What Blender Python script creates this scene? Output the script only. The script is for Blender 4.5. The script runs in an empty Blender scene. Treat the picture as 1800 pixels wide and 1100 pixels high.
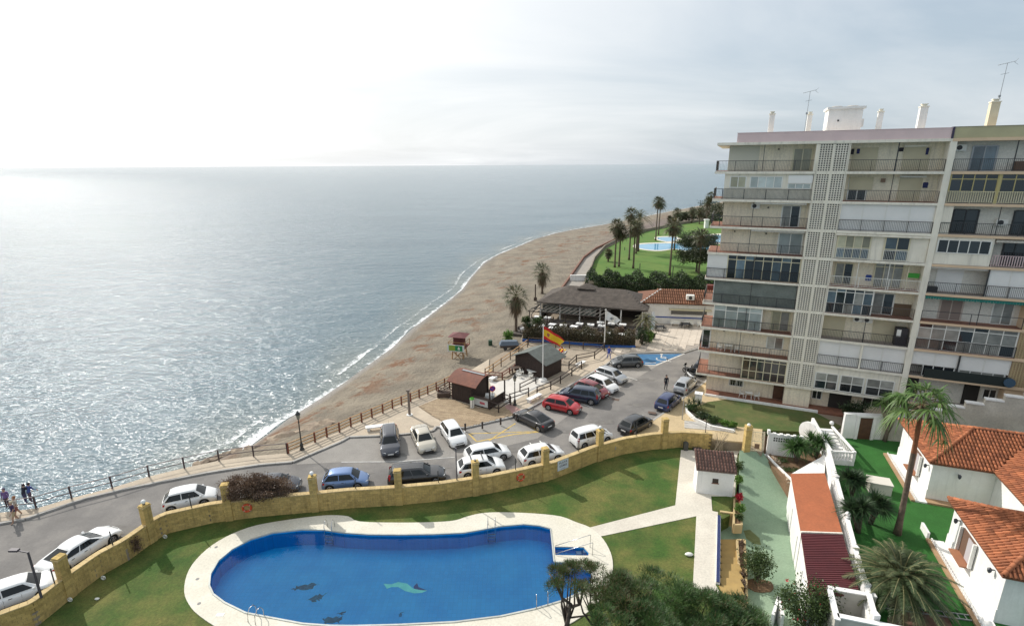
import bpy, bmesh, math, random
import numpy as np
from mathutils import Vector, Matrix
from mathutils.geometry import tessellate_polygon
R = random.Random(7)
rad = math.radians
sc = bpy.context.scene
col = sc.collection
# ------------------------------------------------------------------ camera
CAM_H, FOC = 25.0, 930.0
PITCH = math.atan(260 / FOC)
ROLL = rad(0.33)
cam_data = bpy.data.cameras.new('camera')
cam_data.sensor_width = 36
cam_data.lens = FOC / 1800 * 36
cam_data.clip_start = 0.3
cam_data.clip_end = 90000
cam = bpy.data.objects.new('camera', cam_data)
col.objects.link(cam)
cam.matrix_world = Matrix.Translation((0, 0, CAM_H)) @ Matrix.Rotation(math.pi / 2 - PITCH, 4, 'X') @ Matrix.Rotation(-ROLL, 4, 'Z')
sc.camera = cam
# ------------------------------------------------------------------ sun, sky, exposure
SUN_EL, SUN_AZ = 37.0, -46.0           # azimuth from +Y towards +X
sd = Vector((math.cos(rad(SUN_EL)) * math.sin(rad(SUN_AZ)), math.cos(rad(SUN_EL)) * math.cos(rad(SUN_AZ)), math.sin(rad(SUN_EL))))
sun_data = bpy.data.lights.new('sun', 'SUN')
sun_data.energy = 3.75
sun_data.angle = rad(0.6)
sun_data.color = (1, 0.955, 0.88)
sun = bpy.data.objects.new('sun', sun_data)
col.objects.link(sun)
sun.rotation_euler = sd.to_track_quat('Z', 'Y').to_euler()
sc.view_settings.view_transform = 'Standard'
sc.view_settings.look = 'None'
sc.view_settings.exposure = 0.1
sc.view_settings.gamma = 1
sc.view_settings.use_curve_mapping = False
sc.cycles.max_bounces = 6
sc.cycles.transparent_max_bounces = 12
sc.cycles.caustics_reflective = False
sc.cycles.caustics_refractive = False
sc.cycles.sample_clamp_direct = 40
sc.cycles.sample_clamp_indirect = 4
sc.cycles.use_denoising = True
world = bpy.data.worlds.new('World')
sc.world = world
world.use_nodes = True
nt = world.node_tree
nt.nodes.clear()
def wn(t, **k):
    n = nt.nodes.new(t)
    for a, b in k.items():
        setattr(n, a, b)
    return n
def wm(op, a, b=None, c=None, clamp=False):
    n = wn('ShaderNodeMath', operation=op, use_clamp=clamp)
    for i, v in enumerate((a, b, c)):
        if v is None: continue
        if isinstance(v, (int, float)): n.inputs[i].default_value = v
        else: nt.links.new(v, n.inputs[i])
    return n.outputs[0]
def wmix(f, a, b):
    n = wn('ShaderNodeMix', data_type='RGBA')
    for i, v in ((0, f), (6, a), (7, b)):
        if isinstance(v, (int, float)): n.inputs[i].default_value = v
        elif isinstance(v, tuple): n.inputs[i].default_value = (*v, 1)
        else: nt.links.new(v, n.inputs[i])
    return n.outputs[2]
sky = wn('ShaderNodeTexSky', sky_type='NISHITA')
sky.sun_disc = False
sky.sun_elevation = rad(SUN_EL)
sky.sun_rotation = rad(SUN_AZ)
sky.air_density = 1.2
sky.dust_density = 2.0
tc = wn('ShaderNodeTexCoord')
sep = wn('ShaderNodeSeparateXYZ')
nt.links.new(tc.outputs['Generated'], sep.inputs[0])
zz = wm('MAXIMUM', sep.outputs[2], 0.0)
# cloud sheet: the direction met with a flat layer overhead
den = wm('ADD', zz, 0.22)
cx_ = wm('DIVIDE', sep.outputs[0], den)
cy_ = wm('DIVIDE', sep.outputs[1], den)
cv = wn('ShaderNodeCombineXYZ')
nt.links.new(cx_, cv.inputs[0]); nt.links.new(wm('MULTIPLY', cy_, 1.6), cv.inputs[1])
n1 = wn('ShaderNodeTexNoise'); n1.inputs['Scale'].default_value = 0.55; n1.inputs['Detail'].default_value = 9; n1.inputs['Roughness'].default_value = 0.56; n1.inputs['Distortion'].default_value = 0.6
nt.links.new(cv.outputs[0], n1.inputs['Vector'])
n2 = wn('ShaderNodeTexNoise'); n2.inputs['Scale'].default_value = 0.24; n2.inputs['Detail'].default_value = 5
nt.links.new(cv.outputs[0], n2.inputs['Vector'])
dot = wn('ShaderNodeVectorMath', operation='DOT_PRODUCT')
nt.links.new(tc.outputs['Generated'], dot.inputs[0]); dot.inputs[1].default_value = sd
glow = wm('POWER', wm('MAXIMUM', dot.outputs['Value'], 0.0), 2.6)
cov = wm('ADD', wm('ADD', wm('MULTIPLY', n1.outputs[0], 1.5), wm('MULTIPLY', n2.outputs[0], 1.2)), wm('MULTIPLY', glow, 1.1))
cov = wm('SUBTRACT', cov, 1.20)
cov = wm('MULTIPLY_ADD', cov, 1.3, 0.0, clamp=True)
thin = wmix(cov, (0.52, 0.62, 0.72), (0.88, 0.90, 0.91))
thin = wmix(wm('MULTIPLY', glow, 1.05, clamp=True), thin, (1.12, 1.13, 1.13))
skys = wn('ShaderNodeVectorMath', operation='SCALE'); skys.inputs['Scale'].default_value = 1.0
nt.links.new(sky.outputs[0], skys.inputs[0])
bg1 = wn('ShaderNodeBackground'); bg1.inputs[1].default_value = 0.09
nt.links.new(skys.outputs[0], bg1.inputs[0])
bg2 = wn('ShaderNodeBackground'); bg2.inputs[1].default_value = 1.02
nt.links.new(thin, bg2.inputs[0])
mx = wn('ShaderNodeMixShader')
nt.links.new(wm('MULTIPLY_ADD', cov, 0.25, 0.72, clamp=True), mx.inputs[0])
nt.links.new(bg1.outputs[0], mx.inputs[1]); nt.links.new(bg2.outputs[0], mx.inputs[2])
wo = wn('ShaderNodeOutputWorld')
nt.links.new(mx.outputs[0], wo.inputs[0])

# ------------------------------------------------------------------ helpers
_M = cam.matrix_world.to_3x3()
def G(px, py, z=0.0):
    """the point of the horizontal plane at height z that the photograph shows at (px, py)"""
    d = _M @ Vector(((px - 900) / FOC, -(py - 550) / FOC, -1))
    t = (z - CAM_H) / d.z
    return Vector((d.x * t, d.y * t, z))
def GL(pts, z=0.0):
    return [G(p[0], p[1], z if len(p) < 3 else p[2]) for p in pts]
class MB:
    def __init__(s):
        s.v = []; s.f = []; s.m = []
    def add(s, vs, fs, m=0):
        b = len(s.v)
        s.v.extend([tuple(v) for v in vs])
        s.f.extend([tuple(b + i for i in f) for f in fs])
        s.m.extend([m] * len(fs))
        return s
    def box(s, x0, x1, y0, y1, z0, z1, m=0):
        return s.add([(x0,y0,z0),(x1,y0,z0),(x1,y1,z0),(x0,y1,z0),(x0,y0,z1),(x1,y0,z1),(x1,y1,z1),(x0,y1,z1)],
                     [(0,3,2,1),(4,5,6,7),(0,1,5,4),(1,2,6,5),(2,3,7,6),(3,0,4,7)], m)
    def bar(s, a, b, w, h, m=0, z=0.5):
        """a beam of width w (sideways) and height h from a to b; z = share of h above the line"""
        a = Vector(a); b = Vector(b); d = (b - a)
        if d.length < 1e-6: return s
        side = d.cross(Vector((0, 0, 1)))
        side = side.normalized() if side.length > 1e-5 else Vector((1, 0, 0))
        up = side.cross(d).normalized()
        P = []
        for p in (a, b):
            for q, t in ((-1, -(1 - z)), (1, -(1 - z)), (1, z), (-1, z)):
                P.append(p + side * (q * w / 2) + up * (t * h))
        return s.add(P, [(0,3,2,1),(4,5,6,7),(0,1,5,4),(1,2,6,5),(2,3,7,6),(3,0,4,7)], m)
    def cyl(s, a, b, r0, r1=None, n=8, m=0, cap=True):
        r1 = r0 if r1 is None else r1
        a = Vector(a); b = Vector(b); d = (b - a).normalized()
        u = d.orthogonal().normalized(); w = d.cross(u)
        P = []
        for p, r in ((a, r0), (b, r1)):
            for i in range(n):
                t = 2 * math.pi * i / n
                P.append(p + u * (math.cos(t) * r) + w * (math.sin(t) * r))
        F = [(i, (i + 1) % n, n + (i + 1) % n, n + i) for i in range(n)]
        if cap: F += [tuple(range(n - 1, -1, -1)), tuple(range(n, 2 * n))]
        return s.add(P, F, m)
    def tube(s, pts, r, n=6, m=0):
        pts = [Vector(p) for p in pts]
        rs = r if isinstance(r, (list, tuple)) else [r] * len(pts)
        P = []; u = None
        for i, p in enumerate(pts):
            d = (pts[min(i + 1, len(pts) - 1)] - pts[max(i - 1, 0)]).normalized()
            u = (u - d * u.dot(d)).normalized() if u is not None and (u - d * u.dot(d)).length > 1e-4 else d.orthogonal().normalized()
            w = d.cross(u)
            for k in range(n):
                t = 2 * math.pi * k / n
                P.append(p + u * (math.cos(t) * rs[i]) + w * (math.sin(t) * rs[i]))
        F = []
        for i in range(len(pts) - 1):
            for k in range(n):
                F.append((i*n+k, i*n+(k+1) % n, (i+1)*n+(k+1) % n, (i+1)*n+k))
        F += [tuple(range(n - 1, -1, -1)), tuple((len(pts) - 1) * n + k for k in range(n))]
        return s.add(P, F, m)
    def lathe(s, prof, c=(0, 0, 0), n=12, m=0):
        c = Vector(c); P = []
        for r, z in prof:
            for k in range(n):
                t = 2 * math.pi * k / n
                P.append(c + Vector((math.cos(t) * r, math.sin(t) * r, z)))
        F = []
        for i in range(len(prof) - 1):
            for k in range(n):
                F.append((i*n+k, i*n+(k+1) % n, (i+1)*n+(k+1) % n, (i+1)*n+k))
        F += [tuple(range(n - 1, -1, -1)), tuple((len(prof) - 1) * n + k for k in range(n))]
        return s.add(P, F, m)
    def ball(s, c, r, n=10, m=0, sz=1.0):
        h = n // 2
        return s.lathe([(r * math.sin(math.pi * (i + .02) / (h + .04)), -r * sz * math.cos(math.pi * (i + .02) / (h + .04))) for i in range(h + 1)], c, n, m)
    def torus(s, c, axis, R0, r, n=20, k=8, m=0):
        c = Vector(c); ax = Vector(axis).normalized(); u = ax.orthogonal().normalized(); w = ax.cross(u)
        P = []; F = []
        for i in range(n):
            t = 2 * math.pi * i / n; d = u * math.cos(t) + w * math.sin(t)
            for j in range(k):
                q = 2 * math.pi * j / k
                P.append(c + d * (R0 + r * math.cos(q)) + ax * (r * math.sin(q)))
        for i in range(n):
            for j in range(k):
                F.append((i*k+j, ((i+1) % n)*k+j, ((i+1) % n)*k+(j+1) % k, i*k+(j+1) % k))
        return s.add(P, F, m)
    def prism(s, poly, z0, z1, m=0, holes=(), ms=None, bottom=True):
        """poly: list of (x, y[, z]); top at z1 (or at each vertex's own z when z1 is None)"""
        loops = [list(poly)] + [list(h) for h in holes]
        top = []; 
        for lp in loops:
            top += [Vector((p[0], p[1], (p[2] if z1 is None else z1))) for p in lp]
        tri = tessellate_polygon([[Vector((p[0], p[1], 0)) for p in lp] for lp in loops])
        n = len(top); P = top + [Vector((p.x, p.y, z0)) for p in top]
        F = []
        for t in tri:
            a, b, c = (top[i] for i in t)
            F.append(tuple(t) if (b - a).cross(c - a).z > 0 else tuple(reversed(t)))
        nf = len(F)
        s.add(P, F, m)
        base = len(s.v) - len(P)
        SF = []
        o = 0
        for lp in loops:
            k = len(lp)
            for i in range(k):
                SF.append((base+o+i, base+o+(i+1) % k, base+n+o+(i+1) % k, base+n+o+i))
            o += k
        if bottom:
            SF += [tuple(base + n + i for i in reversed(f)) for f in F]
        s.f += SF; s.m += [m if ms is None else ms] * len(SF)
        return s
    def data(s, name, mats, smooth=False, off=(0, 0, 0)):
        me = bpy.data.meshes.new(name)
        v = np.array(s.v, dtype=float) if s.v else np.zeros((0, 3))
        v = v - np.array(off)
        me.from_pydata(v.tolist(), [], s.f)
        for mt in (mats if isinstance(mats, (list, tuple)) else [mats]): me.materials.append(mt)
        if max(s.m, default=0) > 0: me.polygons.foreach_set('material_index', s.m)
        if smooth: me.polygons.foreach_set('use_smooth', [True] * len(me.polygons))
        return me
    def build(s, name, mats, parent=None, smooth=False, world=False, fix=False):
        """parent None: origin is put at the base of the mesh. world=True: the mesh is in world coordinates under an unrotated parent."""
        if parent is None:
            v = np.array(s.v); c = ((v[:, 0].min() + v[:, 0].max()) / 2, (v[:, 1].min() + v[:, 1].max()) / 2, v[:, 2].min())
            o = bpy.data.objects.new(name, s.data(name, mats, smooth, c)); o.location = c
        else:
            off = tuple(wloc(parent)) if world else (0, 0, 0)
            o = bpy.data.objects.new(name, s.data(name, mats, smooth, off)); o.parent = parent
        if fix:
            bm = bmesh.new(); bm.from_mesh(o.data); bmesh.ops.recalc_face_normals(bm, faces=bm.faces); bm.to_mesh(o.data); bm.free()
        col.objects.link(o)
        return o
def wloc(o):
    return o.location + (wloc(o.parent) if o.parent else Vector((0, 0, 0)))
def place(name, me, loc=(0,0,0), rz=0, parent=None, scale=None):
    o = bpy.data.objects.new(name, me); col.objects.link(o); o.location = loc; o.rotation_euler = (0, 0, rz) if isinstance(rz, (int, float)) else rz
    if scale: o.scale = scale if isinstance(scale, (tuple, list)) else (scale,) * 3
    if parent: o.parent = parent
    return o
def tag(o, label, cat, group=None):
    o['label'] = label; o['category'] = cat
    if group: o['group'] = group
    return o
def thing(name, label, cat, loc=(0,0,0), rz=0.0, group=None):
    o = bpy.data.objects.new(name, None); col.objects.link(o); o.empty_display_size = 0.3
    o.location = loc; o.rotation_euler = (0, 0, rz)
    return tag(o, label, cat, group)
def struct(o):
    o['kind'] = 'structure'; return o
def stuff(o, label=None, cat=None):
    o['kind'] = 'stuff'
    if label: o['label'] = label; o['category'] = cat
    return o
def kids(o):
    return [c for c in o.children]
def dup(o, parent=None):
    c = o.copy(); col.objects.link(c)
    if parent: c.parent = parent
    for ch in kids(o): dup(ch, c)
    return c
# ------------------------------------------------------------------ materials
MATS = {}
def mat(name, c, rough=0.8, c2=None, scale=3.0, bump=0.0, bscale=None, metal=0.0, spec=0.5, island=0.0, obj=0.0, detail=6, emit=None, coat=0.0, dirt=0.0, bdist=0.05, grain=None, streak=0):
    """principled material; c2 = second tone of a noise; island / obj = random brightness per loose piece / per object"""
    if name in MATS: return MATS[name]
    m = bpy.data.materials.new(name); m.use_nodes = True; t = m.node_tree
    b = t.nodes['Principled BSDF']; L = t.links.new
    b.inputs['Roughness'].default_value = rough; b.inputs['Metallic'].default_value = metal
    b.inputs['Specular IOR Level'].default_value = spec
    b.inputs['Coat Weight'].default_value = coat; b.inputs['Coat Roughness'].default_value = 0.05
    gx = t.nodes.new('ShaderNodeNewGeometry')
    pos = gx.outputs['Position']
    colr = None
    def mixc(f, a, bb, mode='MIX'):
        n = t.nodes.new('ShaderNodeMix'); n.data_type = 'RGBA'; n.blend_type = mode
        for i, v in ((0, f), (6, a), (7, bb)):
            if isinstance(v, (int, float)): n.inputs[i].default_value = v
            elif isinstance(v, tuple): n.inputs[i].default_value = (*v, 1)
            else: L(v, n.inputs[i])
        return n.outputs[2]
    def noise(sc_, d=6, r=0.55):
        n = t.nodes.new('ShaderNodeTexNoise'); n.inputs['Scale'].default_value = sc_; n.inputs['Detail'].default_value = d; n.inputs['Roughness'].default_value = r
        L(pos, n.inputs['Vector']); return n.outputs[0]
    def ramp(x, lo, hi):
        n = t.nodes.new('ShaderNodeMapRange'); n.inputs[1].default_value = lo; n.inputs[2].default_value = hi; L(x, n.inputs[0]); return n.outputs[0]
    if c2 is not None:
        colr = mixc(ramp(noise(scale, detail), 0.36, 0.64), tuple(c), tuple(c2))
    if dirt:
        colr = mixc(ramp(noise(0.35, 8, 0.65), 0.45, 0.75), colr if colr is not None else tuple(c), tuple(x * (1 - dirt) for x in c))
    if streak:
        mp = t.nodes.new('ShaderNodeMapping'); mp.inputs['Scale'].default_value = (1.7, 1.7, .16); L(pos, mp.inputs[0]); n = t.nodes.new('ShaderNodeTexNoise'); n.inputs['Scale'].default_value = 1.6; n.inputs['Detail'].default_value = 7; n.inputs['Roughness'].default_value = .68; L(mp.outputs[0], n.inputs['Vector'])
        mr = t.nodes.new('ShaderNodeMapRange'); mr.inputs[1].default_value = .5; mr.inputs[2].default_value = .78; mr.inputs[3].default_value = 1; mr.inputs[4].default_value = 1-streak*1.6; L(n.outputs[0], mr.inputs[0])
        cc = t.nodes.new('ShaderNodeCombineColor')
        for i in range(3): L(mr.outputs[0], cc.inputs[i])
        colr = mixc(1.0, colr if colr is not None else tuple(c), cc.outputs[0], 'MULTIPLY')
    if grain is None: grain = .13 if (bump and c2 is not None) else 0
    if grain:
        gn = ramp(noise(7.0, 4, .7), .3, .7); mr = t.nodes.new('ShaderNodeMapRange'); mr.inputs[3].default_value = 1-grain; mr.inputs[4].default_value = 1+grain; L(gn, mr.inputs[0])
        cc = t.nodes.new('ShaderNodeCombineColor')
        for i in range(3): L(mr.outputs[0], cc.inputs[i])
        colr = mixc(1.0, colr if colr is not None else tuple(c), cc.outputs[0], 'MULTIPLY')
    if island or obj:
        v = None
        if island: v = gx.outputs['Random Per Island']; k = island
        if obj:
            oi = t.nodes.new('ShaderNodeObjectInfo')
            if v is None: v = oi.outputs['Random']; k = obj
            else:
                a = t.nodes.new('ShaderNodeMath'); a.operation = 'ADD'; L(v, a.inputs[0]); L(oi.outputs['Random'], a.inputs[1])
                fr = t.nodes.new('ShaderNodeMath'); fr.operation = 'FRACT'; L(a.outputs[0], fr.inputs[0]); v = fr.outputs[0]; k = max(island, obj)
        mr = t.nodes.new('ShaderNodeMapRange'); mr.inputs[3].default_value = 1 - k; mr.inputs[4].default_value = 1 + k; L(v, mr.inputs[0])
        cc = t.nodes.new('ShaderNodeCombineColor'); 
        for i in range(3): L(mr.outputs[0], cc.inputs[i])
        colr = mixc(1.0, colr if colr is not None else tuple(c), cc.outputs[0], 'MULTIPLY')
    if colr is not None: L(colr, b.inputs['Base Color'])
    else: b.inputs['Base Color'].default_value = (*c, 1)
    if bump:
        bp = t.nodes.new('ShaderNodeBump'); bp.inputs['Strength'].default_value = bump; bp.inputs['Distance'].default_value = bdist
        L(noise(bscale or scale * 4, 5), bp.inputs['Height']); L(bp.outputs[0], b.inputs['Normal'])
    if emit:
        b.inputs['Emission Color'].default_value = (*emit[:3], 1); b.inputs['Emission Strength'].default_value = emit[3]
    MATS[name] = m
    return m
def leafmat(name, c, c2, scale=1.0, trans=0.25):
    if name in MATS: return MATS[name]
    m = mat(name, c, 0.55, c2, scale, island=0.35)
    t = m.node_tree; b = t.nodes['Principled BSDF']; out = t.nodes['Material Output']
    tr = t.nodes.new('ShaderNodeBsdfTranslucent'); ms = t.nodes.new('ShaderNodeMixShader'); ms.inputs[0].default_value = trans
    src = b.inputs['Base Color'].links[0].from_socket
    t.links.new(src, tr.inputs[0]); t.links.new(b.outputs[0], ms.inputs[1]); t.links.new(tr.outputs[0], ms.inputs[2]); t.links.new(ms.outputs[0], out.inputs[0])
    return m
def glassmat(name, c=(0.02, 0.025, 0.03), rough=0.06, c2=None, scale=0.6):
    return mat(name, c, rough, c2, scale, spec=0.9, obj=0.5)
white = mat('white_paint', (0.80, 0.79, 0.76), 0.75, (0.72, 0.70, 0.66), 0.8, bump=0.15, bscale=9)
whiteb = mat('white_masonry', (0.86, 0.85, 0.83), 0.85, (0.80, 0.78, 0.74), 0.7, bump=0.15, bscale=6, dirt=0.06, grain=.03, streak=.12)
fac_white = mat('facade_paint', (0.88, 0.79, 0.62), 0.85, (0.82, 0.73, 0.56), 0.5, bump=0.2, bscale=8, dirt=0.10, streak=.22)
fac_white2 = mat('facade_trim', (0.88, 0.83, 0.71), 0.85, (0.81, 0.76, 0.64), 0.7, dirt=0.1, streak=.2)
pink = mat('pink_paint', (0.80, 0.62, 0.60), 0.85, (0.72, 0.55, 0.54), 0.6, dirt=0.12)
peach = mat('peach_paint', (0.74, 0.55, 0.37), 0.85, (0.67, 0.50, 0.34), 0.7, dirt=0.1)
khaki = mat('khaki_paint', (0.50, 0.46, 0.28), 0.85, (0.44, 0.40, 0.25), 0.7, dirt=0.1)
terra = mat('terracotta_floor', (0.27, 0.115, 0.07), 0.7, (0.20, 0.09, 0.06), 2, bump=0.1)
darkmetal = mat('dark_metal', (0.035, 0.037, 0.04), 0.5)
greymetal = mat('grey_metal', (0.35, 0.36, 0.37), 0.4, metal=0.6)
steel = mat('stainless_steel', (0.6, 0.6, 0.6), 0.2, metal=1.0)
whitemetal = mat('white_metal', (0.78, 0.77, 0.72), 0.45)
creammetal = mat('cream_metal', (0.66, 0.60, 0.42), 0.5)
yellowmetal = mat('yellow_metal', (0.46, 0.39, 0.17), 0.5)
shutter = mat('white_shutter', (0.85, 0.84, 0.81), 0.6, (0.79, 0.78, 0.75), 0.6)
beige_shutter = mat('beige_shutter', (0.62, 0.55, 0.38), 0.7, (0.56, 0.50, 0.35), 0.8)
glass = glassmat('dark_glass')
curtain_glass = glassmat('curtained_glass', (0.32, 0.32, 0.29), 0.15, (0.22, 0.22, 0.2), 1.5)
yellow_glass = glassmat('yellow_curtained_glass', (0.40, 0.39, 0.28), 0.2, (0.33, 0.32, 0.22), 1.5)
blue_glass = glassmat('blue_curtained_glass', (0.14, 0.20, 0.24), 0.1, (0.09, 0.13, 0.16), 1.5)
pale_glass = glassmat('pale_glass', (0.42, 0.47, 0.46), 0.1, (0.36, 0.40, 0.38), 1.5)
brown_door = mat('brown_door_wood', (0.10, 0.045, 0.022), 0.6, (0.07, 0.03, 0.016), 3)
asphalt = mat('asphalt', (0.225, 0.210, 0.192), 0.95, (0.165, 0.157, 0.153), 0.35, bump=0.35, bscale=30, dirt=0.32, grain=.1)
sandm = mat('dry_sand', (0.36, 0.30, 0.23), 0.98, (0.30, 0.25, 0.19), 0.8, bump=0.6, bscale=5, dirt=0.12)
print('p1 ok')
# ------------------------------------------------------------------ foliage helpers
def fastmesh(name, verts, faces, mats, midx=None):
    """verts (N,3) array, faces (M,k) array with k = 3 or 4"""
    me = bpy.data.meshes.new(name); v = np.asarray(verts, dtype=np.float32); f = np.asarray(faces, dtype=np.int32); k = f.shape[1]
    me.vertices.add(len(v)); me.vertices.foreach_set('co', v.ravel())
    me.loops.add(f.size); me.loops.foreach_set('vertex_index', f.ravel())
    me.polygons.add(len(f)); me.polygons.foreach_set('loop_start', np.arange(0, f.size, k, dtype=np.int32)); me.polygons.foreach_set('loop_total', np.full(len(f), k, dtype=np.int32))
    for m in (mats if isinstance(mats, (list, tuple)) else [mats]): me.materials.append(m)
    if midx is not None: me.polygons.foreach_set('material_index', np.asarray(midx, dtype=np.int32))
    me.update(); me.validate(); return me
def leaf_arrays(C, size, rng, out=None, aspect=0.55, updir=0.35):
    """diamond shaped leaves at the points C; out = outward direction they lean to"""
    n = len(C); s = size * rng.uniform(0.6, 1.3, (n, 1))
    d = rng.normal(size=(n, 3)); 
    if out is not None: d = d * 0.8 + out * 0.9
    d[:, 2] += updir; d /= np.linalg.norm(d, axis=1, keepdims=True) + 1e-9
    r = rng.normal(size=(n, 3)); w = np.cross(d, r); w /= np.linalg.norm(w, axis=1, keepdims=True) + 1e-9
    a = C - d * s * .5; b = C + w * s * aspect * .5; c = C + d * s * .5; e = C - w * s * aspect * .5
    V = np.stack([a, b, c, e], 1).reshape(-1, 3); F = np.arange(4 * n).reshape(-1, 4)
    return V, F
def clumps(rng, n, centre, rx, k, kr, shell=0.55):
    """k clump centres in an ellipsoid shell, n points spread round them"""
    u = rng.normal(size=(k, 3)); u /= np.linalg.norm(u, axis=1, keepdims=True); rr_ = rng.uniform(shell, 1, (k, 1)); K = u * rr_
    idx = rng.integers(0, k, n); off = rng.normal(size=(n, 3)) * kr
    P = K[idx] + off
    return P * np.array(rx) + np.array(centre), P
LEAFM = {}
def lm(kind):
    t = {'pot_leaf': ((.05,.12,.03),(.09,.17,.04),4), 'shrub': ((.045,.085,.025),(.085,.12,.035),2), 'dark_shrub': ((.022,.045,.018),(.05,.075,.028),1.2), 'hedge': ((.045,.055,.022),(.12,.085,.045),.6),
         'bright': ((.09,.20,.03),(.15,.26,.05),2), 'brown_shrub': ((.13,.085,.06),(.19,.125,.08),1.2), 'palm': ((.075,.15,.035),(.12,.19,.05),1.0), 'far_palm': ((.075,.10,.045),(.15,.125,.065),.5),
         'phoenix': ((.05,.085,.030),(.11,.13,.06),.7), 'dead_frond': ((.20,.14,.08),(.14,.10,.06),1), 'pine': ((.030,.080,.014),(.058,.120,.026),.55), 'pine_dry': ((.12,.085,.035),(.075,.085,.03),.8), 'yucca': ((.045,.11,.028),(.09,.17,.05),1.5),
         'dark_yucca': ((.022,.055,.022),(.05,.09,.035),1.5), 'agave': ((.05,.12,.09),(.08,.16,.12),2), 'tree': ((.035,.05,.022),(.065,.075,.035),.8), 'wax': ((.07,.13,.035),(.12,.19,.05),3), 'flower': ((.5,.03,.05),(.6,.06,.08),4), 'agave2': ((.10,.16,.06),(.14,.2,.08),2)}[kind]
    return leafmat('leaves_' + kind, t[0], t[1], t[2])
def leafball(name, parent, c, r, n, size, kind, k=14, kr=.26, shell=.45, seed=None, world=False):
    rng = np.random.default_rng(seed if seed is not None else R.randint(0, 10**6))
    C, P = clumps(rng, n, c, r, k*2, kr*.8, shell)
    V, F = leaf_arrays(C, size, rng, P)
    me = fastmesh(name, V, F, lm(kind)); return place(name, me, (0, 0, 0) if not world else -wloc(parent), 0, parent)
def blades_arrays(B, D, L, W, droop, rng, seg=3):
    """strap leaves: base B, direction D, length L, width W, all (n,..) arrays; droop pulls them down along their length"""
    n = len(B); D = D / (np.linalg.norm(D, axis=1, keepdims=True) + 1e-9)
    up = np.array([0, 0, 1.0]); side = np.cross(D, up); side /= np.linalg.norm(side, axis=1, keepdims=True) + 1e-6
    Vs = []
    for i in range(seg + 1):
        t = i / seg
        p = B + D * (L[:, None] * t); p[:, 2] -= droop * L * t * t
        w = (W * (1 - t) ** .7 * (0.6 + 0.8 * min(t * 4, 1) * .5))[:, None]
        Vs.append(p - side * w / 2); Vs.append(p + side * w / 2)
    V = np.stack(Vs, 1).reshape(-1, 3); k = 2 * (seg + 1)
    base = np.arange(n)[:, None] * k
    F = np.concatenate([base + np.array([[2*i, 2*i+1, 2*i+3, 2*i+2]]) for i in range(seg)], 0)
    return V, F
def fan_crown(rng, c, R0, n=26, nb=12, lo=-0.9, hi=1.2, width=.06, sag=1.0):
    """Washingtonia crown: stalks with hanging fans at the end"""
    Bs = []; Ds = []; Ls = []; Ws = []; Dr = []; stal = []
    for i in range(n):
        az = i * 2.39996 + rng.uniform(-.2, .2); el = lo + (hi - lo) * ((i + .5) / n) ** .8
        d = np.array([math.cos(az) * math.cos(el), math.sin(az) * math.cos(el), math.sin(el)])
        pl = R0 * rng.uniform(.42, .55); tip = np.array(c) + d * pl + np.array([0, 0, -pl * .12])
        stal.append((np.array(c), tip))
        side = np.cross(d, [0, 0, 1]); side /= np.linalg.norm(side) + 1e-6; u2 = np.cross(side, d)
        for j in range(nb):
            a = (j / (nb - 1) - .5) * 3.3 + rng.uniform(-.08, .08)
            dd = d * math.cos(a) + side * math.sin(a) + u2 * .15
            Bs.append(tip); Ds.append(dd); Ls.append(R0 * rng.uniform(.5, .68) * (1 - .25 * abs(a) / 1.7)); Ws.append(width * rng.uniform(.8, 1.2)); Dr.append((rng.uniform(.25, .7) + max(0, -el) * .2) * sag)
    V, F = blades_arrays(np.array(Bs), np.array(Ds), np.array(Ls), np.array(Ws), np.array(Dr), rng)
    return V, F, stal
def feather_crown(rng, c, R0, n=40, m=26, lo=-.35, hi=1.35, ll=.28, width=.03, curl=.55):
    V0 = []; F0 = []; b = 0; rach = []
    for i in range(n):
        az = i * 2.39996; el = lo + (hi - lo) * ((i + .5) / n); L = R0 * rng.uniform(.85, 1.15)
        d = np.array([math.cos(az) * math.cos(el), math.sin(az) * math.cos(el), math.sin(el)])
        pts = [np.array(c) + d * L * t + np.array([0, 0, -curl * L * t * t]) for t in np.linspace(0, 1, 9)]
        rach.append(pts); Bs = []; Ds = []; Ls = []; Ws = []
        for j in range(m):
            t = .12 + .88 * j / m; k = t * 8; a = int(min(k, 7)); p = pts[a] * (1 - (k - a)) + pts[a+1] * (k - a); tn = pts[a+1] - pts[a]; tn /= np.linalg.norm(tn)
            side = np.cross(tn, [0, 0, 1]); side /= np.linalg.norm(side) + 1e-6; up = np.cross(side, tn)
            for sg in (-1, 1):
                Bs.append(p); Ds.append(side * sg * .8 + tn * .75 + up * rng.uniform(.05, .45)); Ls.append(R0 * ll * math.sin(math.pi * min(.15 + t * .8, 1)) * rng.uniform(.8, 1.1)); Ws.append(width)
        V, F = blades_arrays(np.array(Bs), np.array(Ds), np.array(Ls), np.array(Ws), .35, rng, 2)
        V0.append(V); F0.append(F + b); b += len(V)
    return np.concatenate(V0), np.concatenate(F0), rach
bark_palm = mat('palm_bark', (.17,.125,.09), .95, (.11,.08,.06), 3, bump=.8, bscale=9)
bark_red = mat('red_palm_bark', (.30,.12,.055), .9, (.20,.08,.04), 3, bump=.6, bscale=9)
bark = mat('tree_bark', (.13,.10,.075), .95, (.08,.06,.05), 4, bump=.9, bscale=12)
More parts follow.
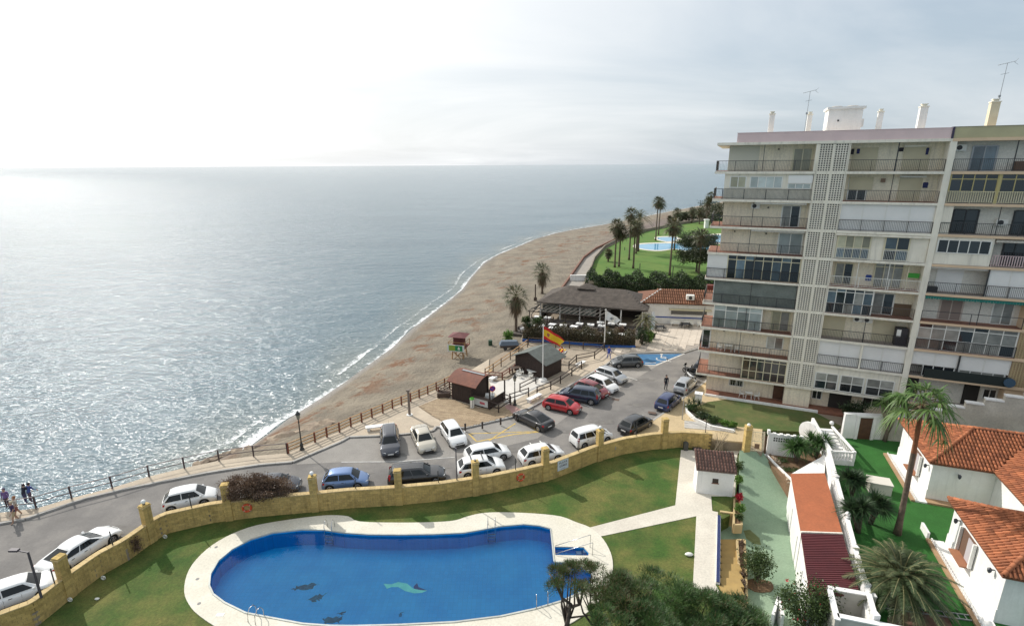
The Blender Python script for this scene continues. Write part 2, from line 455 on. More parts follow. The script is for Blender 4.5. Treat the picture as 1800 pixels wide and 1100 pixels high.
def trunk_mesh(h, r0, r1, lean=(0, 0), rings=14, n=9, wob=.06, seed=0):
    rg = random.Random(seed); P = []; rs = []
    for i in range(rings + 1):
        t = i / rings; P.append((lean[0]*t*t + wob*math.sin(t*4+seed)*t, lean[1]*t*t + wob*math.cos(t*3+seed)*t, h*t)); rs.append((r0 + (r1-r0)*t) * (1 + .35*max(0, 1-t*9)) * (1 + .05*(i % 2)))
    return MB().tube(P, rs, n), P
def fan_palm(pos, h, R0, label, group=None, n=24, nb=10, seed=0, kind='far_palm', skirt=.5, r=.2, lean=(0,0), width=.06, sag=1.0):
    t = thing('palm_tree', label, 'palm tree', pos, 0, group); rng = np.random.default_rng(seed)
    mb, P = trunk_mesh(h, r*1.25, r*.8, lean, seed=seed); mb.build('trunk', bark_palm, t, smooth=True)
    c = P[-1]
    V, F, st = fan_crown(rng, (c[0], c[1], c[2]+.15), R0, n, nb, width=width, sag=sag)
    cr = place('crown', fastmesh('crown', V, F, lm(kind)), parent=t)
    mb = MB()
    for a, b in st: mb.bar(a, b, .045, .03)
    mb.build('leaf_stalks', mat('leaf_stalk', (.14,.13,.05), .7), cr)
    # hanging dead fronds under the crown
    m = int(n * 2.6 * skirt); Bs = []; Ds = []; Ls = []
    for i in range(m * 7):
        a = rng.uniform(0, 6.28); z = c[2] - rng.uniform(-.1, skirt * 1.7); q = rng.uniform(.7, 1.0)
        Bs.append((c[0] + math.cos(a)*r*.9, c[1] + math.sin(a)*r*.9, z)); Ds.append((math.cos(a)*.55, math.sin(a)*.55, -.55 + rng.normal()*.25)); Ls.append(R0 * rng.uniform(.28, .6))
    if m:
        V, F = blades_arrays(np.array(Bs), np.array(Ds), np.array(Ls), np.full(len(Ls), width*1.1), .45, rng, 2)
        place('dead_fronds', fastmesh('dead_fronds', V, F, lm('dead_frond')), parent=t)
    return t
def feather_palm(pos, h, R0, label, group=None, n=40, m=24, seed=0, kind='phoenix', r=.3, width=.035, lo=-.35, hi=1.35, curl=.55, ll=.28, name='palm_tree'):
    t = thing(name, label, 'palm tree', pos, 0, group); rng = np.random.default_rng(seed)
    mb, P = trunk_mesh(h, r*1.1, r, (0, 0), seed=seed, wob=.02); mb.build('trunk', bark_palm, t, smooth=True)
    c = P[-1]; V, F, rach = feather_crown(rng, c, R0, n, m, lo, hi, ll, width, curl)
    cr = place('crown', fastmesh('crown', V, F, lm(kind)), parent=t)
    mb = MB()
    for pts in rach: mb.tube(pts, [.035*(1-i/9)+.008 for i in range(9)], 4)
    mb.build('frond_ribs', mat('frond_rib', (.22,.20,.09), .7), cr)
    return t
def rosette(rng, c, L, n, w, lo=-.4, hi=1.4, droop=.25):
    a = rng.uniform(0, 6.28, n); el = rng.uniform(lo, hi, n); D = np.stack([np.cos(a)*np.cos(el), np.sin(a)*np.cos(el), np.sin(el)], 1)
    return blades_arrays(np.tile(np.array(c, float), (n, 1)), D, L*rng.uniform(.75, 1.1, n), np.full(n, w), droop, rng)
def yucca(pos, heads, label, kind='yucca', L=.8, n=90, w=.055, group=None, name='yucca_plant', r=.09, seed=0, cat='yucca'):
    """heads: list of (x, y, z) rosette centres relative to pos"""
    t = thing(name, label, cat, pos, 0, group); rng = np.random.default_rng(seed); Vs = []; Fs = []; b = 0; mb = MB()
    for h in heads:
        V, F = rosette(rng, h, L, n, w); Vs.append(V); Fs.append(F + b); b += len(V)
        mb.tube([(0,0,0),(h[0]*.35,h[1]*.35,h[2]*.45),(h[0]*.8,h[1]*.8,h[2]*.8),h], [r*1.3, r, r*.9, r*.8], 7)
    mb.build('stem', bark, t, smooth=True); place('leaves', fastmesh('leaves', np.concatenate(Vs), np.concatenate(Fs), lm(kind)), parent=t)
    return t
def bush(pos, r, n, size, kind, label, name='shrub', cat='shrub', group=None, stem=.3, k=16, kr=.24, shell=.4, seed=0, sub=()):
    t = thing(name, label, cat, pos, 0, group); mb = MB(); rg = random.Random(seed)
    for i in range(6):
        a = i * 1.05 + rg.random(); mb.tube([(0,0,-.02),(math.cos(a)*r[0]*.25,math.sin(a)*r[1]*.25,stem+r[2]*.3),(math.cos(a)*r[0]*.6,math.sin(a)*r[1]*.6,stem+r[2]*rg.uniform(.8,1.3))], [.05*r[2]+.02,.03*r[2]+.01,.008], 5)
    mb.build('stems', bark, t); leafball('foliage', t, (0, 0, stem + r[2]*.95), r, int(n*2.0), size*1.15, kind, k, kr, shell*.6, seed)
    return t
# ================================================================== SEA, BEACH, GROUND
SEA = -2.5
def seamat():
    m = bpy.data.materials.new('sea_water'); m.use_nodes = True; t = m.node_tree; b = t.nodes['Principled BSDF']; L = t.links.new
    b.inputs['Roughness'].default_value = 0.155; b.inputs['IOR'].default_value = 1.33
    g = t.nodes.new('ShaderNodeNewGeometry')
    def noise(s, sy, d, r=0.5, rot=0.0):
        mp = t.nodes.new('ShaderNodeMapping'); mp.inputs['Scale'].default_value = (s, sy, s); mp.inputs['Rotation'].default_value = (0, 0, rot)
        L(g.outputs['Position'], mp.inputs[0])
        n = t.nodes.new('ShaderNodeTexNoise'); n.inputs['Scale'].default_value = 1; n.inputs['Detail'].default_value = d; n.inputs['Roughness'].default_value = r
        L(mp.outputs[0], n.inputs['Vector']); return n.outputs[0]
    def mth(op, a, bb):
        n = t.nodes.new('ShaderNodeMath'); n.operation = op
        for i, v in enumerate((a, bb)):
            if isinstance(v, (int, float)): n.inputs[i].default_value = v
            else: L(v, n.inputs[i])
        return n.outputs[0]
    h = mth('ADD', mth('MULTIPLY', noise(0.14, 0.40, 3, 0.5, 0.25), 1.5), mth('MULTIPLY', noise(0.8, 2.0, 3, 0.55, -0.2), 0.72))
    h = mth('ADD', h, mth('MULTIPLY', noise(3.0, 6.0, 1, 0.5, 0.4), 0.12))
    bp = t.nodes.new('ShaderNodeBump'); bp.inputs['Strength'].default_value = 1.0; bp.inputs['Distance'].default_value = 0.55
    L(h, bp.inputs['Height']); L(bp.outputs[0], b.inputs['Normal'])
    # sea bed and currents seen through the water
    r = t.nodes.new('ShaderNodeMapRange'); r.inputs[1].default_value = 0.35; r.inputs[2].default_value = 0.68; L(noise(0.012, 0.035, 6, 0.6, 0.5), r.inputs[0])
    mx = t.nodes.new('ShaderNodeMix'); mx.data_type = 'RGBA'
    mx.inputs[6].default_value = (0.080, 0.140, 0.175, 1); mx.inputs[7].default_value = (0.125, 0.190, 0.222, 1); L(r.outputs[0], mx.inputs[0])
    # shallow water over sand near the shore (vertex attribute on the near sheet)
    at = t.nodes.new('ShaderNodeAttribute'); at.attribute_name = 'shallow'
    m2 = t.nodes.new('ShaderNodeMix'); m2.data_type = 'RGBA'; m2.inputs[7].default_value = (0.17, 0.20, 0.19, 1)
    L(mx.outputs[2], m2.inputs[6]); L(at.outputs['Fac'], m2.inputs[0])
    L(m2.outputs[2], b.inputs['Base Color'])
    return m
sea_m = seamat()
# shoreline (photo pixels unprojected onto the water's level), left to right
SH_PX = [(330,832),(385,812),(440,786),(478,758),(508,735),(560,702),(605,672),(645,643),(690,610),(725,577),(760,550),(790,527),(812,508),(830,484),(850,462),(875,447),(905,435),(940,420),(975,410),(1010,403),(1060,395),(1120,383),(1180,371),(1250,358),(1330,343)]
IN_PX = [(340,836),(395,818),(450,808),(505,802),(553,783),(596,766),(653,740),(705,718),(751,698),(794,677),(812,668),(840,655),(866,640),(905,617),(915,603),(925,570),(940,542),(968,515),(992,503),(1008,480),(1024,456),(1045,440),(1080,423),(1130,405),(1200,392),(1300,378)]
def resample(P, n):
    P = [Vector(p) for p in P]; d = [0]
    for a, b in zip(P, P[1:]): d.append(d[-1] + (b - a).length)
    out = []; j = 0
    for i in range(n):
        s = d[-1] * i / (n - 1)
        while j < len(P) - 2 and d[j + 1] < s: j += 1
        f = (s - d[j]) / max(d[j + 1] - d[j], 1e-6)
        out.append(P[j].lerp(P[j + 1], f))
    return out
shore = [G(x, y, SEA) for x, y in SH_PX]; inner = [G(x, y, -0.35) for x, y in IN_PX]
NS = 420
S_ = resample(shore, NS); I_ = resample(inner, NS)
# distance-like field for shallow water: a near sheet of sea with fine cells
bm_v = []; bm_f = []; shal = []
xs = np.concatenate([np.linspace(-130, 40, 120), np.linspace(48, 190, 24)]); ys = np.concatenate([np.linspace(15, 120, 90), np.linspace(125, 340, 40)])
sh2 = np.array([(p.x, p.y) for p in S_])
nx, ny = len(xs), len(ys)
for y in ys:
    for x in xs:
        bm_v.append((x, y, SEA)); d = np.sqrt(((sh2 - (x, y)) ** 2).sum(1)).min(); k = min(max(1 - (d + 2.5 * math.sin(x * .31 + y * .17)) / 15, 0), 1)
        shal.append(k * k)
for j in range(ny - 1):
    for i in range(nx - 1): bm_f.append((j*nx+i, j*nx+i+1, (j+1)*nx+i+1, (j+1)*nx+i))
X0, X1, Y0, Y1 = xs[0], xs[-1], ys[0], ys[-1]
B = 60000.0
b0 = len(bm_v)
for p in ((-B,-B),(B,-B),(B,B),(-B,B)): bm_v.append((*p, SEA)); shal.append(0)
c = [0, nx - 1, ny * nx - 1, (ny - 1) * nx]
for k in range(4): bm_f.append((c[k], b0 + k, b0 + (k + 1) % 4, c[(k + 1) % 4]))
me = bpy.data.meshes.new('sea'); me.from_pydata(bm_v, [], bm_f); me.materials.append(sea_m)
at = me.attributes.new('shallow', 'FLOAT', 'POINT'); at.data.foreach_set('value', shal)
sea = bpy.data.objects.new('sea', me); col.objects.link(sea); struct(sea)
# flip any face that points down
bm = bmesh.new(); bm.from_mesh(me)
for f in bm.faces:
    f.normal_update()
    if f.normal.z < 0: f.normal_flip()
bm.to_mesh(me); bm.free()
# beach: a grid between the shoreline and the inner edge, running on under the water
def beachmat():
    m = mat('beach_sand', (0.245, 0.208, 0.155), 0.97, (0.165, 0.140, 0.106), 0.30, bump=1.0, bscale=2.2, detail=10, bdist=.30, grain=.2)
    t = m.node_tree; b = t.nodes['Principled BSDF']; L = t.links.new
    src = b.inputs['Base Color'].links[0].from_socket
    g = t.nodes.new('ShaderNodeNewGeometry')
    # seaweed wrack: rust-brown patches along the upper beach
    n = t.nodes.new('ShaderNodeTexNoise'); n.inputs['Scale'].default_value = 0.22; n.inputs['Detail'].default_value = 9; n.inputs['Roughness'].default_value = 0.7; L(g.outputs['Position'], n.inputs['Vector'])
    r = t.nodes.new('ShaderNodeMapRange'); r.inputs[1].default_value = 0.52; r.inputs[2].default_value = 0.60; L(n.outputs[0], r.inputs[0])
    at = t.nodes.new('ShaderNodeAttribute'); at.attribute_name = 'wrack'
    mu = t.nodes.new('ShaderNodeMath'); mu.operation = 'MULTIPLY'; L(r.outputs[0], mu.inputs[0]); L(at.outputs['Fac'], mu.inputs[1])
    x = t.nodes.new('ShaderNodeMix'); x.data_type = 'RGBA'; x.inputs[7].default_value = (0.16, 0.075, 0.035, 1); L(src, x.inputs[6]); L(mu.outputs[0], x.inputs[0])
    # reddish-grey shingle higher up
    at3 = t.nodes.new('ShaderNodeAttribute'); at3.attribute_name = 'shingle'
    x3 = t.nodes.new('ShaderNodeMix'); x3.data_type = 'RGBA'; x3.inputs[7].default_value = (0.165, 0.125, 0.115, 1); L(x.outputs[2], x3.inputs[6]); L(at3.outputs['Fac'], x3.inputs[0])
    # sand wetted by the waves
    at2 = t.nodes.new('ShaderNodeAttribute'); at2.attribute_name = 'wet'
    x2 = t.nodes.new('ShaderNodeMix'); x2.data_type = 'RGBA'; x2.inputs[7].default_value = (0.095, 0.078, 0.06, 1); L(x3.outputs[2], x2.inputs[6]); L(at2.outputs['Fac'], x2.inputs[0])
    L(x2.outputs[2], b.inputs['Base Color'])
    mr = t.nodes.new('ShaderNodeMapRange'); mr.inputs[3].default_value = 0.95; mr.inputs[4].default_value = 0.35; L(at2.outputs['Fac'], mr.inputs[0]); L(mr.outputs[0], b.inputs['Roughness'])
    return m
NT = 46
V = []; wet = []; wr = []; shg = []; rr = random.Random(3)
from mathutils import noise as mn
for i in range(NS):
    a, b = S_[i], I_[i]
    w = (b - a).length
    for j in range(NT):
        t = -0.25 + 1.25 * j / (NT - 1)
        p = a.lerp(b, t)
        if t < 0: p = a + (b - a).normalized() * (t * 14)
        tt = max(t, 0)
        z = SEA + (t * 6 if t < 0 else 2.15 * (0.35 * tt + 0.65 * (1 - (1 - tt) ** 2.2)))
        q = Vector((p.x, p.y, 0))
        amp = 0.0 if t < 0.04 else min(1, (t - 0.04) * 6)
        z += amp * (0.16 * mn.noise(q * 0.35) + 0.09 * mn.noise(q * 1.3) + 0.05 * mn.noise(q * 3.1)) * (1.0 if w > 5 else 0.3)
        V.append((p.x, p.y, z))
        dd = tt * w
        edge = 4.2 + 2.4 * mn.noise(Vector((i * .05, 0, 5)))
        wet.append(1.0 if t <= 0 else max(0, 1 - (dd / edge) ** 2) * 0.95 + 0.0)
        wr.append(max(0, 1 - abs(tt - 0.45) / 0.38) * (1 if i < NS * .75 else .4))
        shg.append(0.85 * min(1, max(0, (tt - 0.45) * 2.2)) * min(1, max(0, (i / NS - 0.42) * 6)) * min(1, max(0, (0.86 - i / NS) * 8)))
F = [(i*NT+j, (i+1)*NT+j, (i+1)*NT+j+1, i*NT+j+1) for i in range(NS - 1) for j in range(NT - 1)]
me = bpy.data.meshes.new('beach'); me.from_pydata(V, [], F); me.materials.append(beachmat())
for nm, arr in (('wet', wet), ('wrack', wr), ('shingle', shg)):
    at = me.attributes.new(nm, 'FLOAT', 'POINT'); at.data.foreach_set('value', arr)
bm = bmesh.new(); bm.from_mesh(me)
for f in bm.faces:
    f.normal_update()
    if f.normal.z < 0: f.normal_flip()
    f.smooth = True
bm.to_mesh(me); bm.free()
beach = bpy.data.objects.new('beach', me); col.objects.link(beach); struct(beach)
# surf: foam lines, an irregular strip lying on the water's edge and two breaking ripples further out
foam_m = mat('sea_foam', (0.86, 0.88, 0.88), 0.7, bump=0.8, bscale=8)
t = foam_m.node_tree; b = t.nodes['Principled BSDF']; g = t.nodes.new('ShaderNodeNewGeometry')
n = t.nodes.new('ShaderNodeTexNoise'); n.inputs['Scale'].default_value = 1.5; n.inputs['Detail'].default_value = 8; n.inputs['Roughness'].default_value = 0.75; t.links.new(g.outputs['Position'], n.inputs['Vector'])
at = t.nodes.new('ShaderNodeAttribute'); at.attribute_name = 'dense'
sb = t.nodes.new('ShaderNodeMath'); sb.operation = 'ADD'; t.links.new(n.outputs[0], sb.inputs[0]); t.links.new(at.outputs['Fac'], sb.inputs[1])
mr = t.nodes.new('ShaderNodeMapRange'); mr.inputs[1].default_value = 0.95; mr.inputs[2].default_value = 1.12; t.links.new(sb.outputs[0], mr.inputs[0]); t.links.new(mr.outputs[0], b.inputs['Alpha'])
def foam_strip(name, d0, width, i0, i1, dens, seed):
    V = []; A = []; NW = 7
    for i in range(i0, i1):
        a, b = S_[i], I_[i]
        nrm = Vector((S_[min(i+1, NS-1)].y - S_[max(i-1, 0)].y, -(S_[min(i+1, NS-1)].x - S_[max(i-1, 0)].x), 0)).normalized() * -1   # towards the sea
        o = d0 + 0.9 * mn.noise(Vector((i * .07, seed, 0))) + 0.35 * mn.noise(Vector((i * .31, seed, 3)))
        ww = width * (0.75 + 0.9 * abs(mn.noise(Vector((i * .05, seed, 9)))))
        nearf = 1.0 + .8 * max(0, 1 - i / (NS * .22))
        for k in range(NW):
            p = a + nrm * (o + ww * nearf * k / (NW - 1))
            V.append((p.x, p.y, SEA + 0.03 + 0.03 * mn.noise(Vector((p.x, p.y, 0)) * 1.4)))
            A.append(dens * (1 - (k / (NW - 1)) ** 1.5 * 0.65) * (0.0 if (k == NW-1 or (k == 0 and d0 > 1)) else 1) + 0.15 * mn.noise(Vector((i * .1, seed, 20))))
    F = [(i*NW+k, i*NW+k+1, (i+1)*NW+k+1, (i+1)*NW+k) for i in range(i1 - i0 - 1) for k in range(NW - 1)]
    me = bpy.data.meshes.new(name); me.from_pydata(V, [], F); me.materials.append(foam_m)
    at = me.attributes.new('dense', 'FLOAT', 'POINT'); at.data.foreach_set('value', A)
    o = bpy.data.objects.new(name, me); col.objects.link(o); return o
for a in ((-0.25, 1.0, 0, NS - 30, 0.60, 1.0), (2.2, 1.6, 0, int(NS*.5), 0.52, 4.0), (3.2, 0.7, int(NS*.3), int(NS*.72), 0.50, 7.0)):
    o = foam_strip('sea_foam', *a)
    stuff(o, 'white foam where small waves run out along the beach', 'sea foam')
# ---------------------------------------------------------------- land blocks (each a solid with its own top)
WALL_PX = [(-150,1190),(0,1124),(68,1098),(127,1050),(182,1009),(227,984),(273,950),(295,937),(377,918),(455,908),(545,900),(611,893),(694,888),(778,880),(861,867),(917,855),(972,842),(1047,812),(1096,798),(1145,790),(1195,786),(1250,789),(1308,794)]
WALL = [G(x, y, -0.9) for x, y in WALL_PX]
WL = [(p.x, p.y) for p in WALL]
RAIL_PX = [(-60,918),(0,903),(66,895),(127,877),(198,859),(263,839),(325,824),(386,811),(447,803),(506,798)]
FEN_PX = [(506,798),(553,778),(574,769),(596,760.5),(616,751),(635,743),(653,735),(672,727),(689,719),(705,713),(721,707),(736,700.5),(751,694),(766,687.5),(780.5,680.5),(794,673),(808,665)]
edge = [G(x, y) for x, y in RAIL_PX + FEN_PX[1:]] + [G(826,653), G(860,632), G(905,607), G(915,600)]
def bw0(u, v):
    a_ = rad(-23.2); return Vector((20.66 + math.cos(a_)*u - math.sin(a_)*v, 55.39 + math.sin(a_)*u + math.cos(a_)*v, 0))
land = [(p.x, p.y) for p in edge] + [(p.x, p.y) for p in [G(925,565), G(945,540), G(975,512), G(995,500), G(1010,478), G(1026,454), G(1047,438), G(1082,421), G(1132,403), G(1202,390), G(1300,376), G(1500,370)]] + [(260, 210), (260, 20)]
yard = [G(1338,797,-.01), G(1343,790), G(1346,752), G(1470,755), bw0(18,-4.1), bw0(27,-4.1), bw0(40,-4.1)]
land += [(p.x, p.y) for p in reversed(yard)] + list(reversed(WL))
land += [(G(-150,930).x - 6, G(-150,1190).y)]
struct(MB().prism([(x, y) for x, y in land], -5, -0.012).build('ground', mat('packed_earth', (0.33, 0.27, 0.20), 0.95, (0.26, 0.21, 0.16), 0.6, bump=0.5, dirt=0.15)))
# kerb line on the sea side
KERB_PX = [(-60,940),(0,921),(45,913),(150,877),(227,859),(364,832),(455,818),(514,813),(536,804),(600,777),(614,769),(667,767),(711,764),(761,758),(767,751),(817,753),(903,733),(938,714),(985,688),(1030,662),(1062,644),(1085,627),(1110,621.5),(1160,620),(1200,621),(1232,611),(1252,606),(1330,594)]
KERB = GL(KERB_PX)
RS_PX = [(1080,787),(1096,773),(1145,742),(1174,722),(1199,702),(1224,684),(1262,655),(1320,620)]       # right-hand kerb
road = [(p.x, p.y) for p in KERB] + [(p.x, p.y) for p in reversed(GL(RS_PX))] + [(p[0], p[1]) for p in reversed(WL[:18])] 
struct(MB().prism(road, -1.5, 0.0).build('road', asphalt))
# lighter worn concrete of the parking bays
bay_m = mat('worn_concrete', (0.30, 0.28, 0.255), 0.93, (0.245, 0.228, 0.21), 0.5, bump=0.3, bscale=20, dirt=0.15)
pk1 = GL([(545,803),(600,779),(616,771),(667,769),(712,766),(762,760),(772,755),(815,756),(905,736),(942,717),(990,690),(1035,664),(1066,646),(1088,630),(1112,624),(1160,640),(1100,676),(1010,722),(945,770),(835,797),(700,812),(600,812),(520,816)], 0.004)
struct(MB().prism([(p.x, p.y) for p in pk1], -0.5, 0.006).build('parking_area', bay_m))
# pavements
pave = mat('beige_paving', (0.50, 0.42, 0.32), 0.9, (0.42, 0.35, 0.27), 0.7, bump=0.2, bscale=14, dirt=0.15)
kerb_m = mat('kerb_concrete', (0.40, 0.385, 0.36), 0.9, (0.33, 0.32, 0.30), 1.0, bump=0.2)
pav = [(p.x, p.y) for p in edge[:27]] 
k1 = [(p.x, p.y) for p in KERB[:23]]
# promenade pavement runs between railing line and kerb, then between the play yard fence and the parked cars
prom = [(p.x, p.y) for p in edge[:-2]] + [(p.x, p.y) for p in GL([(858,668),(870,690),(894,710),(955,672),(1062,612)])] + [(p.x, p.y) for p in reversed(KERB[:22])]
struct(MB().prism(prom, -1.5, 0.12).build('pavement', pave))
def kerb_line(P, w=0.22, z=0.135, name='kerb'):
    mb = MB()
    for a, b in zip(P, P[1:]):
        a = Vector((a.x, a.y, z)); b = Vector((b.x, b.y, z)); n = max(1, int((b - a).length / 1.0)); 
        for i in range(n):
            p, q = a.lerp(b, i / n), a.lerp(b, (i + 1) / n); g = (q - p).normalized() * 0.012
            mb.bar(p + g, q - g, w, 0.3, z=0.0)
    o = mb.build(name, kerb_m); struct(o); return o
kerb_line(KERB)
rp = [(p.x, p.y) for p in GL(RS_PX)] + [(p.x, p.y) for p in GL([(1330,625),(1300,700),(1243,708),(1206,728),(1215,738),(1300,752),(1340,756),(1338,792)])] + [(p[0], p[1]) for p in reversed(WL[17:])]
tanp = mat('tan_paving', (0.56, 0.43, 0.25), 0.9, (0.48, 0.37, 0.22), 0.7, bump=0.2, bscale=14, dirt=0.15)
struct(MB().prism(rp, -1.5, 0.12).build('pavement', tanp))
kerb_line(GL(RS_PX), name='kerb')
# steps and ramp in front of the wall near the gate are part of the pavement: five slabs
stp = mat('slab_grey', (0.50, 0.47, 0.43), 0.9, (0.42, 0.40, 0.36), 1, bump=0.2)
for i in range(3):
    a, b = G(1203, 741 + i * 4.5, 0.13), G(1292, 750 + i * 3.5, 0.13)
    struct(MB().bar(Vector((a.x, a.y, .13)), Vector((b.x, b.y, .13)), 0.5, 0.05).build('paving_strip', stp))
# white patio, deck, play sand
patio = GL([(858,668),(872,673),(897,668),(906,657),(950,664),(966,672),(893,712),(880,706),(868,690)])
struct(MB().prism([(p.x, p.y) for p in patio], -1.0, 0.128).build('patio', mat('white_concrete', (0.66, 0.63, 0.58), 0.9, (0.58, 0.55, 0.50), 0.6, dirt=0.1)))
deck_px = [(777,699),(735,716),(760,733),(792,750),(817,752.5),(903,731),(885,716),(838,719),(800,706)]
deckp = [(p.x, p.y) for p in GL(deck_px)]
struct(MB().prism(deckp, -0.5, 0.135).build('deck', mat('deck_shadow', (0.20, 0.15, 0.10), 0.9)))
d0 = (G(903,731) - G(817,752)); d0.z = 0; d0.normalize(); dn = Vector((-d0.y, d0.x, 0)); o0 = G(817, 752)
def inside(x, y, poly):
    c = False; j = len(poly) - 1
    for i in range(len(poly)):
        xi, yi = poly[i][0], poly[i][1]; xj, yj = poly[j][0], poly[j][1]
        if (yi > y) != (yj > y) and x < (xj - xi) * (y - yi) / (yj - yi) + xi: c = not c
        j = i
    return c
mb = MB(); k = 0
pl = G(885, 716) - G(800, 706); ang = math.atan2(pl.y, pl.x)
ca, sa = math.cos(ang), math.sin(ang)
for iy in range(-90, 90):
    run = None
    for ix in range(-60, 61):
        x = o0.x + ca * ix * .25 - sa * iy * .15; y = o0.y + sa * ix * .25 + ca * iy * .15
        ok = inside(x, y, deckp)
        if ok and run is None: run = (x, y)
        if run is not None and (not ok or ix % 14 == (iy * 5) % 14):
            if math.hypot(x - run[0], y - run[1]) > .3: mb.bar((run[0], run[1], .15), (x - ca * .02, y - sa * .02, .15), .138, .025)
            run = (x, y) if ok else None
stuff(mb.build('deck_planks', mat('deck_wood', (0.36, 0.27, 0.17), 0.8, (0.29, 0.21, 0.13), 1.5, bump=0.2, island=0.14)), 'brown timber planks of the deck beside the kiosk', 'decking')
ramp = GL([(885,716),(897,711),(916,722),(903,731)])
struct(MB().prism([(p.x, p.y) for p in ramp], -0.5, 0.139).build('ramp', mat('pink_paving', (0.42, 0.25, 0.22), 0.9, (0.36, 0.21, 0.19), 1)))
pink2 = GL([(795,748),(812,741),(820,746),(812,752.5)])
struct(MB().prism([(p.x, p.y) for p in pink2], -0.5, 0.141).build('paving_patch', MATS['pink_paving']))
play = GL([(860,661),(880,648),(925,612),(1060,616),(1000,652),(955,676),(935,672),(906,655),(890,664)])
struct(MB().prism([(p.x, p.y) for p in play], -1.0, 0.126).build('sand_yard', sandm))
# plaza in front of the restaurant, one slab at a time
plz = [(p.x, p.y) for p in GL([(1066,612),(1085,625),(1110,619.5),(1200,619),(1232,609),(1260,603),(1330,592),(1330,570),(1145,570),(1125,612)])]
struct(MB().prism(plz, -1.0, 0.10).build('plaza_bed', mat('joint_mortar', (0.33, 0.29, 0.25), 0.95)))
slab_m = mat('plaza_slab', (0.60, 0.52, 0.43), 0.85, (0.53, 0.46, 0.38), 0.8, bump=0.15, obj=0.07, dirt=0.12)
plaza = thing('paved_plaza', 'pale paved plaza of square slabs in front of the white restaurant house', 'plaza', (G(1190, 600).x, G(1190, 600).y, 0)); del plaza['category'], plaza['label']; plaza['kind'] = 'structure'
pu = (G(1240, 590) - G(1240, 571)); pu.z = 0; 
sl = MB().box(-.485, .485, -.485, .485, 0, .04).data('paving_slab', slab_m)
ua = rad(-23.2); k = 0
for i in range(-26, 26):
    for j in range(-20, 20):
        x = plaza.location.x + math.cos(ua) * i - math.sin(ua) * j; y = plaza.location.y + math.sin(ua) * i + math.cos(ua) * j
        if k < 290 and all(inside(x + dx, y + dy, plz) for dx, dy in ((.5,.5),(-.5,.5),(.5,-.5),(-.5,-.5))):
            place('paving_slab', sl, (x - plaza.location.x, y - plaza.location.y, .10), ua, plaza); k += 1
# painted markings
blue_p = mat('blue_road_paint', (0.03, 0.125, 0.27), 0.7, (0.05, 0.16, 0.29), 1.5, dirt=0.2)
white_p = mat('white_road_paint', (0.62, 0.61, 0.58), 0.8, (0.45, 0.44, 0.42), 3)
yel_p = mat('yellow_road_paint', (0.62, 0.42, 0.10), 0.8, (0.42, 0.32, 0.14), 2.5)
blue_px = [(1112,622.5),(1199,622),(1150,641),(1115,640),(1090,628)]
struct(MB().prism([(p.x, p.y) for p in GL(blue_px)], 0, 0.011).build('disabled_bay_marking', blue_p))
stain_m = mat('oil_stain', (0.150, 0.140, 0.130), 0.95, (0.185, 0.175, 0.16), 2.0)
rgs = random.Random(8)
for i, (x, y, s) in enumerate(((300,905,1.3),(610,835,1.6),(760,822,1.1),(900,790,1.4),(1060,742,1.2),(1120,712,.9),(1010,760,1.0),(700,800,.8),(760,795,.6),(1130,668,1.2),(190,935,1.5),(420,850,1.2))):
    c = G(x, y); P = []
    for k in range(18):
        r = s * rgs.uniform(.35, 1); P.append((c.x + math.cos(k/18*6.283) * r * 1.6, c.y + math.sin(k/18*6.283) * r * .6))
    struct(MB().prism(P, -.05, .0095).build('asphalt_patch', stain_m))
def stripe(pts, w, z, m, name):
    mb = MB(); P = [Vector((p.x, p.y, z)) for p in GL(pts)]
    for a, b in zip(P, P[1:]): mb.bar(a, b, w, 0.006)
    o = mb.build(name, m); struct(o); return o
stripe([(1203,621.5),(1153,642),(1112,641)], 0.22, 0.012, white_p, 'bay_marking')
stripe([(1134,638.5),(1153,637.5)], 0.16, 0.0135, white_p, 'bay_marking')
# wheelchair sign painted on the blue bay
wc = G(1163, 630); mb = MB(); ux = Vector((math.cos(ua), math.sin(ua), 0)); uy = Vector((-ux.y, ux.x, 0))
def wp(a, b): return Vector((wc.x, wc.y, .0165)) + ux * a * 1.7 + uy * b * 1.7
prev = None
for i in range(15):
    a = rad(-200 + i * 19); q = wp(0.05 + .42 * math.cos(a), -.15 + .42 * math.sin(a))
    if prev is not None: mb.bar(prev, q, .16, .006)
    prev = q
for pa, pb in (((-.12,.75),(-.05,.1)),((-.05,.1),(.4,.1)),((.4,.1),(.6,-.45)),((.6,-.45),(.78,-.4)),((-.08,.42),(.3,.42))): mb.bar(wp(*pa), wp(*pb), .17, .006)
mb.cyl(wp(-.14,.95) - Vector((0,0,.003)), wp(-.14,.95) + Vector((0,0,.003)), .2, n=12)
struct(mb.build('wheelchair_marking', white_p))
stripe([(824,762),(838,776),(905,763),(948,759),(919,740)], 0.17, 0.012, yel_p, 'loading_bay_marking')
stripe([(826,762),(946,758)], 0.14, 0.0125, yel_p, 'loading_bay_marking')
stripe([(860,774),(906,744)], 0.15, 0.0145, yel_p, 'loading_bay_marking')
for pts in ([(744,757),(757,790)],[(784,757),(812,782)],[(985,694),(1042,717)],[(1028,672),(1070,700)],[(1065,650),(1120,668)],[(600,812),(700,811),(800,803)]):
    stripe(pts, 0.10, 0.012, white_p, 'parking_line')
for x, y in ((1082,702),(1146,727),(1180,700)):
    c = G(x, y); struct(MB().box(-.4, .4, -.25, .25, 0, .004).build('manhole_cover', mat('rusty_iron', (0.12, 0.08, 0.06), 0.8))); o = col.objects[-1]; o.location = (c.x, c.y, .013 if x < 1100 else .121); o.rotation_euler = (0, 0, ua)
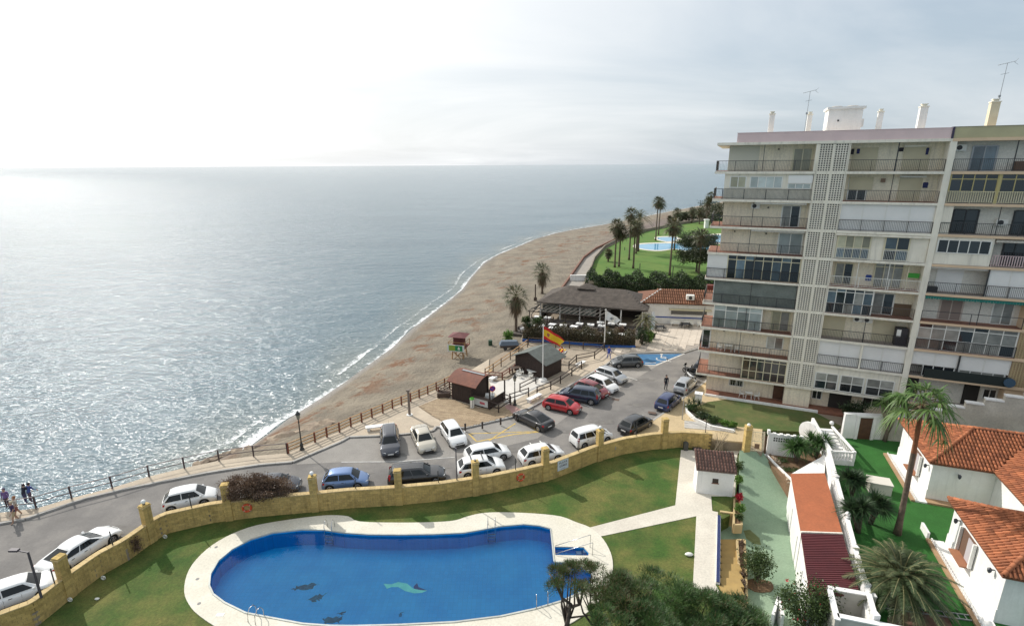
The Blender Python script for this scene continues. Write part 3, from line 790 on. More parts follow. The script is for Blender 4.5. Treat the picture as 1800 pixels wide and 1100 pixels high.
# ================================================================== APARTMENT BUILDINGS
BA = rad(-23.2)
BO = Vector((20.66, 55.39, 0))
def bw(u, v, z=0.0):
    return Vector((BO.x + math.cos(BA) * u - math.sin(BA) * v, BO.y + math.sin(BA) * u + math.cos(BA) * v, z))
bldg = thing('apartment_building', 'white ten storey apartment block with a pink parapet and a stair tower of pierced blocks', 'building', BO, BA)
bld2 = thing('apartment_building', 'apartment block with a khaki parapet and peach coloured balcony edges at the right edge', 'building', BO, BA)
def zk(k): return -0.47 + 2.72 * k
def zf(k): return 0.0 if k == 0 else zk(k) + 0.25
WV = 1.25
def wallbox(b, name, u0, u1, v0, v1, z0, z1, m):
    return MB().box(u0, u1, v0, v1, z0, z1).build(name, m, b)
def railing(b, u0, u1, k, m=darkmetal, left=False, v=0.06, h=1.0, pitch=0.13, zbase=None, right=False, bal=0.018, posts=1.9, side=4.6):
    z = zf(k) if zbase is None else zbase
    mb = MB()
    def run(p, q):
        p = Vector(p); q = Vector(q); n = max(1, int((q - p).length / pitch))
        mb.bar(p + Vector((0,0,h)), q + Vector((0,0,h)), .05, .045); mb.bar(p + Vector((0,0,.09)), q + Vector((0,0,.09)), .03, .03)
        for i in range(1, n):
            c = p.lerp(q, i / n); mb.box(c.x-bal/2, c.x+bal/2, c.y-bal/2, c.y+bal/2, z+.09, z+h)
        npst = max(1, round((q - p).length / posts))
        for i in range(npst + 1):
            c = p.lerp(q, i / npst); mb.box(c.x-.022, c.x+.022, c.y-.022, c.y+.022, z, z+h)
    run((u0, v, z), (u1, v, z))
    if left: run((u0, v + .05, z), (u0, side, z))
    return mb.build('railing', m, b)
def glazing(b, u0, u1, z0, z1, n, v, frame, gl, trans=None, mid=None, fw=0.07, name='window', gls=None):
    """a framed window; n panes across, trans = height of a transom row at the top, mid = height of a row at the bottom"""
    mb = MB(); d = 0.07
    rows = [z0]
    if mid: rows.append(z0 + mid)
    if trans: rows.append(z1 - trans)
    rows.append(z1)
    w = (u1 - u0) / n
    for i in range(n + 1):
        f = fw * (1.6 if i in (0, n) else 1); mb.box(u0 + i*w - f/2, u0 + i*w + f/2, v - d/2, v + d/2, z0, z1)
    for r in rows:
        for i in range(n): mb.box(u0 + i*w + fw/2, u0 + (i+1)*w - fw/2, v - d/2 + .004, v + d/2 - .004, r - fw/2, r + fw/2)
    fr = mb.build(name, frame, b)
    for i in range(n):
        for j in range(len(rows) - 1):
            g = gl if gls is None else gls[(i * 3 + j * 5) % len(gls)]
            me = MB().box(u0 + i*w + fw/2, u0 + (i+1)*w - fw/2, v - .008, v + .008, rows[j] + fw/2, rows[j+1] - fw/2).build('pane', g, fr)
    return fr
def door(b, u0, u1, k, frame=whitemetal, gl=glass, h=2.1, n=2, v=WV - .03, gls=None):
    return glazing(b, u0, u1, zf(k) + .02, zf(k) + h, n, v, frame, gl, name='balcony_door', fw=.08, gls=gls)
def acunit(b, u, v, z, name='air_conditioner'):
    o = MB().box(u, u+.8, v-.3, v, z, z+.55).build(name, whitemetal, b)
    g = MB().cyl((u+.3, v-.3, z+.27), (u+.3, v-.325, z+.27), .2, n=14).build('fan_grille', darkmetal, o)
    return o
def awning(b, u0, u1, k, m=white, v=.25):
    return MB().box(u0, u1, v, v+.16, zk(k+1)-.2, zk(k+1)-.04).build('rolled_awning', m, b)
def post(b, u, k, m=darkmetal, v=.08, w=.05):
    return MB().box(u-w/2, u+w/2, v-w/2, v+w/2, zf(k), zk(k+1)).build('post', m, b)
def lamp(b, u, k, z=2.0, v=WV):
    return MB().box(u-.07, u+.07, v-.12, v, zf(k)+z, zf(k)+z+.16).build('wall_light', mat('dark_lamp', (.12,.1,.08), .5), b)
def boxsh(b, u0, u1, k, n, m=shutter, v=.2, top=True, z0=0.0, name='roller_shutter'):
    w = (u1 - u0) / n
    for i in range(n):
        mb = MB(); zt = zk(k+1) - .02; zb = zf(k) + z0
        mb.box(u0+i*w+.03, u0+(i+1)*w-.03, v, v+.03, zb, zt)
        q = zb + .05
        while q < zt - .08:
            mb.box(u0+i*w+.05, u0+(i+1)*w-.05, v-.012, v-.001, q, q+.11); q += .13
        mb.build(name, m, b)
    mb = MB()
    for i in range(n+1): mb.box(u0+i*w-.04, u0+i*w+.04, v-.03, v+.06, zf(k)+z0, zk(k+1))
    mb.build('shutter_rail', whitemetal, b)
# --- shells
wallbox(bldg, 'wall', 1.1, 8.95, WV, 13, 0, 26.75, fac_white)
wallbox(bldg, 'wall', 11.4, 18.85, WV, 13, 0, 26.75, fac_white)
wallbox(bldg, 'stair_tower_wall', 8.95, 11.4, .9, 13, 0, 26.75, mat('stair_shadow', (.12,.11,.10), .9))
wallbox(bld2, 'wall', 19.36, 26.85, WV, 13, 0, 26.75, mat('facade_cream', (0.76, 0.73, 0.65), 0.85, (0.68, 0.65, 0.58), 0.5, bump=0.2, bscale=8, dirt=0.12))
wallbox(bld2, 'wall', 26.85, 34, .25, 13, 0, 26.7, peach)
MB().box(18.85, 19.35, -.02, 13, 0, 27.0).build('pilaster', fac_white2, bldg)
# white plaster trims
for k in range(1, 10):
    MB().box(-.04, 8.94, -.04, WV, zk(k), zf(k)-.03).build('balcony_slab', fac_white2, bldg)
    MB().box(0.0, 8.93, 0.0, WV, zf(k)-.029, zf(k)).build('balcony_floor', terra if k in (1,2,3,5,6,7) else mat('grey_tile', (.33,.29,.26), .8), bldg)
    MB().box(-.04, 1.1, WV+.001, 4.8, zk(k), zf(k)-.03).build('balcony_slab', fac_white2, bldg)
    MB().box(0, 1.1, WV+.001, 4.75, zf(k)-.029, zf(k)).build('balcony_floor', terra, bldg)
    MB().box(11.41, 18.84, -.04, WV, zk(k), zf(k)-.03).build('balcony_slab', fac_white2, bldg)
    MB().box(11.42, 18.83, 0.0, WV, zf(k)-.029, zf(k)).build('balcony_floor', terra if k in (4,5,8) else mat('grey_tile', (.33,.29,.26), .8), bldg)
    MB().box(19.36, 26.84, -.04, WV, zk(k), zf(k)-.03).build('balcony_slab', peach, bld2)
    MB().box(19.36, 26.84, 0.0, WV, zf(k)-.029, zf(k)).build('balcony_floor', terra if k in (3,4) else mat('grey_tile', (.33,.29,.26), .8), bld2)
# side walls between bays (balcony ends)
for u, b in ((8.86, bldg), (11.43, bldg)):
    for k in range(1, 10): MB().box(u, u+.08, .02, WV, zf(k), zk(k+1)).build('end_wall', fac_white2, b)
# roof slabs and parapets
MB().box(-.04, 18.84, -.06, 13.1, 26.75, 27.0).build('roof_slab', fac_white2, bldg)
mb = MB(); mb.box(1.74, 18.84, .05, .25, 27.0, 27.85).box(1.74, 1.94, .25, 13, 27.0, 27.85).box(1.70, 18.85, .02, .28, 27.85, 27.9)
mb.build('parapet', pink, bldg)
MB().box(18.85, 18.99, -.05, .5, 26.98, 27.95).build('parapet_joint', mat('dark_joint', (.06,.05,.09), .8), bldg)
MB().box(19.0, 34, -.06, 13.1, 26.75, 27.0).build('roof_slab', peach, bld2)
MB().box(19.0, 34, .03, .25, 27.0, 27.9).build('parapet', khaki, bld2)
MB().box(18.99, 34, .0, .3, 27.9, 27.95).build('parapet_coping', mat('coping_dark', (.3,.27,.2), .8), bld2)
# chimneys, lift house, antennas
def chimney(u, w, z1, m, b, v=2.4, lid=True):
    o = MB().box(u-w/2, u+w/2, v, v+w, 27.0, z1-.28).build('chimney', m, b)
    mb = MB().box(u-w/2-.05, u+w/2+.05, v-.05, v+w+.05, z1-.28, z1-.2).box(u-w*.32, u+w*.32, v+w*.18, v+w*.82, z1-.2, z1-.06).box(u-w*.42, u+w*.42, v+w*.08, v+w*.92, z1-.06, z1)
    mb.build('chimney_cap', fac_white2, o); return o
chimney(4.7, .5, 29.95, whiteb, bldg); chimney(8.1, .42, 29.85, whiteb, bldg, v=3.2); chimney(13.95, .42, 29.85, whiteb, bldg, v=3)
chimney(17.1, .6, 30.1, whiteb, bldg, v=2.4); chimney(22.1, .62, 30.25, mat('cream_paint', (.72,.66,.5), .85, (.62,.56,.42), 1), bld2, v=2.2)
lh = MB().box(9.55, 12.35, 2.2, 5, 27.0, 29.9).build('lift_house', whiteb, bldg)
MB().box(9.4, 12.55, 2.05, 5.15, 29.9, 30.1).build('lift_house_roof', whiteb, lh)
for u in (10.3, 11.6): MB().lathe([(.55, 0), (.55, .1), (.4, .16)], (u, 3.4, 30.1), 16).build('roof_cowl', mat('grey_concrete', (.45,.43,.4), .9), lh)
MB().box(12.35, 12.6, 2.6, 3.6, 28.3, 29.0).build('roof_vent', whiteb, lh)
MB().box(10.35, 10.5, 2.15, 2.2, 28.8, 28.95).build('small_opening', glass, lh)
def antenna(u, z1, v, label, b):
    t = thing('television_antenna', label, 'antenna', bw(u, v, 27.0), BA, 'rooftop television antennas')
    h = z1 - 27
    MB().cyl((0,0,0), (0.05,0,h), .03, .02, 6).build('mast', greymetal, t)
    mb = MB().bar((-.55,0,h-.15), (.6,0,h+.1), .03, .03)
    for i in range(7): 
        x = -.5 + i * .17; l = .3 - i * .02; mb.bar((x,-l,h-.13+i*.035), (x,l,h-.13+i*.035), .015, .015)
    mb.bar((.5,0,h+.02),(.75,.1,h+.3),.02,.02).bar((.5,0,h+.02),(.75,-.1,h-.2),.02,.02)
    mb.build('aerial', greymetal, t)
    MB().bar((-.25,0,h-.9),(.3,0,h-.8),.03,.03).box(-.08,.08,-.06,.06,h*.55,h*.55+.2).build('crossbar', greymetal, t)
antenna(7.75, 31.7, 3.0, 'thin television antenna on the pink block beside a narrow white chimney', bldg)
antenna(22.3, 33.1, 2.5, 'tall television antenna rising beside the cream chimney of the khaki block', bld2)
t = MB().box(-.35,.35,-.3,.3,0,.5)
# --- pierced block screens of the stair tower (alike blocks, far smaller than ten pixels: joined per storey)
def screen(b, u0, u1, k, m, v=0.0, z0=None, z1=None):
    z0 = zf(k) if z0 is None else z0; z1 = zk(k+1) if z1 is None else z1
    mb = MB(); n = max(2, round((u1-u0)/.215)); r = max(2, round((z1-z0)/.205)); du = (u1-u0)/n; dz = (z1-z0)/r
    for i in range(n+1): mb.box(u0+i*du-.044, u0+i*du+.044, v, v+.05, z0, z1)
    for j in range(r+1): mb.box(u0, u1, v+.004, v+.046, max(z0, z0+j*dz-.038), min(z1, z0+j*dz+.038))
    for i in range(n):
        for j in range(r):
            pass
    stuff(mb.build('block_screen', m, b))
scr_m = mat('screen_block', (0.80, 0.76, 0.66), 0.9, (0.72, 0.68, 0.58), 1.2)
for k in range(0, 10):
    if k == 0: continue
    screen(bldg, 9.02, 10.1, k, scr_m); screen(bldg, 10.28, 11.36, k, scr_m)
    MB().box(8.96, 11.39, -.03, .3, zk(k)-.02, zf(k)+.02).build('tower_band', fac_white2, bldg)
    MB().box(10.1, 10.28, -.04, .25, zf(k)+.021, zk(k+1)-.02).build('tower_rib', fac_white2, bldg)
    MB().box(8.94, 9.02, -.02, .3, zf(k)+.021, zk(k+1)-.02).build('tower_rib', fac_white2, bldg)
tan_b = mat('tan_screen_block', (0.46, 0.36, 0.20), 0.9, (0.40, 0.31, 0.18), 1.2)
for k in range(2, 10):
    screen(bld2, 26.9, 28.6, k, tan_b, v=.05)
    MB().box(26.85, 28.7, 0.0, .25, zk(k)-.02, zf(k)+.02).build('tower_band', peach, bld2)
# --- column A, from the top
b = bldg
railing(b, .06, 8.85, 9, left=True); post(b, 4.3, 9); door(b, 6.95, 8.55, 9, yellowmetal if False else creammetal, yellow_glass); lamp(b, 5.6, 9); MB().box(8.7, 8.86, 0, .15, zf(9), zk(10)).build('post', fac_white2, b)
MB().box(1.12, 3.9, WV-.05, WV-.002, zf(9)+.02, zk(10)-.05).build('wall_panel', mat('old_cream', (.62,.60,.50), .8), b)
MB().box(.95, 8.84, .22, .3, zf(8), zk(9)).build('infill_wall', fac_white2, b); glazing(b, 1.5, 2.95, zf(8)+1.15, zf(8)+2.2, 2, .19, whitemetal, yellow_glass, name='window'); glazing(b, 3.35, 6.2, zf(8)+1.15, zf(8)+2.2, 4, .19, whitemetal, pale_glass)
glazing(b, 6.75, 8.7, zf(8)+1.1, zf(8)+1.55, 3, .19, whitemetal, pale_glass); MB().box(6.7, 8.8, .1, .215, zf(8)+1.6, zf(8)+2.35).build('shutter_box', shutter, b)
railing(b, .9, 8.85, 8, left=False, pitch=.105, bal=.022); railing(b, .06, .85, 8, left=True)
railing(b, .9, 8.85, 7, left=False); railing(b, .06, .85, 7, left=True, h=1.1); post(b, 3.9, 7); acunit(b, 3.7, WV, zf(7)+1.75); lamp(b, 5.3, 7, 1.8); door(b, 6.6, 8.2, 7, whitemetal, glass, gls=[curtain_glass, glass]); awning(b, 4.0, 8.6, 7)
railing(b, .9, 8.85, 6, left=False, m=greymetal if False else darkmetal); railing(b, .06, .85, 6, left=False); post(b, 3.9, 6); door(b, 6.6, 8.75, 6, whitemetal, pale_glass); awning(b, 3.9, 8.8, 6); lamp(b, 5.4, 6, 1.9); lamp(b, 2.4, 6, 2.0)
MB().box(.05, 2.0, .15, .2, zf(5), zk(6)).build('corrugated_panel', shutter, b); MB().box(.05, .1, .2, 3.0, zf(5), zk(6)).build('corrugated_panel', shutter, b)
q = MB(); 
for i in range(22): q.box(.07+i*.09, .1+i*.09, .135, .149, zf(5)+.05, zk(6)-.05)
stuff(q.build('panel_ribs', shutter, b))
glazing(b, 2.05, 8.8, zf(5), zk(6), 8, .2, creammetal, glass, trans=.45, gls=[glass, glass, glass, blue_glass]); railing(b, .06, 8.85, 5, left=True, side=3); post(b, 4.55, 5, v=.1, w=.07)
MB().box(.9, 8.8, .3, .34, zf(4), zk(5)).build('screen_curtain', mat('grey_green_cloth', (.20,.225,.205), .9, (.15,.17,.155), .9, bump=.4, bscale=2), b); railing(b, .06, 8.85, 4, left=True); post(b, 4.6, 4); post(b, .95, 4, whitemetal)
stuff(MB().bar((.02,.1,zf(4)+.95),(.9,3.2,zf(4)+2.3),.05,.05).build('side_brace', whitemetal, b)) if False else None
glazing(b, 1.2, 5.9, zf(3), zk(4), 4, .22, whitemetal, pale_glass, trans=.55, gls=[pale_glass, curtain_glass, pale_glass]); railing(b, .06, 8.85, 3, left=True); post(b, 4.4, 3); door(b, 6.9, 8.6, 3, creammetal, yellow_glass, gls=[yellow_glass, curtain_glass])
railing(b, .06, 8.85, 2, left=True, pitch=.26); post(b, 4.1, 2); glazing(b, 6.75, 8.3, zf(2)+.7, zf(2)+1.95, 2, WV-.03, whitemetal, curtain_glass); door(b, .25, 1.05, 2, whitemetal, glass, n=1, v=.9); lamp(b, 2.4, 2); lamp(b, 5.4, 2)
railing(b, .06, 4.5, 1, left=True, pitch=.26); glazing(b, 4.6, 8.85, zf(1), zk(2)-.05, 6, .15, creammetal, glass, trans=.3, mid=.95)
# ground floor, column A
glazing(b, 3.5, 4.95, 1.05, 1.75, 2, WV-.03, whitemetal, glass); q = MB()
for i in range(6): q.box(3.62+i*.24, 3.645+i*.24, WV-.12, WV-.095, 1.05, 1.75)
q.build('window_grille', whitemetal, b)
dd = MB().box(8.0, 9.05, WV-.06, WV-.01, .2, 2.15).build('door', brown_door, b); MB().box(8.1, 8.5, WV-.075, WV-.06, .4, 1.9).box(8.56, 8.95, WV-.075, WV-.06, .4, 1.9).build('door_panel', brown_door, dd)
MB().box(8.98, 11.42, .25, WV, 0, 2.25).build('wall', fac_white, b)
dd = glazing(b, 11.7, 12.6, .9, 1.9, 2, WV-.03, whitemetal, glass); dd2 = MB().box(13.3, 15.3, WV-.06, WV-.01, .1, 2.1).build('door', mat('black_door', (.03,.028,.025), .6), b)
glazing(b, 16.3, 17.9, .9, 1.9, 2, WV-.03, whitemetal, glass)
lamp(b, 5.0, 0, 2.0); lamp(b, 14.3, 0, 2.0)
# --- column B
railing(b, 11.5, 18.8, 9); post(b, 15.2, 9, w=.08); MB().box(11.9, 13.9, WV-.05, WV-.001, zf(9), zf(9)+2.1).build('roller_shutter', beige_shutter, b); MB().box(15.9, 17.9, WV-.05, WV-.001, zf(9), zf(9)+2.1).build('roller_shutter', beige_shutter, b)
MB().box(15.8, 17.6, WV-.16, WV-.06, zf(9)+2.1, zf(9)+2.25).build('shutter_box', fac_white2, b)
railing(b, 11.5, 18.8, 8, mat('brown_metal', (.12,.10,.085), .5)); post(b, 15.2, 8); door(b, 12.0, 13.5, 8, whitemetal, glass, gls=[glass]); MB().box(12.0, 13.9, WV-.13, WV-.07, zf(8)+1.0, zf(8)+2.15).build('roller_shutter', beige_shutter, b)
MB().box(16, 17.7, WV-.08, WV-.001, zf(8), zf(8)+2.1).build('roller_shutter', beige_shutter, b); MB().box(15.9, 17.9, WV-.3, WV-.02, zf(8)+2.15, zf(8)+2.3).build('rolled_awning', white, b); MB().box(14.5, 14.85, WV-.15, WV, zf(8)+1.7, zf(8)+2.05).build('vent_box', mat('rust_metal', (.25,.17,.12), .7), b)
boxsh(b, 11.5, 18.8, 7, 4); railing(b, 11.5, 18.8, 7, v=.03)
MB().box(11.42, 18.83, .12, .3, zf(6), zk(7)).build('infill_wall', fac_white2, b); MB().box(11.42, 18.83, -.25, .1, zk(7)-.2, zk(7)-.05).build('cornice', fac_white2, b)
glazing(b, 11.65, 14.35, zf(6)+.1, zk(7)-.25, 4, .09, creammetal, blue_glass, mid=1.0, gls=[blue_glass, glass, yellow_glass]); glazing(b, 15.5, 17.4, zf(6)+.1, zk(7)-.25, 2, .09, creammetal, glass, mid=1.0, gls=[glass, blue_glass])
railing(b, 11.65, 14.35, 6, whitemetal, v=.02, h=1.0, zbase=zf(6)); railing(b, 15.5, 17.4, 6, whitemetal, v=.02, h=1.0)
railing(b, 11.5, 18.8, 5, whitemetal, posts=2.4); post(b, 13.7, 5, whitemetal); post(b, 16.2, 5, whitemetal); door(b, 12.0, 13.5, 5, creammetal, glass, gls=[curtain_glass, glass]); glazing(b, 15.3, 17.6, zf(5), zk(6)-.1, 3, WV-.05, creammetal, curtain_glass, trans=.4); MB().box(17.8, 18.75, .5, .55, zf(5)+1.2, zf(5)+1.65).build('green_screen', mat('green_sheet', (.05,.30,.04), .7), b); MB().box(17.75, 17.83, .4, .6, zf(5), zk(6)).build('post', creammetal, b)
glazing(b, 11.5, 15.35, zf(4), zk(5), 5, .15, whitemetal, glass, trans=.3, mid=1.0, gls=[glass, blue_glass, curtain_glass, glass]); railing(b, 11.5, 18.8, 4, mat('brown_metal', (.12,.10,.085), .5)); door(b, 15.6, 17.3, 4, whitemetal, glass, n=2, gls=[curtain_glass, glass]); MB().box(17.3, 18.8, WV-.04, WV-.001, zf(4), zf(4)+1.2).build('wall_panel', mat('dark_cane', (.16,.11,.07), .9), b)
railing(b, 11.5, 18.8, 3); MB().box(11.7, 13.6, WV-.05, WV-.001, zf(3), zf(3)+2.1).build('roller_shutter', beige_shutter, b); MB().box(16, 17.9, WV-.05, WV-.001, zf(3), zf(3)+2.1).build('roller_shutter', beige_shutter, b); acunit(b, 14.2, WV, zf(3)+1.8); acunit(b, 15.05, WV, zf(3)+1.8); post(b, 15.1, 3)
cab = MB().box(17.75, 18.7, .25, .95, zf(3), zf(3)+1.75).build('cabinet', mat('dark_cabinet', (.03,.03,.035), .5), b); MB().box(17.8, 18.15, .235, .25, zf(3)+.9, zf(3)+1.6).build('cabinet_panel', whitemetal, cab)
boxsh(b, 11.5, 18.8, 2, 4); railing(b, 11.5, 15.1, 2, v=.03, pitch=.15); railing(b, 15.3, 18.8, 2, v=.03, pitch=.15); MB().box(15.12, 15.28, 0, .18, zf(2), zk(3)).build('post', fac_white2, b)
MB().box(11.42, 18.83, .14, .3, zf(1), zk(2)).build('infill_wall', fac_white2, b)
for u0, u1 in ((11.6, 13.6), (13.85, 15.85), (16.1, 18.4)): glazing(b, u0, u1, zf(1)+.05, zf(1)+1.75, 2, .1, whitemetal, glass, mid=.85, gls=[glass, blue_glass, curtain_glass])
# --- column C (second block)
b = bld2
railing(b, 19.4, 26.8, 9); acunit(b, 19.55, WV, zf(9)+1.7); door(b, 20.9, 22.6, 9, blue_glass if False else greymetal, blue_glass); post(b, 23.5, 9, w=.07); door(b, 25, 26.5, 9, whitemetal, glass); MB().box(23.9, 25.0, .7, 1.1, zf(9), zf(9)+.8).build('shelf', mat('brown_box', (.15,.09,.06), .7), b)
for u0, u1, n in ((19.45, 22.75, 4), (22.95, 26.8, 4)):
    glazing(b, u0, u1, zf(8)+1.0, zk(9), n, .12, yellowmetal, glass, trans=.42); railing(b, u0, u1, 8, creammetal, v=.08, pitch=.16, bal=.06)
MB().box(22.75, 22.95, .05, .25, zf(8), zk(9)).build('post', yellowmetal, b)
railing(b, 19.4, 26.8, 7, h=1.0); door(b, 20.5, 22.3, 7, glass if False else darkmetal, glass); door(b, 24.8, 26.4, 7, darkmetal, glass); post(b, 23.4, 7); MB().box(19.38, 20.1, .1, .2, zf(7), zk(8)).build('side_panel', fac_white2, b)
acunit(b, 23.6, WV, zf(7)+.8)
MB().box(19.4, 23.5, .1, .28, zf(6), zk(7)).build('infill_wall', fac_white2, b); glazing(b, 19.5, 23.3, zf(6)+1.05, zf(6)+2.2, 5, .07, whitemetal, glass)
railing(b, 23.6, 26.8, 6, mat('pinkish_metal', (.55,.42,.42), .5), pitch=.17, bal=.07); door(b, 24.6, 26.2, 6, darkmetal, glass); MB().box(23.6, 26.8, .0, .5, zk(7)-.32, zk(7)-.12).build('awning_valance', mat('striped_cloth', (.55,.52,.46), .8, (.4,.37,.32), 6), b)
railing(b, 19.4, 23.6, 5); MB().box(20.2, 22.2, WV-.05, WV-.001, zf(5), zf(5)+2.1).build('roller_shutter', beige_shutter if False else shutter, b); awning(b, 19.45, 23.6, 5); post(b, 23.62, 5, w=.1); boxsh(b, 23.75, 26.75, 5, 2); railing(b, 23.75, 26.8, 5, v=.03); MB().box(19.5, 20.3, .4, .9, zf(5), zf(5)+.5).build('box', darkmetal, b)
railing(b, 19.4, 26.8, 4, pitch=99, posts=3.6); MB().box(19.4, 26.8, -.02, .9, zk(5)-.14, zk(5)-.05).build('awning', mat('green_canvas', (.02,.17,.14), .8), b); q = MB()
for i in range(37): q.box(19.4+i*.2, 19.58+i*.2, -.03, -.015, zk(5)-.3+.03*(i % 2), zk(5)-.1)
q.build('awning_fringe', MATS['green_canvas'], b)
door(b, 21.0, 22.7, 4, mat('brown_frame', (.5,.42,.36), .5), mat('brown_curtain', (.26,.20,.17), .6), h=2.1); door(b, 24.9, 26.4, 4, whitemetal, curtain_glass); post(b, 23.6, 4); lamp(b, 23.9, 4, 2.0)
glazing(b, 19.4, 26.75, zf(3), zk(4), 7, .18, whitemetal, curtain_glass, trans=.4, mid=1.0, gls=[curtain_glass, curtain_glass, glass, curtain_glass]); railing(b, 19.4, 26.8, 3, v=.04)
boxsh(b, 19.45, 22.9, 2, 2, z0=1.1); boxsh(b, 23.1, 26.75, 2, 2, z0=1.0); glazing(b, 20.4, 22.85, zf(2), zf(2)+1.1, 3, .3, whitemetal, glass); glazing(b, 23.2, 26.6, zf(2), zf(2)+1.0, 4, .3, whitemetal, curtain_glass)
railing(b, 19.4, 20.3, 2); MB().box(20.5, 26.95, -.06, 0.0, zf(2)-.05, zf(2)+.85).build('shade_net', mat('black_net', (.02,.028,.026), .9), b); MB().cyl((26.9,-.2,zf(2)+.4), (26.9,.3,zf(2)+.4), .42, n=16).build('round_net_end', mat('blue_grey', (.05,.1,.16), .6), b)
post(b, 23.0, 2, w=.1)
for u0, u1 in ((19.6, 20.6), (24.2, 25.4)): MB().box(u0, u1, WV-.06, WV-.01, zf(1), zf(1)+2.1).build('door', mat('black_door', (.03,.028,.025), .6), b)
glazing(b, 25.7, 26.7, zf(1)+.8, zf(1)+1.8, 2, WV-.03, whitemetal, glass)
door(b, 20.0, 21.6, 0, darkmetal, glass); door(b, 24, 25.5, 0, darkmetal, glass)
# terrace along the foot of the white block
terr = [bw(1.2,1.25), bw(1.2,-.55), bw(19.4,-.55), bw(19.4,1.25)]
struct(MB().prism([(p.x, p.y) for p in terr], -1, .16).build('terrace', terra))
kb = MB().bar(bw(1.1,-.6,.0), bw(12.2,-.6,.0), .18, .34, z=1.0)
struct(kb.build('terrace_kerb', whiteb))
# balcony things that would move on their own
def ptable(p, rz, label, m, r=.35, h=.7, name='table'):
    t = thing(name, label, 'table', p, rz)
    MB().box(-r*1.2, r*1.2, -r, r, h-.03, h).build('tabletop', m, t)
    for sx in (-1,1):
        for sy in (-1,1): MB().bar((sx*r*.95, sy*r*.75, 0), (sx*r*.8, sy*r*.6, h-.03), .04, .04).build('leg', m, t)
    return t
def pchair(p, rz, label, m, group=None, s=1.0):
    t = thing('chair', label, 'chair', p, rz, group)
    MB().box(-.22, .22, -.22, .22, .40, .44).build('seat', m, t)
    mb = MB(); 
    for i in range(5): mb.box(-.2+i*.09, -.16+i*.09, .19, .22, .47, .80)
    mb.box(-.22, .22, .185, .225, .80, .86).box(-.22,.22,.185,.225,.44,.47); mb.build('backrest', m, t)
    for sx in (-1,1):
        for sy in (-1,1): MB().bar((sx*.23, sy*.23, 0), (sx*.18, sy*.18, .40), .035, .035).build('leg', m, t)
        MB().bar((sx*.23,-.2,.62),(sx*.23,.2,.62),.04,.03).bar((sx*.23,-.2,.42),(sx*.23,-.2,.62),.03,.03).build('armrest', m, t)
    return t
ptable(bw(3.0, .6, zf(2)), BA, 'white table on the first white block balcony above the plant balcony', whitemetal)
pchair(bw(2.1, .6, zf(2)), BA+1.2, 'white chair left of the white table on the second floor balcony', whitemetal)
pchair(bw(3.9, .65, zf(2)), BA-1.5, 'white chair right of the white table on the second floor balcony', whitemetal)
ptable(bw(5.6, .35, .16), BA, 'small white garden table on the terrace left of the brown door', whitemetal, r=.3)
pchair(bw(4.9, .4, .16), BA+1.4, 'white garden chair left of the terrace table', whitemetal)
pchair(bw(6.4, .4, .16), BA-1.4, 'white garden chair right of the terrace table', whitemetal)
def cloth(u, k, z, w, h, m, label, name='hanging_cloth'):
    p = bw(u, .45, zf(k) + z); mb = MB(); n = 5
    P = []
    for j in range(n + 1):
        for i in range(n + 1): P.append((w * (i/n - .5) * (1 - .2 * (j == 0)), .03 * math.sin(i * 2.1 + j), -h * j / n))
    F = [(j*(n+1)+i, (j+1)*(n+1)+i, (j+1)*(n+1)+i+1, j*(n+1)+i+1) for j in range(n) for i in range(n)]
    mb.add(P, F).add([(x, y + .012, z2) for x, y, z2 in P], [tuple(reversed(f)) for f in F])
    o = mb.build(name, m); 
    o.location = p + Vector((0, 0, -h)); o.rotation_euler = (0, 0, BA); return tag(o, label, 'laundry')
navy = mat('navy_cloth', (.02,.025,.08), .9); blk = mat('black_cloth', (.02,.02,.025), .9)
cloth(11.75, 9, 2.0, .25, .5, blk, 'black garment hanging leftmost on the top floor line beside the block screen')
cloth(12.2, 9, 2.0, .25, .45, navy, 'dark garment hanging second from the left on the top floor line')
cloth(15.5, 9, 2.05, .35, .35, blk, 'dark shirt hanging by the middle post of the top floor balcony')
cloth(17.45, 9, 2.0, .22, .6, navy, 'long navy garment hanging towards the right of the top floor balcony')
cloth(17.8, 8, 1.75, .4, .5, navy, 'navy towel hanging at the right of the balcony with the rust vent box')
cloth(14.75, 5, 1.25, .5, .6, mat('blue_cloth', (.03,.06,.22), .9), 'blue shirt drying on the balcony with the white railing')
def bplant(u, v, k, label, s=.5, z=None, n=160, name='potted_plant'):
    t = thing(name, label, 'plant', bw(u, v, zf(k) if z is None else z), BA)
    MB().lathe([(.12,0),(.18,.28),(.16,.28)], n=10).build('pot', terra, t)
    leafball('foliage', t, (0,0,.28+s*.7), (s,s*.7,s*.8), n, .09, 'pot_leaf')
    return t
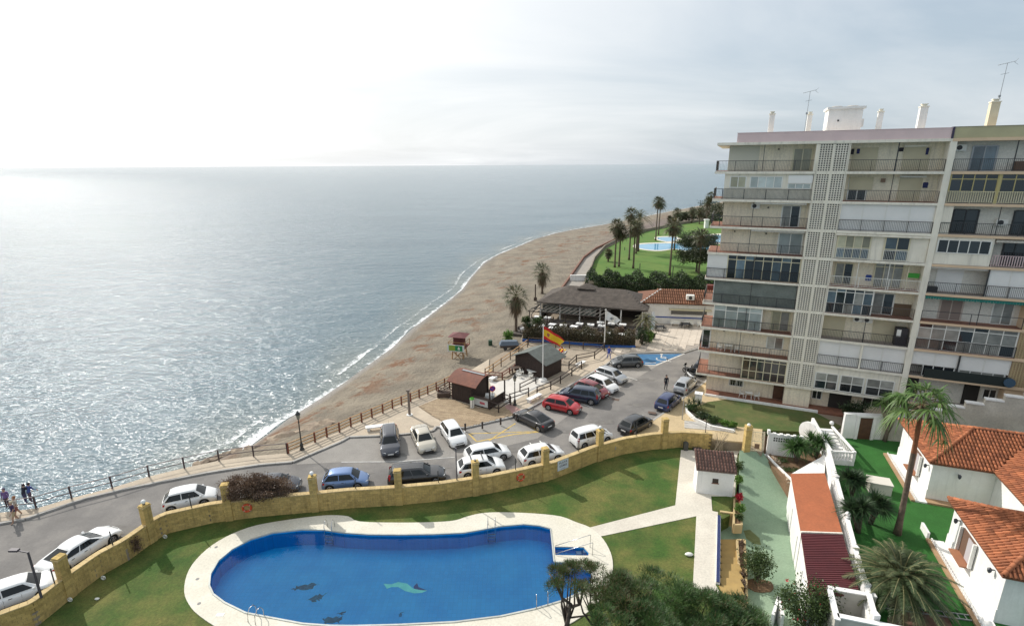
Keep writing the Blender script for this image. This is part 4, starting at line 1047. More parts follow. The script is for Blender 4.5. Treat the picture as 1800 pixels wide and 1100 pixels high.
# ================================================================== POOL GARDEN
GZ = -0.9
grass_m = mat('lawn_grass', (0.045, 0.100, 0.012), 0.95, (0.145, 0.140, 0.035), 0.42, bump=0.9, bscale=14, detail=12, dirt=0.28, grain=.28)
soil_m = mat('garden_soil', (0.20, 0.12, 0.065), 0.98, (0.13, 0.08, 0.045), 1.5, bump=0.8, bscale=8)
IN = [(368,1030),(370,1010),(384,986),(408,966),(440,949),(480,937),(530,931.5),(570,932),(605,937),(650,940),(700,940.5),(760,939.5),(815,937),(850,931),(880,925.5),(920,922),(948,924.5),(968,930),(971,958),(974,988),(1012,990),(1040,1008),(1040,1028),(1019,1042),(991,1056),(940,1071),(880,1084),(800,1094),(700,1099),(620,1101),(580,1100.5),(532,1097),(479,1087),(432,1078),(395,1060),(375,1045)]
OUT = [(324,1040),(329,1010),(345,984),(374,958),(410,938),(450,924),(500,915),(545,909),(580,906),(612,908),(632,917),(700,919),(765,918),(800,915),(822,908),(850,902),(890,901),(940,903),(985,908),(1012,918),(1036,927),(1056,943),(1070,964),(1077,987),(1075,1015),(1063,1042),(1042,1068),(1010,1092),(960,1115),(880,1135),(780,1143),(660,1144),(560,1140),(460,1130),(395,1110),(350,1082),(332,1062)]
pin = [(p.x, p.y) for p in GL(IN, GZ)]; pout = [(p.x, p.y) for p in GL(OUT, GZ)]
def smooth_loop(P, n=3):
    out = []; N = len(P)
    for i in range(N):
        p0, p1, p2, p3 = (Vector(P[(i + k) % N]) for k in (-1, 0, 1, 2))
        for j in range(n):
            t = j / n; out.append(tuple(0.5 * ((2*p1) + (-p0+p2)*t + (2*p0-5*p1+4*p2-p3)*t*t + (-p0+3*p1-3*p2+p3)*t**3)))
    return out
pouts = smooth_loop(pout)
pin_s = smooth_loop(pin[:17]+pin[20:], 3) if False else pin
stp_pool = [(p.x, p.y) for p in GL([(975,961),(1026,962),(1035,972),(1034,977),(976,976)], GZ)]
path_px = [(1197,791),(1300,793),(1296,800),(1292,872),(1250,872),(1252,898),(1262,900),(1258,1028),(1276,1062),(1218,1030),(1224,907),(1056,942.5),(1037,927),(1187,888)]
pathp = [(p.x, p.y) for p in GL(path_px, GZ)]
GR_L = [G(1300,794,-.9), G(1296,870,-.95), G(1283,905,-1.6), G(1266,925,-2.0), G(1262,1100,-2.0), G(1262,1180,-2.0)]
garden = WL[:-1] + [(G(1300,794,-.9).x, G(1300,794,-.9).y), (G(1294,872,GZ).x, G(1294,872,GZ).y), (G(1283,905,GZ).x, G(1283,905,GZ).y), (G(1264,915,GZ).x, G(1264,915,GZ).y), (G(1264,1030,GZ).x, G(1264,1030,GZ).y), (G(1320,1120,GZ).x, G(1320,1120,GZ).y), (G(1330,1300,GZ).x, G(1330,1300,GZ).y), (-34, 12)]
garden = [garden[0]] + garden[1:]
struct(MB().prism(garden, -4, GZ, holes=[pouts]).build('lawn', grass_m))
cop = mat('pool_coping', (0.70, 0.66, 0.56), 0.8, (0.62, 0.58, 0.48), 0.6, bump=0.15, bscale=20, dirt=0.12)
struct(MB().prism(pouts, -4, GZ + .06, holes=[pin, stp_pool]).build('pool_deck', cop, fix=True))
struct(MB().prism(pathp, -2, GZ + .03).build('garden_path', mat('pale_concrete', (0.66, 0.61, 0.52), 0.85, (0.57, 0.52, 0.44), 0.6, bump=0.15, bscale=15, dirt=0.15)))
# pool shell, tiles, water
def poolmat():
    m = mat('pool_tiles', (0.004, 0.36, 0.84), 0.4, (0.015, 0.41, 0.88), 0.6, detail=3)
    t = m.node_tree; b = t.nodes['Principled BSDF']; src = b.inputs['Base Color'].links[0].from_socket
    bt = t.nodes.new('ShaderNodeTexBrick'); bt.offset = 0; bt.inputs['Scale'].default_value = 1; bt.inputs['Brick Width'].default_value = .3; bt.inputs['Row Height'].default_value = .3; bt.inputs['Mortar Size'].default_value = .008
    bt.inputs['Color1'].default_value = (1,1,1,1); bt.inputs['Color2'].default_value = (.88,.9,.94,1); bt.inputs['Mortar'].default_value = (.7,.75,.8,1)
    g = t.nodes.new('ShaderNodeNewGeometry'); t.links.new(g.outputs['Position'], bt.inputs['Vector'])
    mx = t.nodes.new('ShaderNodeMix'); mx.data_type = 'RGBA'; mx.blend_type = 'MULTIPLY'; mx.inputs[0].default_value = 1
    t.links.new(src, mx.inputs[6]); t.links.new(bt.outputs[0], mx.inputs[7]); t.links.new(mx.outputs[2], b.inputs['Base Color'])
    return m
pool_t = poolmat()
pool = thing('swimming_pool', 'large blue swimming pool with a pale rim and a dolphin on its floor', 'swimming pool', (sum(p[0] for p in pin)/len(pin), sum(p[1] for p in pin)/len(pin), -2.2))
def basin(loop, z0, z1, m, name, parent):
    mb = MB(); mb.prism(loop, z0 - .05, z0); o = mb.build(name, m, parent, world=True)
    w = MB(); n = len(loop)
    for i in range(n):
        a, b = loop[i], loop[(i+1) % n]; w.add([(a[0], a[1], z0), (b[0], b[1], z0), (b[0], b[1], z1), (a[0], a[1], z1)], [(0, 1, 2, 3)])
    w.build('pool_wall', m, parent, world=True); return o
def shrink(loop, d):
    n = len(loop); A = sum(loop[i][0]*loop[(i+1)%n][1]-loop[(i+1)%n][0]*loop[i][1] for i in range(n)); s = 1 if A > 0 else -1; out = []
    for i in range(n):
        a, b, c = Vector(loop[i-1]), Vector(loop[i]), Vector(loop[(i+1) % n]); t = ((b-a).normalized() + (c-b).normalized()).normalized(); out.append((b.x - t.y*d*s, b.y + t.x*d*s))
    return out
floor_o = basin(shrink(pin, .015), -2.15, GZ - .01, pool_t, 'pool_floor', pool)
basin(shrink(stp_pool, .015), -1.35, GZ - .01, pool_t, 'step_pool_floor', pool)
rim = MB(); n = len(pin)
for lp in (pin,):
    for i in range(n):
        a, b = Vector((*lp[i], GZ+.02)), Vector((*lp[(i+1) % n], GZ+.02)); rim.bar(a, b, .10, .09, z=.9)
rim.build('pool_edge', mat('pool_edge_tiles', (.50,.52,.48), .6, (.42,.44,.40), 3, island=.1), pool, world=True)
wm_ = bpy.data.materials.new('pool_water'); wm_.use_nodes = True; t = wm_.node_tree; t.nodes.clear()
o_ = t.nodes.new('ShaderNodeOutputMaterial'); tr = t.nodes.new('ShaderNodeBsdfTransparent'); tr.inputs[0].default_value = (.93,.98,.99,1); gl = t.nodes.new('ShaderNodeBsdfGlossy'); gl.inputs['Roughness'].default_value = .03
fr = t.nodes.new('ShaderNodeFresnel'); fr.inputs[0].default_value = 1.33; ms = t.nodes.new('ShaderNodeMixShader'); bp = t.nodes.new('ShaderNodeBump'); bp.inputs['Strength'].default_value = .12; bp.inputs['Distance'].default_value = .1
nz = t.nodes.new('ShaderNodeTexNoise'); nz.inputs['Scale'].default_value = 2.6; nz.inputs['Detail'].default_value = 4; g = t.nodes.new('ShaderNodeNewGeometry'); t.links.new(g.outputs['Position'], nz.inputs['Vector']); t.links.new(nz.outputs[0], bp.inputs['Height'])
t.links.new(bp.outputs[0], gl.inputs['Normal']); t.links.new(bp.outputs[0], fr.inputs['Normal']); t.links.new(fr.outputs[0], ms.inputs[0]); t.links.new(tr.outputs[0], ms.inputs[1]); t.links.new(gl.outputs[0], ms.inputs[2]); t.links.new(ms.outputs[0], o_.inputs[0])
def sheet(loop, z, name, m, parent):
    top = [Vector((p[0], p[1], z)) for p in loop]; tri = tessellate_polygon([top]); F = []
    for q in tri:
        a, b, c = (top[i] for i in q); F.append(tuple(q) if (b-a).cross(c-a).z > 0 else tuple(reversed(q)))
    return MB().add(top, F).build(name, m, parent, world=True)
sheet(shrink(pin, .0), GZ - .10, 'pool_water', wm_, pool); sheet(shrink(stp_pool, .0), GZ - .10, 'step_pool_water', wm_, pool)
st = MB()
for i in range(3):
    a, b = G(1000 + i*12, 962, -1.3), G(1003 + i*12, 976, -1.3); st.bar(Vector((a.x+.6, a.y, -1.3 + .13*i)), Vector((b.x+.6, b.y, -1.3 + .13*i)), .35, .26)
st.build('pool_steps', mat('pale_blue_tiles', (.25,.40,.62), .5), pool, world=True)
# dolphin mosaic: flat shape on the floor (as the thing in the photo is flat)
mp = lambda x, y: G(x, y, -2.146)
dol = GL([(674,1025),(688,1026),(700,1022),(716,1025),(727,1034),(738,1033),(751,1037),(742,1041),(728,1042),(712,1038),(700,1031),(688,1031),(680,1034)], -2.144)
struct(MB().prism([(p.x, p.y) for p in dol], -2.16, -2.144).build('dolphin_mosaic', mat('turquoise_tiles', (.22,.85,.80), .5, (.15,.75,.72), 4, island=0)))
col.objects[-1].parent = None
o = MB().prism([(p.x, p.y) for p in GL([(727,1030),(733,1024),(736,1031),(751,1037),(738,1036),(728,1034)], -2.142)], -2.16, -2.142).build('dolphin_fin_mosaic', mat('navy_tiles', (.02,.07,.25), .5)); struct(o)
dirtm = mat('pool_silt', (.03,.16,.27), .8, (.02,.09,.16), 3)
def ragged(P,rg=random.Random(3)):
    out=[]
    for i in range(len(P)):
        a=P[i]; b=P[(i+1)%len(P)]
        for k in range(5):
            f=k/5; out.append((a[0]+(b[0]-a[0])*f+rg.uniform(-.14,.14), a[1]+(b[1]-a[1])*f+rg.uniform(-.12,.12)))
    return out
for pts in ([(513,1035),(530,1027),(556,1024),(559,1028),(540,1035),(520,1037)], [(540,1052),(560,1044),(572,1043),(562,1054),(548,1058)], [(566,1086),(590,1082),(603,1085),(596,1093),(572,1094)], [(594,1075),(606,1074),(602,1080),(594,1079)], [(925,940),(932,939),(931,944),(925,944)], [(703,1078),(707,1076),(706,1082),(702,1081)]):
    o = MB().prism(ragged([(p.x, p.y) for p in GL(pts, -2.143)]), -2.16, -2.143).build('silt_patch', dirtm); stuff(o, 'dark silt settled on the pool floor', 'silt')
# drains in the coping
for i, (x, y) in enumerate(((380,961),(347,1017),(350,1060))):
    p = G(x, y, GZ+.06); o = MB().cyl((p.x,p.y,p.z-.02),(p.x,p.y,p.z+.006), .11, n=14).build('drain_cover', darkmetal); tag(o, ['round dark drain in the pool rim nearest the seaward wall', 'middle one of the three dark drains at the rounded left end of the pool rim', 'lowest of the three dark drains at the left end of the pool rim'][i], 'drain cover', 'drains in the pool rim')
p = G(387,1080,GZ+.06); tag(MB().box(p.x-.22,p.x+.22,p.y-.12,p.y+.12,p.z-.01,p.z+.02).build('skimmer_lid', whitemetal), 'white skimmer lid set in the left end of the pool rim', 'skimmer lid')
# pool ladders
def ladder(x, y, dirv, label):
    p = G(x, y, GZ+.06); t = thing('pool_ladder', label, 'pool ladder', p, math.atan2(dirv[1], dirv[0]) - math.pi/2, 'steel ladders at the pool')
    for s in (-.27, .27):
        MB().tube([(s,-.55,0),(s,-.5,.55),(s,-.3,.80),(s,-.05,.78),(s,.12,.5),(s,.14,-.3),(s,.14,-1.0)], .024, 7).build('handrail', steel, t, smooth=True)
    for i in range(3): MB().box(-.27,.27,.08,.2,-.35-.28*i,-.32-.28*i).build('step', steel, t)
ladder(578, 934, (0,-1), 'steel pool ladder at the left of the far pool edge'); ladder(864, 930, (0,-1), 'steel pool ladder at the right of the far pool edge')
ladder(455, 1082, (.35,1), 'steel pool ladder at the bottom left of the pool')
t = thing('pool_handrail', 'pair of short steel grab rails at the near pool edge left of the pine', 'handrail', G(950,1070,GZ+.06))
for x, y in ((943,1069),(963,1064)):
    a = G(x, y, GZ+.06) - t.location; MB().tube([(a.x,a.y,0),(a.x,a.y,.8),(a.x,a.y+.15,.9),(a.x,a.y+.35,.75),(a.x,a.y+.42,.3)], .024, 7).build('rail', steel, t, smooth=True)
t = thing('pool_handrail', 'steel handrails over the small step pool beside the large pool', 'handrail', G(1005,968,GZ+.06))
for (x0, y0, x1, y1) in ((976,962,1036,961),(976,976,1040,975)):
    a = G(x0,y0,GZ) - t.location; b = G(x1,y1,GZ+.06) - t.location; a.z = 0.1; b.z = 0
    MB().tube([a, (b.x,b.y,1.0), (b.x+.05,b.y,1.0),(b.x+.05,b.y,0)], .022, 7).build('rail', steel, t, smooth=True)
# small things on the lawn
for x, y, r, lab in ((1211,976,.22,'white plastic bag lying on the lawn beside the pale path'),(171,1053,.12,'small white bottle lying on the lawn near the seaward wall')):
    p = G(x, y, GZ); mb = MB().ball((0,0,r*.5), r, 8, sz=.5); o = mb.build('plastic_litter', whitemetal, smooth=True); o.location = p; o.scale = (1.4,.8,1); tag(o, lab, 'litter')
for x, y, lab in ((185,1051,'brown bare patch of soil'),): pass
# ---- the long yellow block wall
wall_m = mat('yellow_block', (0.56, 0.40, 0.15), 0.95, (0.48, 0.34, 0.12), 1.1, bump=0.6, bscale=16, island=.16, obj=.16, dirt=0.2, streak=.3)
capm = mat('wall_coping', (0.58, 0.44, 0.22), 0.9, (0.48, 0.36, 0.18), 1.2, bump=.4, island=.1, dirt=.15)
core_m = mat('wall_mortar', (0.34, 0.25, 0.11), .95)
wt = thing('garden_wall', 'long low yellow block wall curving between the road and the pool garden', 'wall', (WALL[12].x, WALL[12].y, GZ))
WT = 0.7; TH = .3
core = MB(); cap = MB(); segs = []
def offs(P, d):
    out = []
    for i, p in enumerate(P):
        a = P[max(i-1, 0)]; b = P[min(i+1, len(P)-1)]; t_ = Vector((b.x-a.x, b.y-a.y, 0)).normalized(); out.append(Vector((p.x - t_.y*d, p.y + t_.x*d, 0)))
    return out
fine = resample([Vector((p.x, p.y, 0)) for p in WALL[:-1]], 150) 
back = offs(fine, TH)
for i in range(len(fine) - 1):
    a, b, c, d = fine[i], fine[i+1], back[i+1], back[i]
    for Z0, Z1, tgt in ((-1.1, WT-.05, core),):
        tgt.add([(a.x,a.y,Z0),(b.x,b.y,Z0),(c.x,c.y,Z0),(d.x,d.y,Z0),(a.x,a.y,Z1),(b.x,b.y,Z1),(c.x,c.y,Z1),(d.x,d.y,Z1)], [(0,3,2,1),(4,5,6,7),(0,1,5,4),(1,2,6,5),(2,3,7,6),(3,0,4,7)])
o1 = offs(fine, -.05); o2 = offs(fine, TH + .05)
for i in range(len(fine) - 1):
    a, b, c, d = (v.copy() for v in (o1[i], o1[i+1], o2[i+1], o2[i])); g_ = (b - a).normalized() * .006; a += g_; d += g_; b -= g_; c -= g_
    Z0, Z1 = WT-.05, WT+.02
    cap.add([(a.x,a.y,Z0),(b.x,b.y,Z0),(c.x,c.y,Z0),(d.x,d.y,Z0),(a.x,a.y,Z1),(b.x,b.y,Z1),(c.x,c.y,Z1),(d.x,d.y,Z1)], [(0,3,2,1),(4,5,6,7),(0,1,5,4),(1,2,6,5),(2,3,7,6),(3,0,4,7)])
core.build('wall_core', core_m, wt, world=True); cap.build('coping', capm, wt, world=True)
L_ = [0]
for a, b in zip(fine, fine[1:]): L_.append(L_[-1] + (b-a).length)
def along(s):
    i = min(max(np.searchsorted(L_, s) - 1, 0), len(fine) - 2); f = (s - L_[i]) / (L_[i+1] - L_[i]); p = fine[i].lerp(fine[i+1], f); t_ = (fine[i+1] - fine[i]).normalized(); return p, t_
blk_me = MB().box(-.192, .192, -.016, .004, -.093, .093).data('block', wall_m)
cells = []
for r_ in range(8):
    s = .2 + (.2 if r_ % 2 else 0)
    while s < L_[-1] - .2:
        p, t_ = along(s); cells.append((p.x, p.y, GZ + .1 + r_ * .193, math.atan2(t_.y, t_.x))); s += .4
cells.sort(key=lambda c: (c[0]*c[0] + c[1]*c[1] if -27 < c[0] < 30 and c[1] > 22 else 1e9))
rest = MB()
for i, (x, y, z, a) in enumerate(cells):
    if i < 290: place('block', blk_me, (x - wt.location.x, y - wt.location.y, z - wt.location.z), a, wt)
    else:
        c, s = math.cos(a), math.sin(a)
        rest.add([(x + c*u - s*v, y + s*u + c*v, z + w) for w in (-.093, .093) for u, v in ((-.192,-.016),(.192,-.016),(.192,.004),(-.192,.004))], [(0,3,2,1),(4,5,6,7),(0,1,5,4),(1,2,6,5),(3,0,4,7)])
stuff(rest.build('block_courses', wall_m, wt, world=True))
# dark rain streaks and repairs are in the material; pillars with lamps
def snap(x, y, z=2.2):
    p = G(x, y, z); best = min(range(len(fine)), key=lambda i: (fine[i].x-p.x)**2 + (fine[i].y-p.y)**2); a = fine[best]; b = fine[min(best+1, len(fine)-1)]; a0 = fine[max(best-1,0)]; t_ = (b-a0).normalized()
    q = a + t_ * ((Vector((p.x,p.y,0)) - a).dot(t_)); n_ = Vector((-t_.y, t_.x, 0)); return q + n_ * TH/2, math.atan2(t_.y, t_.x)
pil_n = ['with the parked white coupe behind it', 'topped by a white globe left of the white hatchback', 'beside the front of the white hatchback, left of the brown bush', 'topped by a white globe left of the blue car', 'in front of the black estate car', 'with a small broken lamp in front of the white car with roof bars', 'beside the white notice board', 'topped by a white globe beside the white people carrier', 'at the bend of the wall above the white path', 'topped by a white globe next to the iron gate']
PIL = [(121,980,0),(272,891,1),(384,869,0),(543,850,1),(696,840,0),(840,824,2),(968,797,0),(1072,767,1),(1184,750,0),(1309,757,1)]
globe_m = mat('globe_glass', (.85,.85,.83), .25)
for (x, y, gl_), nm in zip(PIL, pil_n):
    q, a = snap(x, y)
    if x > 1300: q = G(1311, 791, -.1); q.z = 0; a = 0
    t = thing('gate_pillar' if x > 1300 else 'wall_pillar', 'yellow block pillar ' + nm, 'pillar', (q.x, q.y, GZ), a, 'yellow pillars along the garden wall')
    H_ = 2.92
    if x > 1300: t.location.z = -.7; H_ = 2.75
    MB().box(-.25,.25,-.22,.22,-.1,H_).build('pillar_core', core_m, t)
    for r_ in range(16):
        z0 = r_ * .193 + .005; 
        for s in (-1, 1):
            MB().box(-.27 if s < 0 else .003, -.003 if s < 0 else .27, -.24, .24, z0, z0 + .186).build('block', wall_m, t) if r_ > 7 else None
    if True: 
        lo_ = MB()
        for r_ in range(8): lo_.box(-.27,.27,-.24,.24, r_*.193+.005, r_*.193+.191)
        lo_.build('pillar_base', wall_m, t)
    MB().box(-.31,.31,-.28,.28,H_,H_+.07).build('cap', capm, t)
    if gl_:
        lp = MB().cyl((0,0,H_+.06),(0,0,H_+.2),.05,n=8).cyl((0,0,H_+.2),(0,0,H_+.24),.09,n=10).build('lamp_foot', darkmetal, t)
        if gl_ == 1: MB().ball((0,0,H_+.38), .16, 14).build('globe', globe_m, lp, smooth=True)
        else: MB().cyl((0,0,H_+.24),(0,0,H_+.42),.04,n=6).build('bulb', globe_m, lp)
# slim fence posts on the wall
POST = [(66,1000),(197,940),(330,884),(440,862),(622,846),(770,836),(907,810),(1026,783),(1124,755),(1245,752)]
for i, (x, y) in enumerate(POST):
    q, a = snap(x, y, 1.6)
    o = MB().cyl((0,0,0),(0,0,1.0),.035,n=8).ball((0,0,1.02),.045,8).build('fence_post', darkmetal); o.location = (q.x,q.y,WT+.02)
    tag(o, ['slim dark post on the yellow wall beside the lowest white car','slim dark post on the wall in front of the white coupe','slim dark post on the wall in front of the white hatchback','slim dark post on the wall behind the brown bush','slim dark post on the wall in front of the blue car','slim dark post on the wall in front of the bonnet of the black estate','slim dark post on the wall above the life ring near the white notice','slim dark post on the wall behind the white people carrier','slim dark post on the wall near the black hatchback','slim dark post on the wall in front of the pale steps'][i], 'fence post', 'slim posts on the yellow wall')
# wire mesh between the posts: thin top wires
# life rings
ring_m = mat('orange_ring', (.62,.09,.03), .6); band_m = mat('ring_band', (.7,.68,.62), .6)
def lifering(x, y, lab, z=-.05):
    q, a = snap(x, y, z); n_ = Vector((math.sin(a), -math.cos(a), 0)); c = q + n_ * (TH/2 + .07); c.z = .05
    t = thing('life_ring', lab, 'life ring', c, a, 'life rings on the yellow wall')
    MB().torus((0,0,0),(0,1,0),.30,.075,24,8).build('ring', ring_m, t, smooth=True)
    for k in range(4):
        b_ = rad(45 + 90*k); MB().torus((math.cos(b_)*.30,0,math.sin(b_)*.30),(-math.sin(b_),0,math.cos(b_)),.078,.012,10,5).build('band', band_m, t)
lifering(911, 834, 'orange life ring on the yellow wall left of the white notice'); lifering(438, 886, 'orange life ring on the wall left of the brown bush trunk')
# notice board with lettering
q, a = snap(990, 817, 0.15); n_ = Vector((math.sin(a), -math.cos(a), 0)); c = q + n_ * (TH/2 + .03)
t = thing('notice_board', 'white notice with two lines of grey capitals on the yellow wall', 'sign', (c.x, c.y, -.28), a)
MB().box(-.58,.58,-.02,.02,0,.95).build('board', mat('notice_white', (.62,.66,.70), .6), t)
def text(s, size, loc, m, parent, rot=(math.pi/2, 0, 0), name='lettering', ext=.004, align='CENTER', bold=True):
    cu = bpy.data.curves.new(name, 'FONT'); cu.body = s; cu.size = size; cu.extrude = ext; cu.align_x = align; cu.align_y = 'CENTER'; cu.space_character = 1.15
    if bold: cu.offset = size * .02
    ob = bpy.data.objects.new(name, cu); dg = bpy.context.evaluated_depsgraph_get(); col.objects.link(ob); bpy.context.view_layer.update()
    me = bpy.data.meshes.new_from_object(ob.evaluated_get(bpy.context.evaluated_depsgraph_get())); bpy.data.objects.remove(ob); me.materials.clear(); me.materials.append(m)
    o = bpy.data.objects.new(name, me); col.objects.link(o); o.location = loc; o.rotation_euler = rot; o.parent = parent; return o
greyink = mat('grey_ink', (.16,.15,.17), .7)
text('PLAYA', .27, (0,-.026,.70), greyink, t); text('GEMIS', .27, (0,-.026,.40), greyink, t)
MB().box(-.25,.25,-.023,-.0195,.1,.13).build('small_print', greyink, t)
# wall lights low on the garden side
for i, (x, y) in enumerate(((291,940),(183,1012),(125,1050))):
    p = G(x, y + 3, GZ); o = MB().torus((0,0,.12),(0,1,0),.13,.03,14,6).cyl((0,-.02,.12),(0,.06,.12),.06,n=10).build('garden_spotlight', whitemetal); o.location = (p.x+.1, p.y-.15, GZ); tag(o, ['round white garden spotlight at the wall foot below the globe pillar','round white garden spotlight at the wall foot below the white coupe','round white garden spotlight at the wall foot near the lower left corner'][i], 'garden light', 'garden spotlights at the wall foot')
# ---- pool house
hx = [G(1223,866,GZ), G(1287,873,GZ)]
pu_ = (hx[1]-hx[0]); pw = pu_.length; ha = math.atan2(pu_.y, pu_.x)
ph = thing('pool_house', 'small white pump house with a dark brown tiled roof beside the pale path', 'shed', (hx[0].x, hx[0].y, GZ), ha)
PW, PD, PH_ = pw, 1.7, 2.15
MB().box(0, PW, 0, PD, -.2, PH_).build('wall', whiteb, ph)
MB().prism([(0, 0), (PW, 0), (PW, PD), (0, PD)], PH_, PH_+.0001) if False else None
rf = MB(); rf.add([(-.15,-.15,PH_),(PW+.15,-.15,PH_),(PW+.15,PD+.15,PH_+.75),(-.15,PD+.15,PH_+.75),(-.15,-.15,PH_+.1),(PW+.15,-.15,PH_+.1),(PW+.15,PD+.15,PH_+.85),(-.15,PD+.15,PH_+.85)], [(0,3,2,1),(4,5,6,7),(0,1,5,4),(1,2,6,5),(2,3,7,6),(3,0,4,7)])
rf.add([(0,PD,PH_),(PW,PD,PH_),(PW,PD,PH_+.7),(0,PD,PH_+.7)], [(0,1,2,3)])
roof_o = rf.build('roof', mat('dark_mortar', (.16,.11,.09), .9), ph)
tile_b = mat('brown_roof_tile', (.15,.075,.055), .85, (.10,.055,.045), 2, bump=.3, obj=.35, island=.3)
def barrel(w, l, m, name='roof_tile', n=5, r0=1.0):
    P = []; 
    for y, rr_ in ((0, 1.0), (l, .84)):
        for i in range(n+1):
            t_ = math.pi * i / n; P.append((-math.cos(t_)*w/2*rr_, y, math.sin(t_)*w*.52*rr_ + (0 if y else .02)))
    k = n + 1; F = [(i, i+1, k+i+1, k+i) for i in range(n)]
    # front lip thickness
    b0 = len(P); P += [(p[0]*.8, p[1]+.001, p[2]*.8) for p in P[:k]]; F += [(i+1, i, b0+i, b0+i+1) for i in range(n)]
    me = MB().add(P, F).data(name, m, smooth=True); return me
bt_me = barrel(.17, .3, tile_b)
sl_ = math.atan2(.75, PD+.3); Ls = math.hypot(.75, PD+.3)
nu = 13; nv = 7
for i in range(nu):
    for j in range(nv):
        u = -.15 + (i+.5)*(PW+.3)/nu; s = j*Ls/nv; place('roof_tile', bt_me, (u, -.15+math.cos(sl_)*s, PH_+.1+math.sin(sl_)*s), (sl_ + .04, R.uniform(-.03,.03), R.uniform(-.04,.04)), ph)
nich = MB().box(PW*.42, PW*.58, -.02, .002, 1.1, 1.5).build('vent_opening', mat('vent_dark', (.06,.045,.035), .9), ph); MB().box(PW*.40, PW*.60, -.07, -.021, 1.06, 1.12).build('vent_sill', terra, nich)
# bin and pot at the wall foot
o = MB().box(-.2,.2,-.18,.18,0,.75).cyl((0,0,.75),(0,0,.8),.18,n=10).build('waste_bin', mat('dark_bin', (.07,.07,.06), .7)); p = G(1205,791,GZ); o.location = (p.x,p.y+.05,GZ+.03); tag(o, 'dark rubbish bin against the yellow wall at the top of the pale path', 'bin')
o = MB().box(-.4,.4,-.15,.15,0,.22).build('planter_trough', mat('dark_trough', (.06,.05,.045), .8)); p = G(1226,792,GZ); o.location = (p.x,p.y+.1,GZ+.03); tag(o, 'low dark trough against the yellow wall right of the bin', 'planter')
struct(MB().prism([(p.x,p.y) for p in GL([(1253,875),(1289,876),(1283,899),(1254,897)], GZ)], -1.2, GZ+.032).build('lawn_patch', grass_m))
# ================================================================== DRIVE, GARAGES, VILLAS (right-hand side)
green_m = mat('green_concrete', (0.20, 0.29, 0.195), 0.85, (0.255, 0.34, 0.235), 0.28, bump=0.15, bscale=12, detail=9, dirt=0.16)
VZ = 0.0
# sloping green drive: three strips between its left and right edge, falling from the gate
Lp = [G(1300,791,-.1), G(1299,850,-1.05), G(1299,905,-1.7), G(1266,930,-2.0), G(1262,1010,-2.0), G(1262,1200,-2.0)]
Rp = [G(1341,794,-.1), G(1366,832,-1.0), G(1392,880,-1.7), G(1396,905,-2.0), G(1412,1010,-2.0), G(1445,1200,-2.0)]
mb = MB()
for i in range(len(Lp)-1): mb.add([Lp[i], Rp[i], Rp[i+1], Lp[i+1]], [(3,2,1,0)] if False else [(0,3,2,1)])
n_ = len(mb.v); mb2 = MB()
for i in range(len(Lp)-1):
    a, b, c, d = Lp[i], Rp[i], Rp[i+1], Lp[i+1]; lo = [Vector((p.x,p.y,-4)) for p in (a,b,c,d)]
    mb2.add([a,b,c,d]+lo, [(0,3,2,1),(0,1,5,4),(1,2,6,5),(2,3,7,6),(3,0,4,7)])
struct(mb2.build('driveway', green_m, fix=True))
o = MB().prism([(p.x,p.y) for p in GL([(1307,932),(1318,930),(1335,945),(1338,957),(1325,955),(1312,946)], -1.985)], -2.1, -1.99).build('puddle', mat('moss_stain', (.10,.12,.035), .6, (.14,.16,.06), 3)); struct(o)
# steps up to the pool path
tb = thing('garden_steps', 'ochre garden steps beside the blue tiled edge, leading up from the green drive', 'steps', (G(1275,990,-1.5).x, G(1275,990,-1.5).y, -2.0))
och = mat('ochre_steps', (.42,.28,.10), .85, (.36,.24,.09), 2)
E0, E1 = G(1281,950,-2.0), G(1283,1045,-.9)
for i in range(8):
    f0, f1 = i/8, (i+1)/8; a = E0.lerp(E1, f0); b = E0.lerp(E1, f1); z = -2.0 + (i+1)*1.1/8
    MB().box(a.x-.75, a.x+.62, b.y, a.y-.004, -2.1, z).build('step', och, tb, world=True)
blue_t = mat('blue_edge_tiles', (.02,.03,.10), .45, (.03,.045,.14), 6)
bw_ = thing('low_wall', 'low white wall with a blue tiled top between the pale path and the ochre steps', 'wall', (G(1262,970,GZ).x, G(1262,970,GZ).y, -2))
P0, P1 = G(1264,905,-.7), G(1262,1022,-.7)
MB().bar((P0.x,P0.y,-2.1),(P1.x,P1.y,-2.1),.26,1.35,z=1.0).build('wall_body', whiteb, bw_, world=True)
MB().bar((P0.x,P0.y,-.745),(P1.x,P1.y,-.745),.2,.06,z=1.0).build('tile_coping', blue_t, bw_, world=True)
# ochre planters
ochw = mat('ochre_wall', (.55,.42,.22), .9, (.46,.34,.17), 1.5, dirt=.15)
def planter(pts, z0, z1, label, w=.14, soil=True):
    P = GL(pts, z1); t = thing('planter', label, 'planter', (P[0].x, P[0].y, z0)); mb = MB(); n = len(P)
    for i in range(n):
        a, b = P[i], P[(i+1) % n]; mb.bar((a.x,a.y,z0-.1),(b.x,b.y,z0-.1), w, z1-z0+.1, z=1.0)
    mb.build('planter_wall', ochw, t, world=True)
    MB().prism([(p.x,p.y) for p in P], z0, z1-.12).build('soil', soil_m, t, world=True); return P
p1 = planter([(1291,876),(1300,876),(1304,921),(1290,921)], -1.4, -.75, 'ochre planter of small shrubs between the pump house and the green drive')
p2 = planter([(1296,948),(1309,948),(1313,1058),(1303,1062)], -2.0, -1.35, 'long narrow ochre planter of dry stems beside the ochre steps')
k = 0
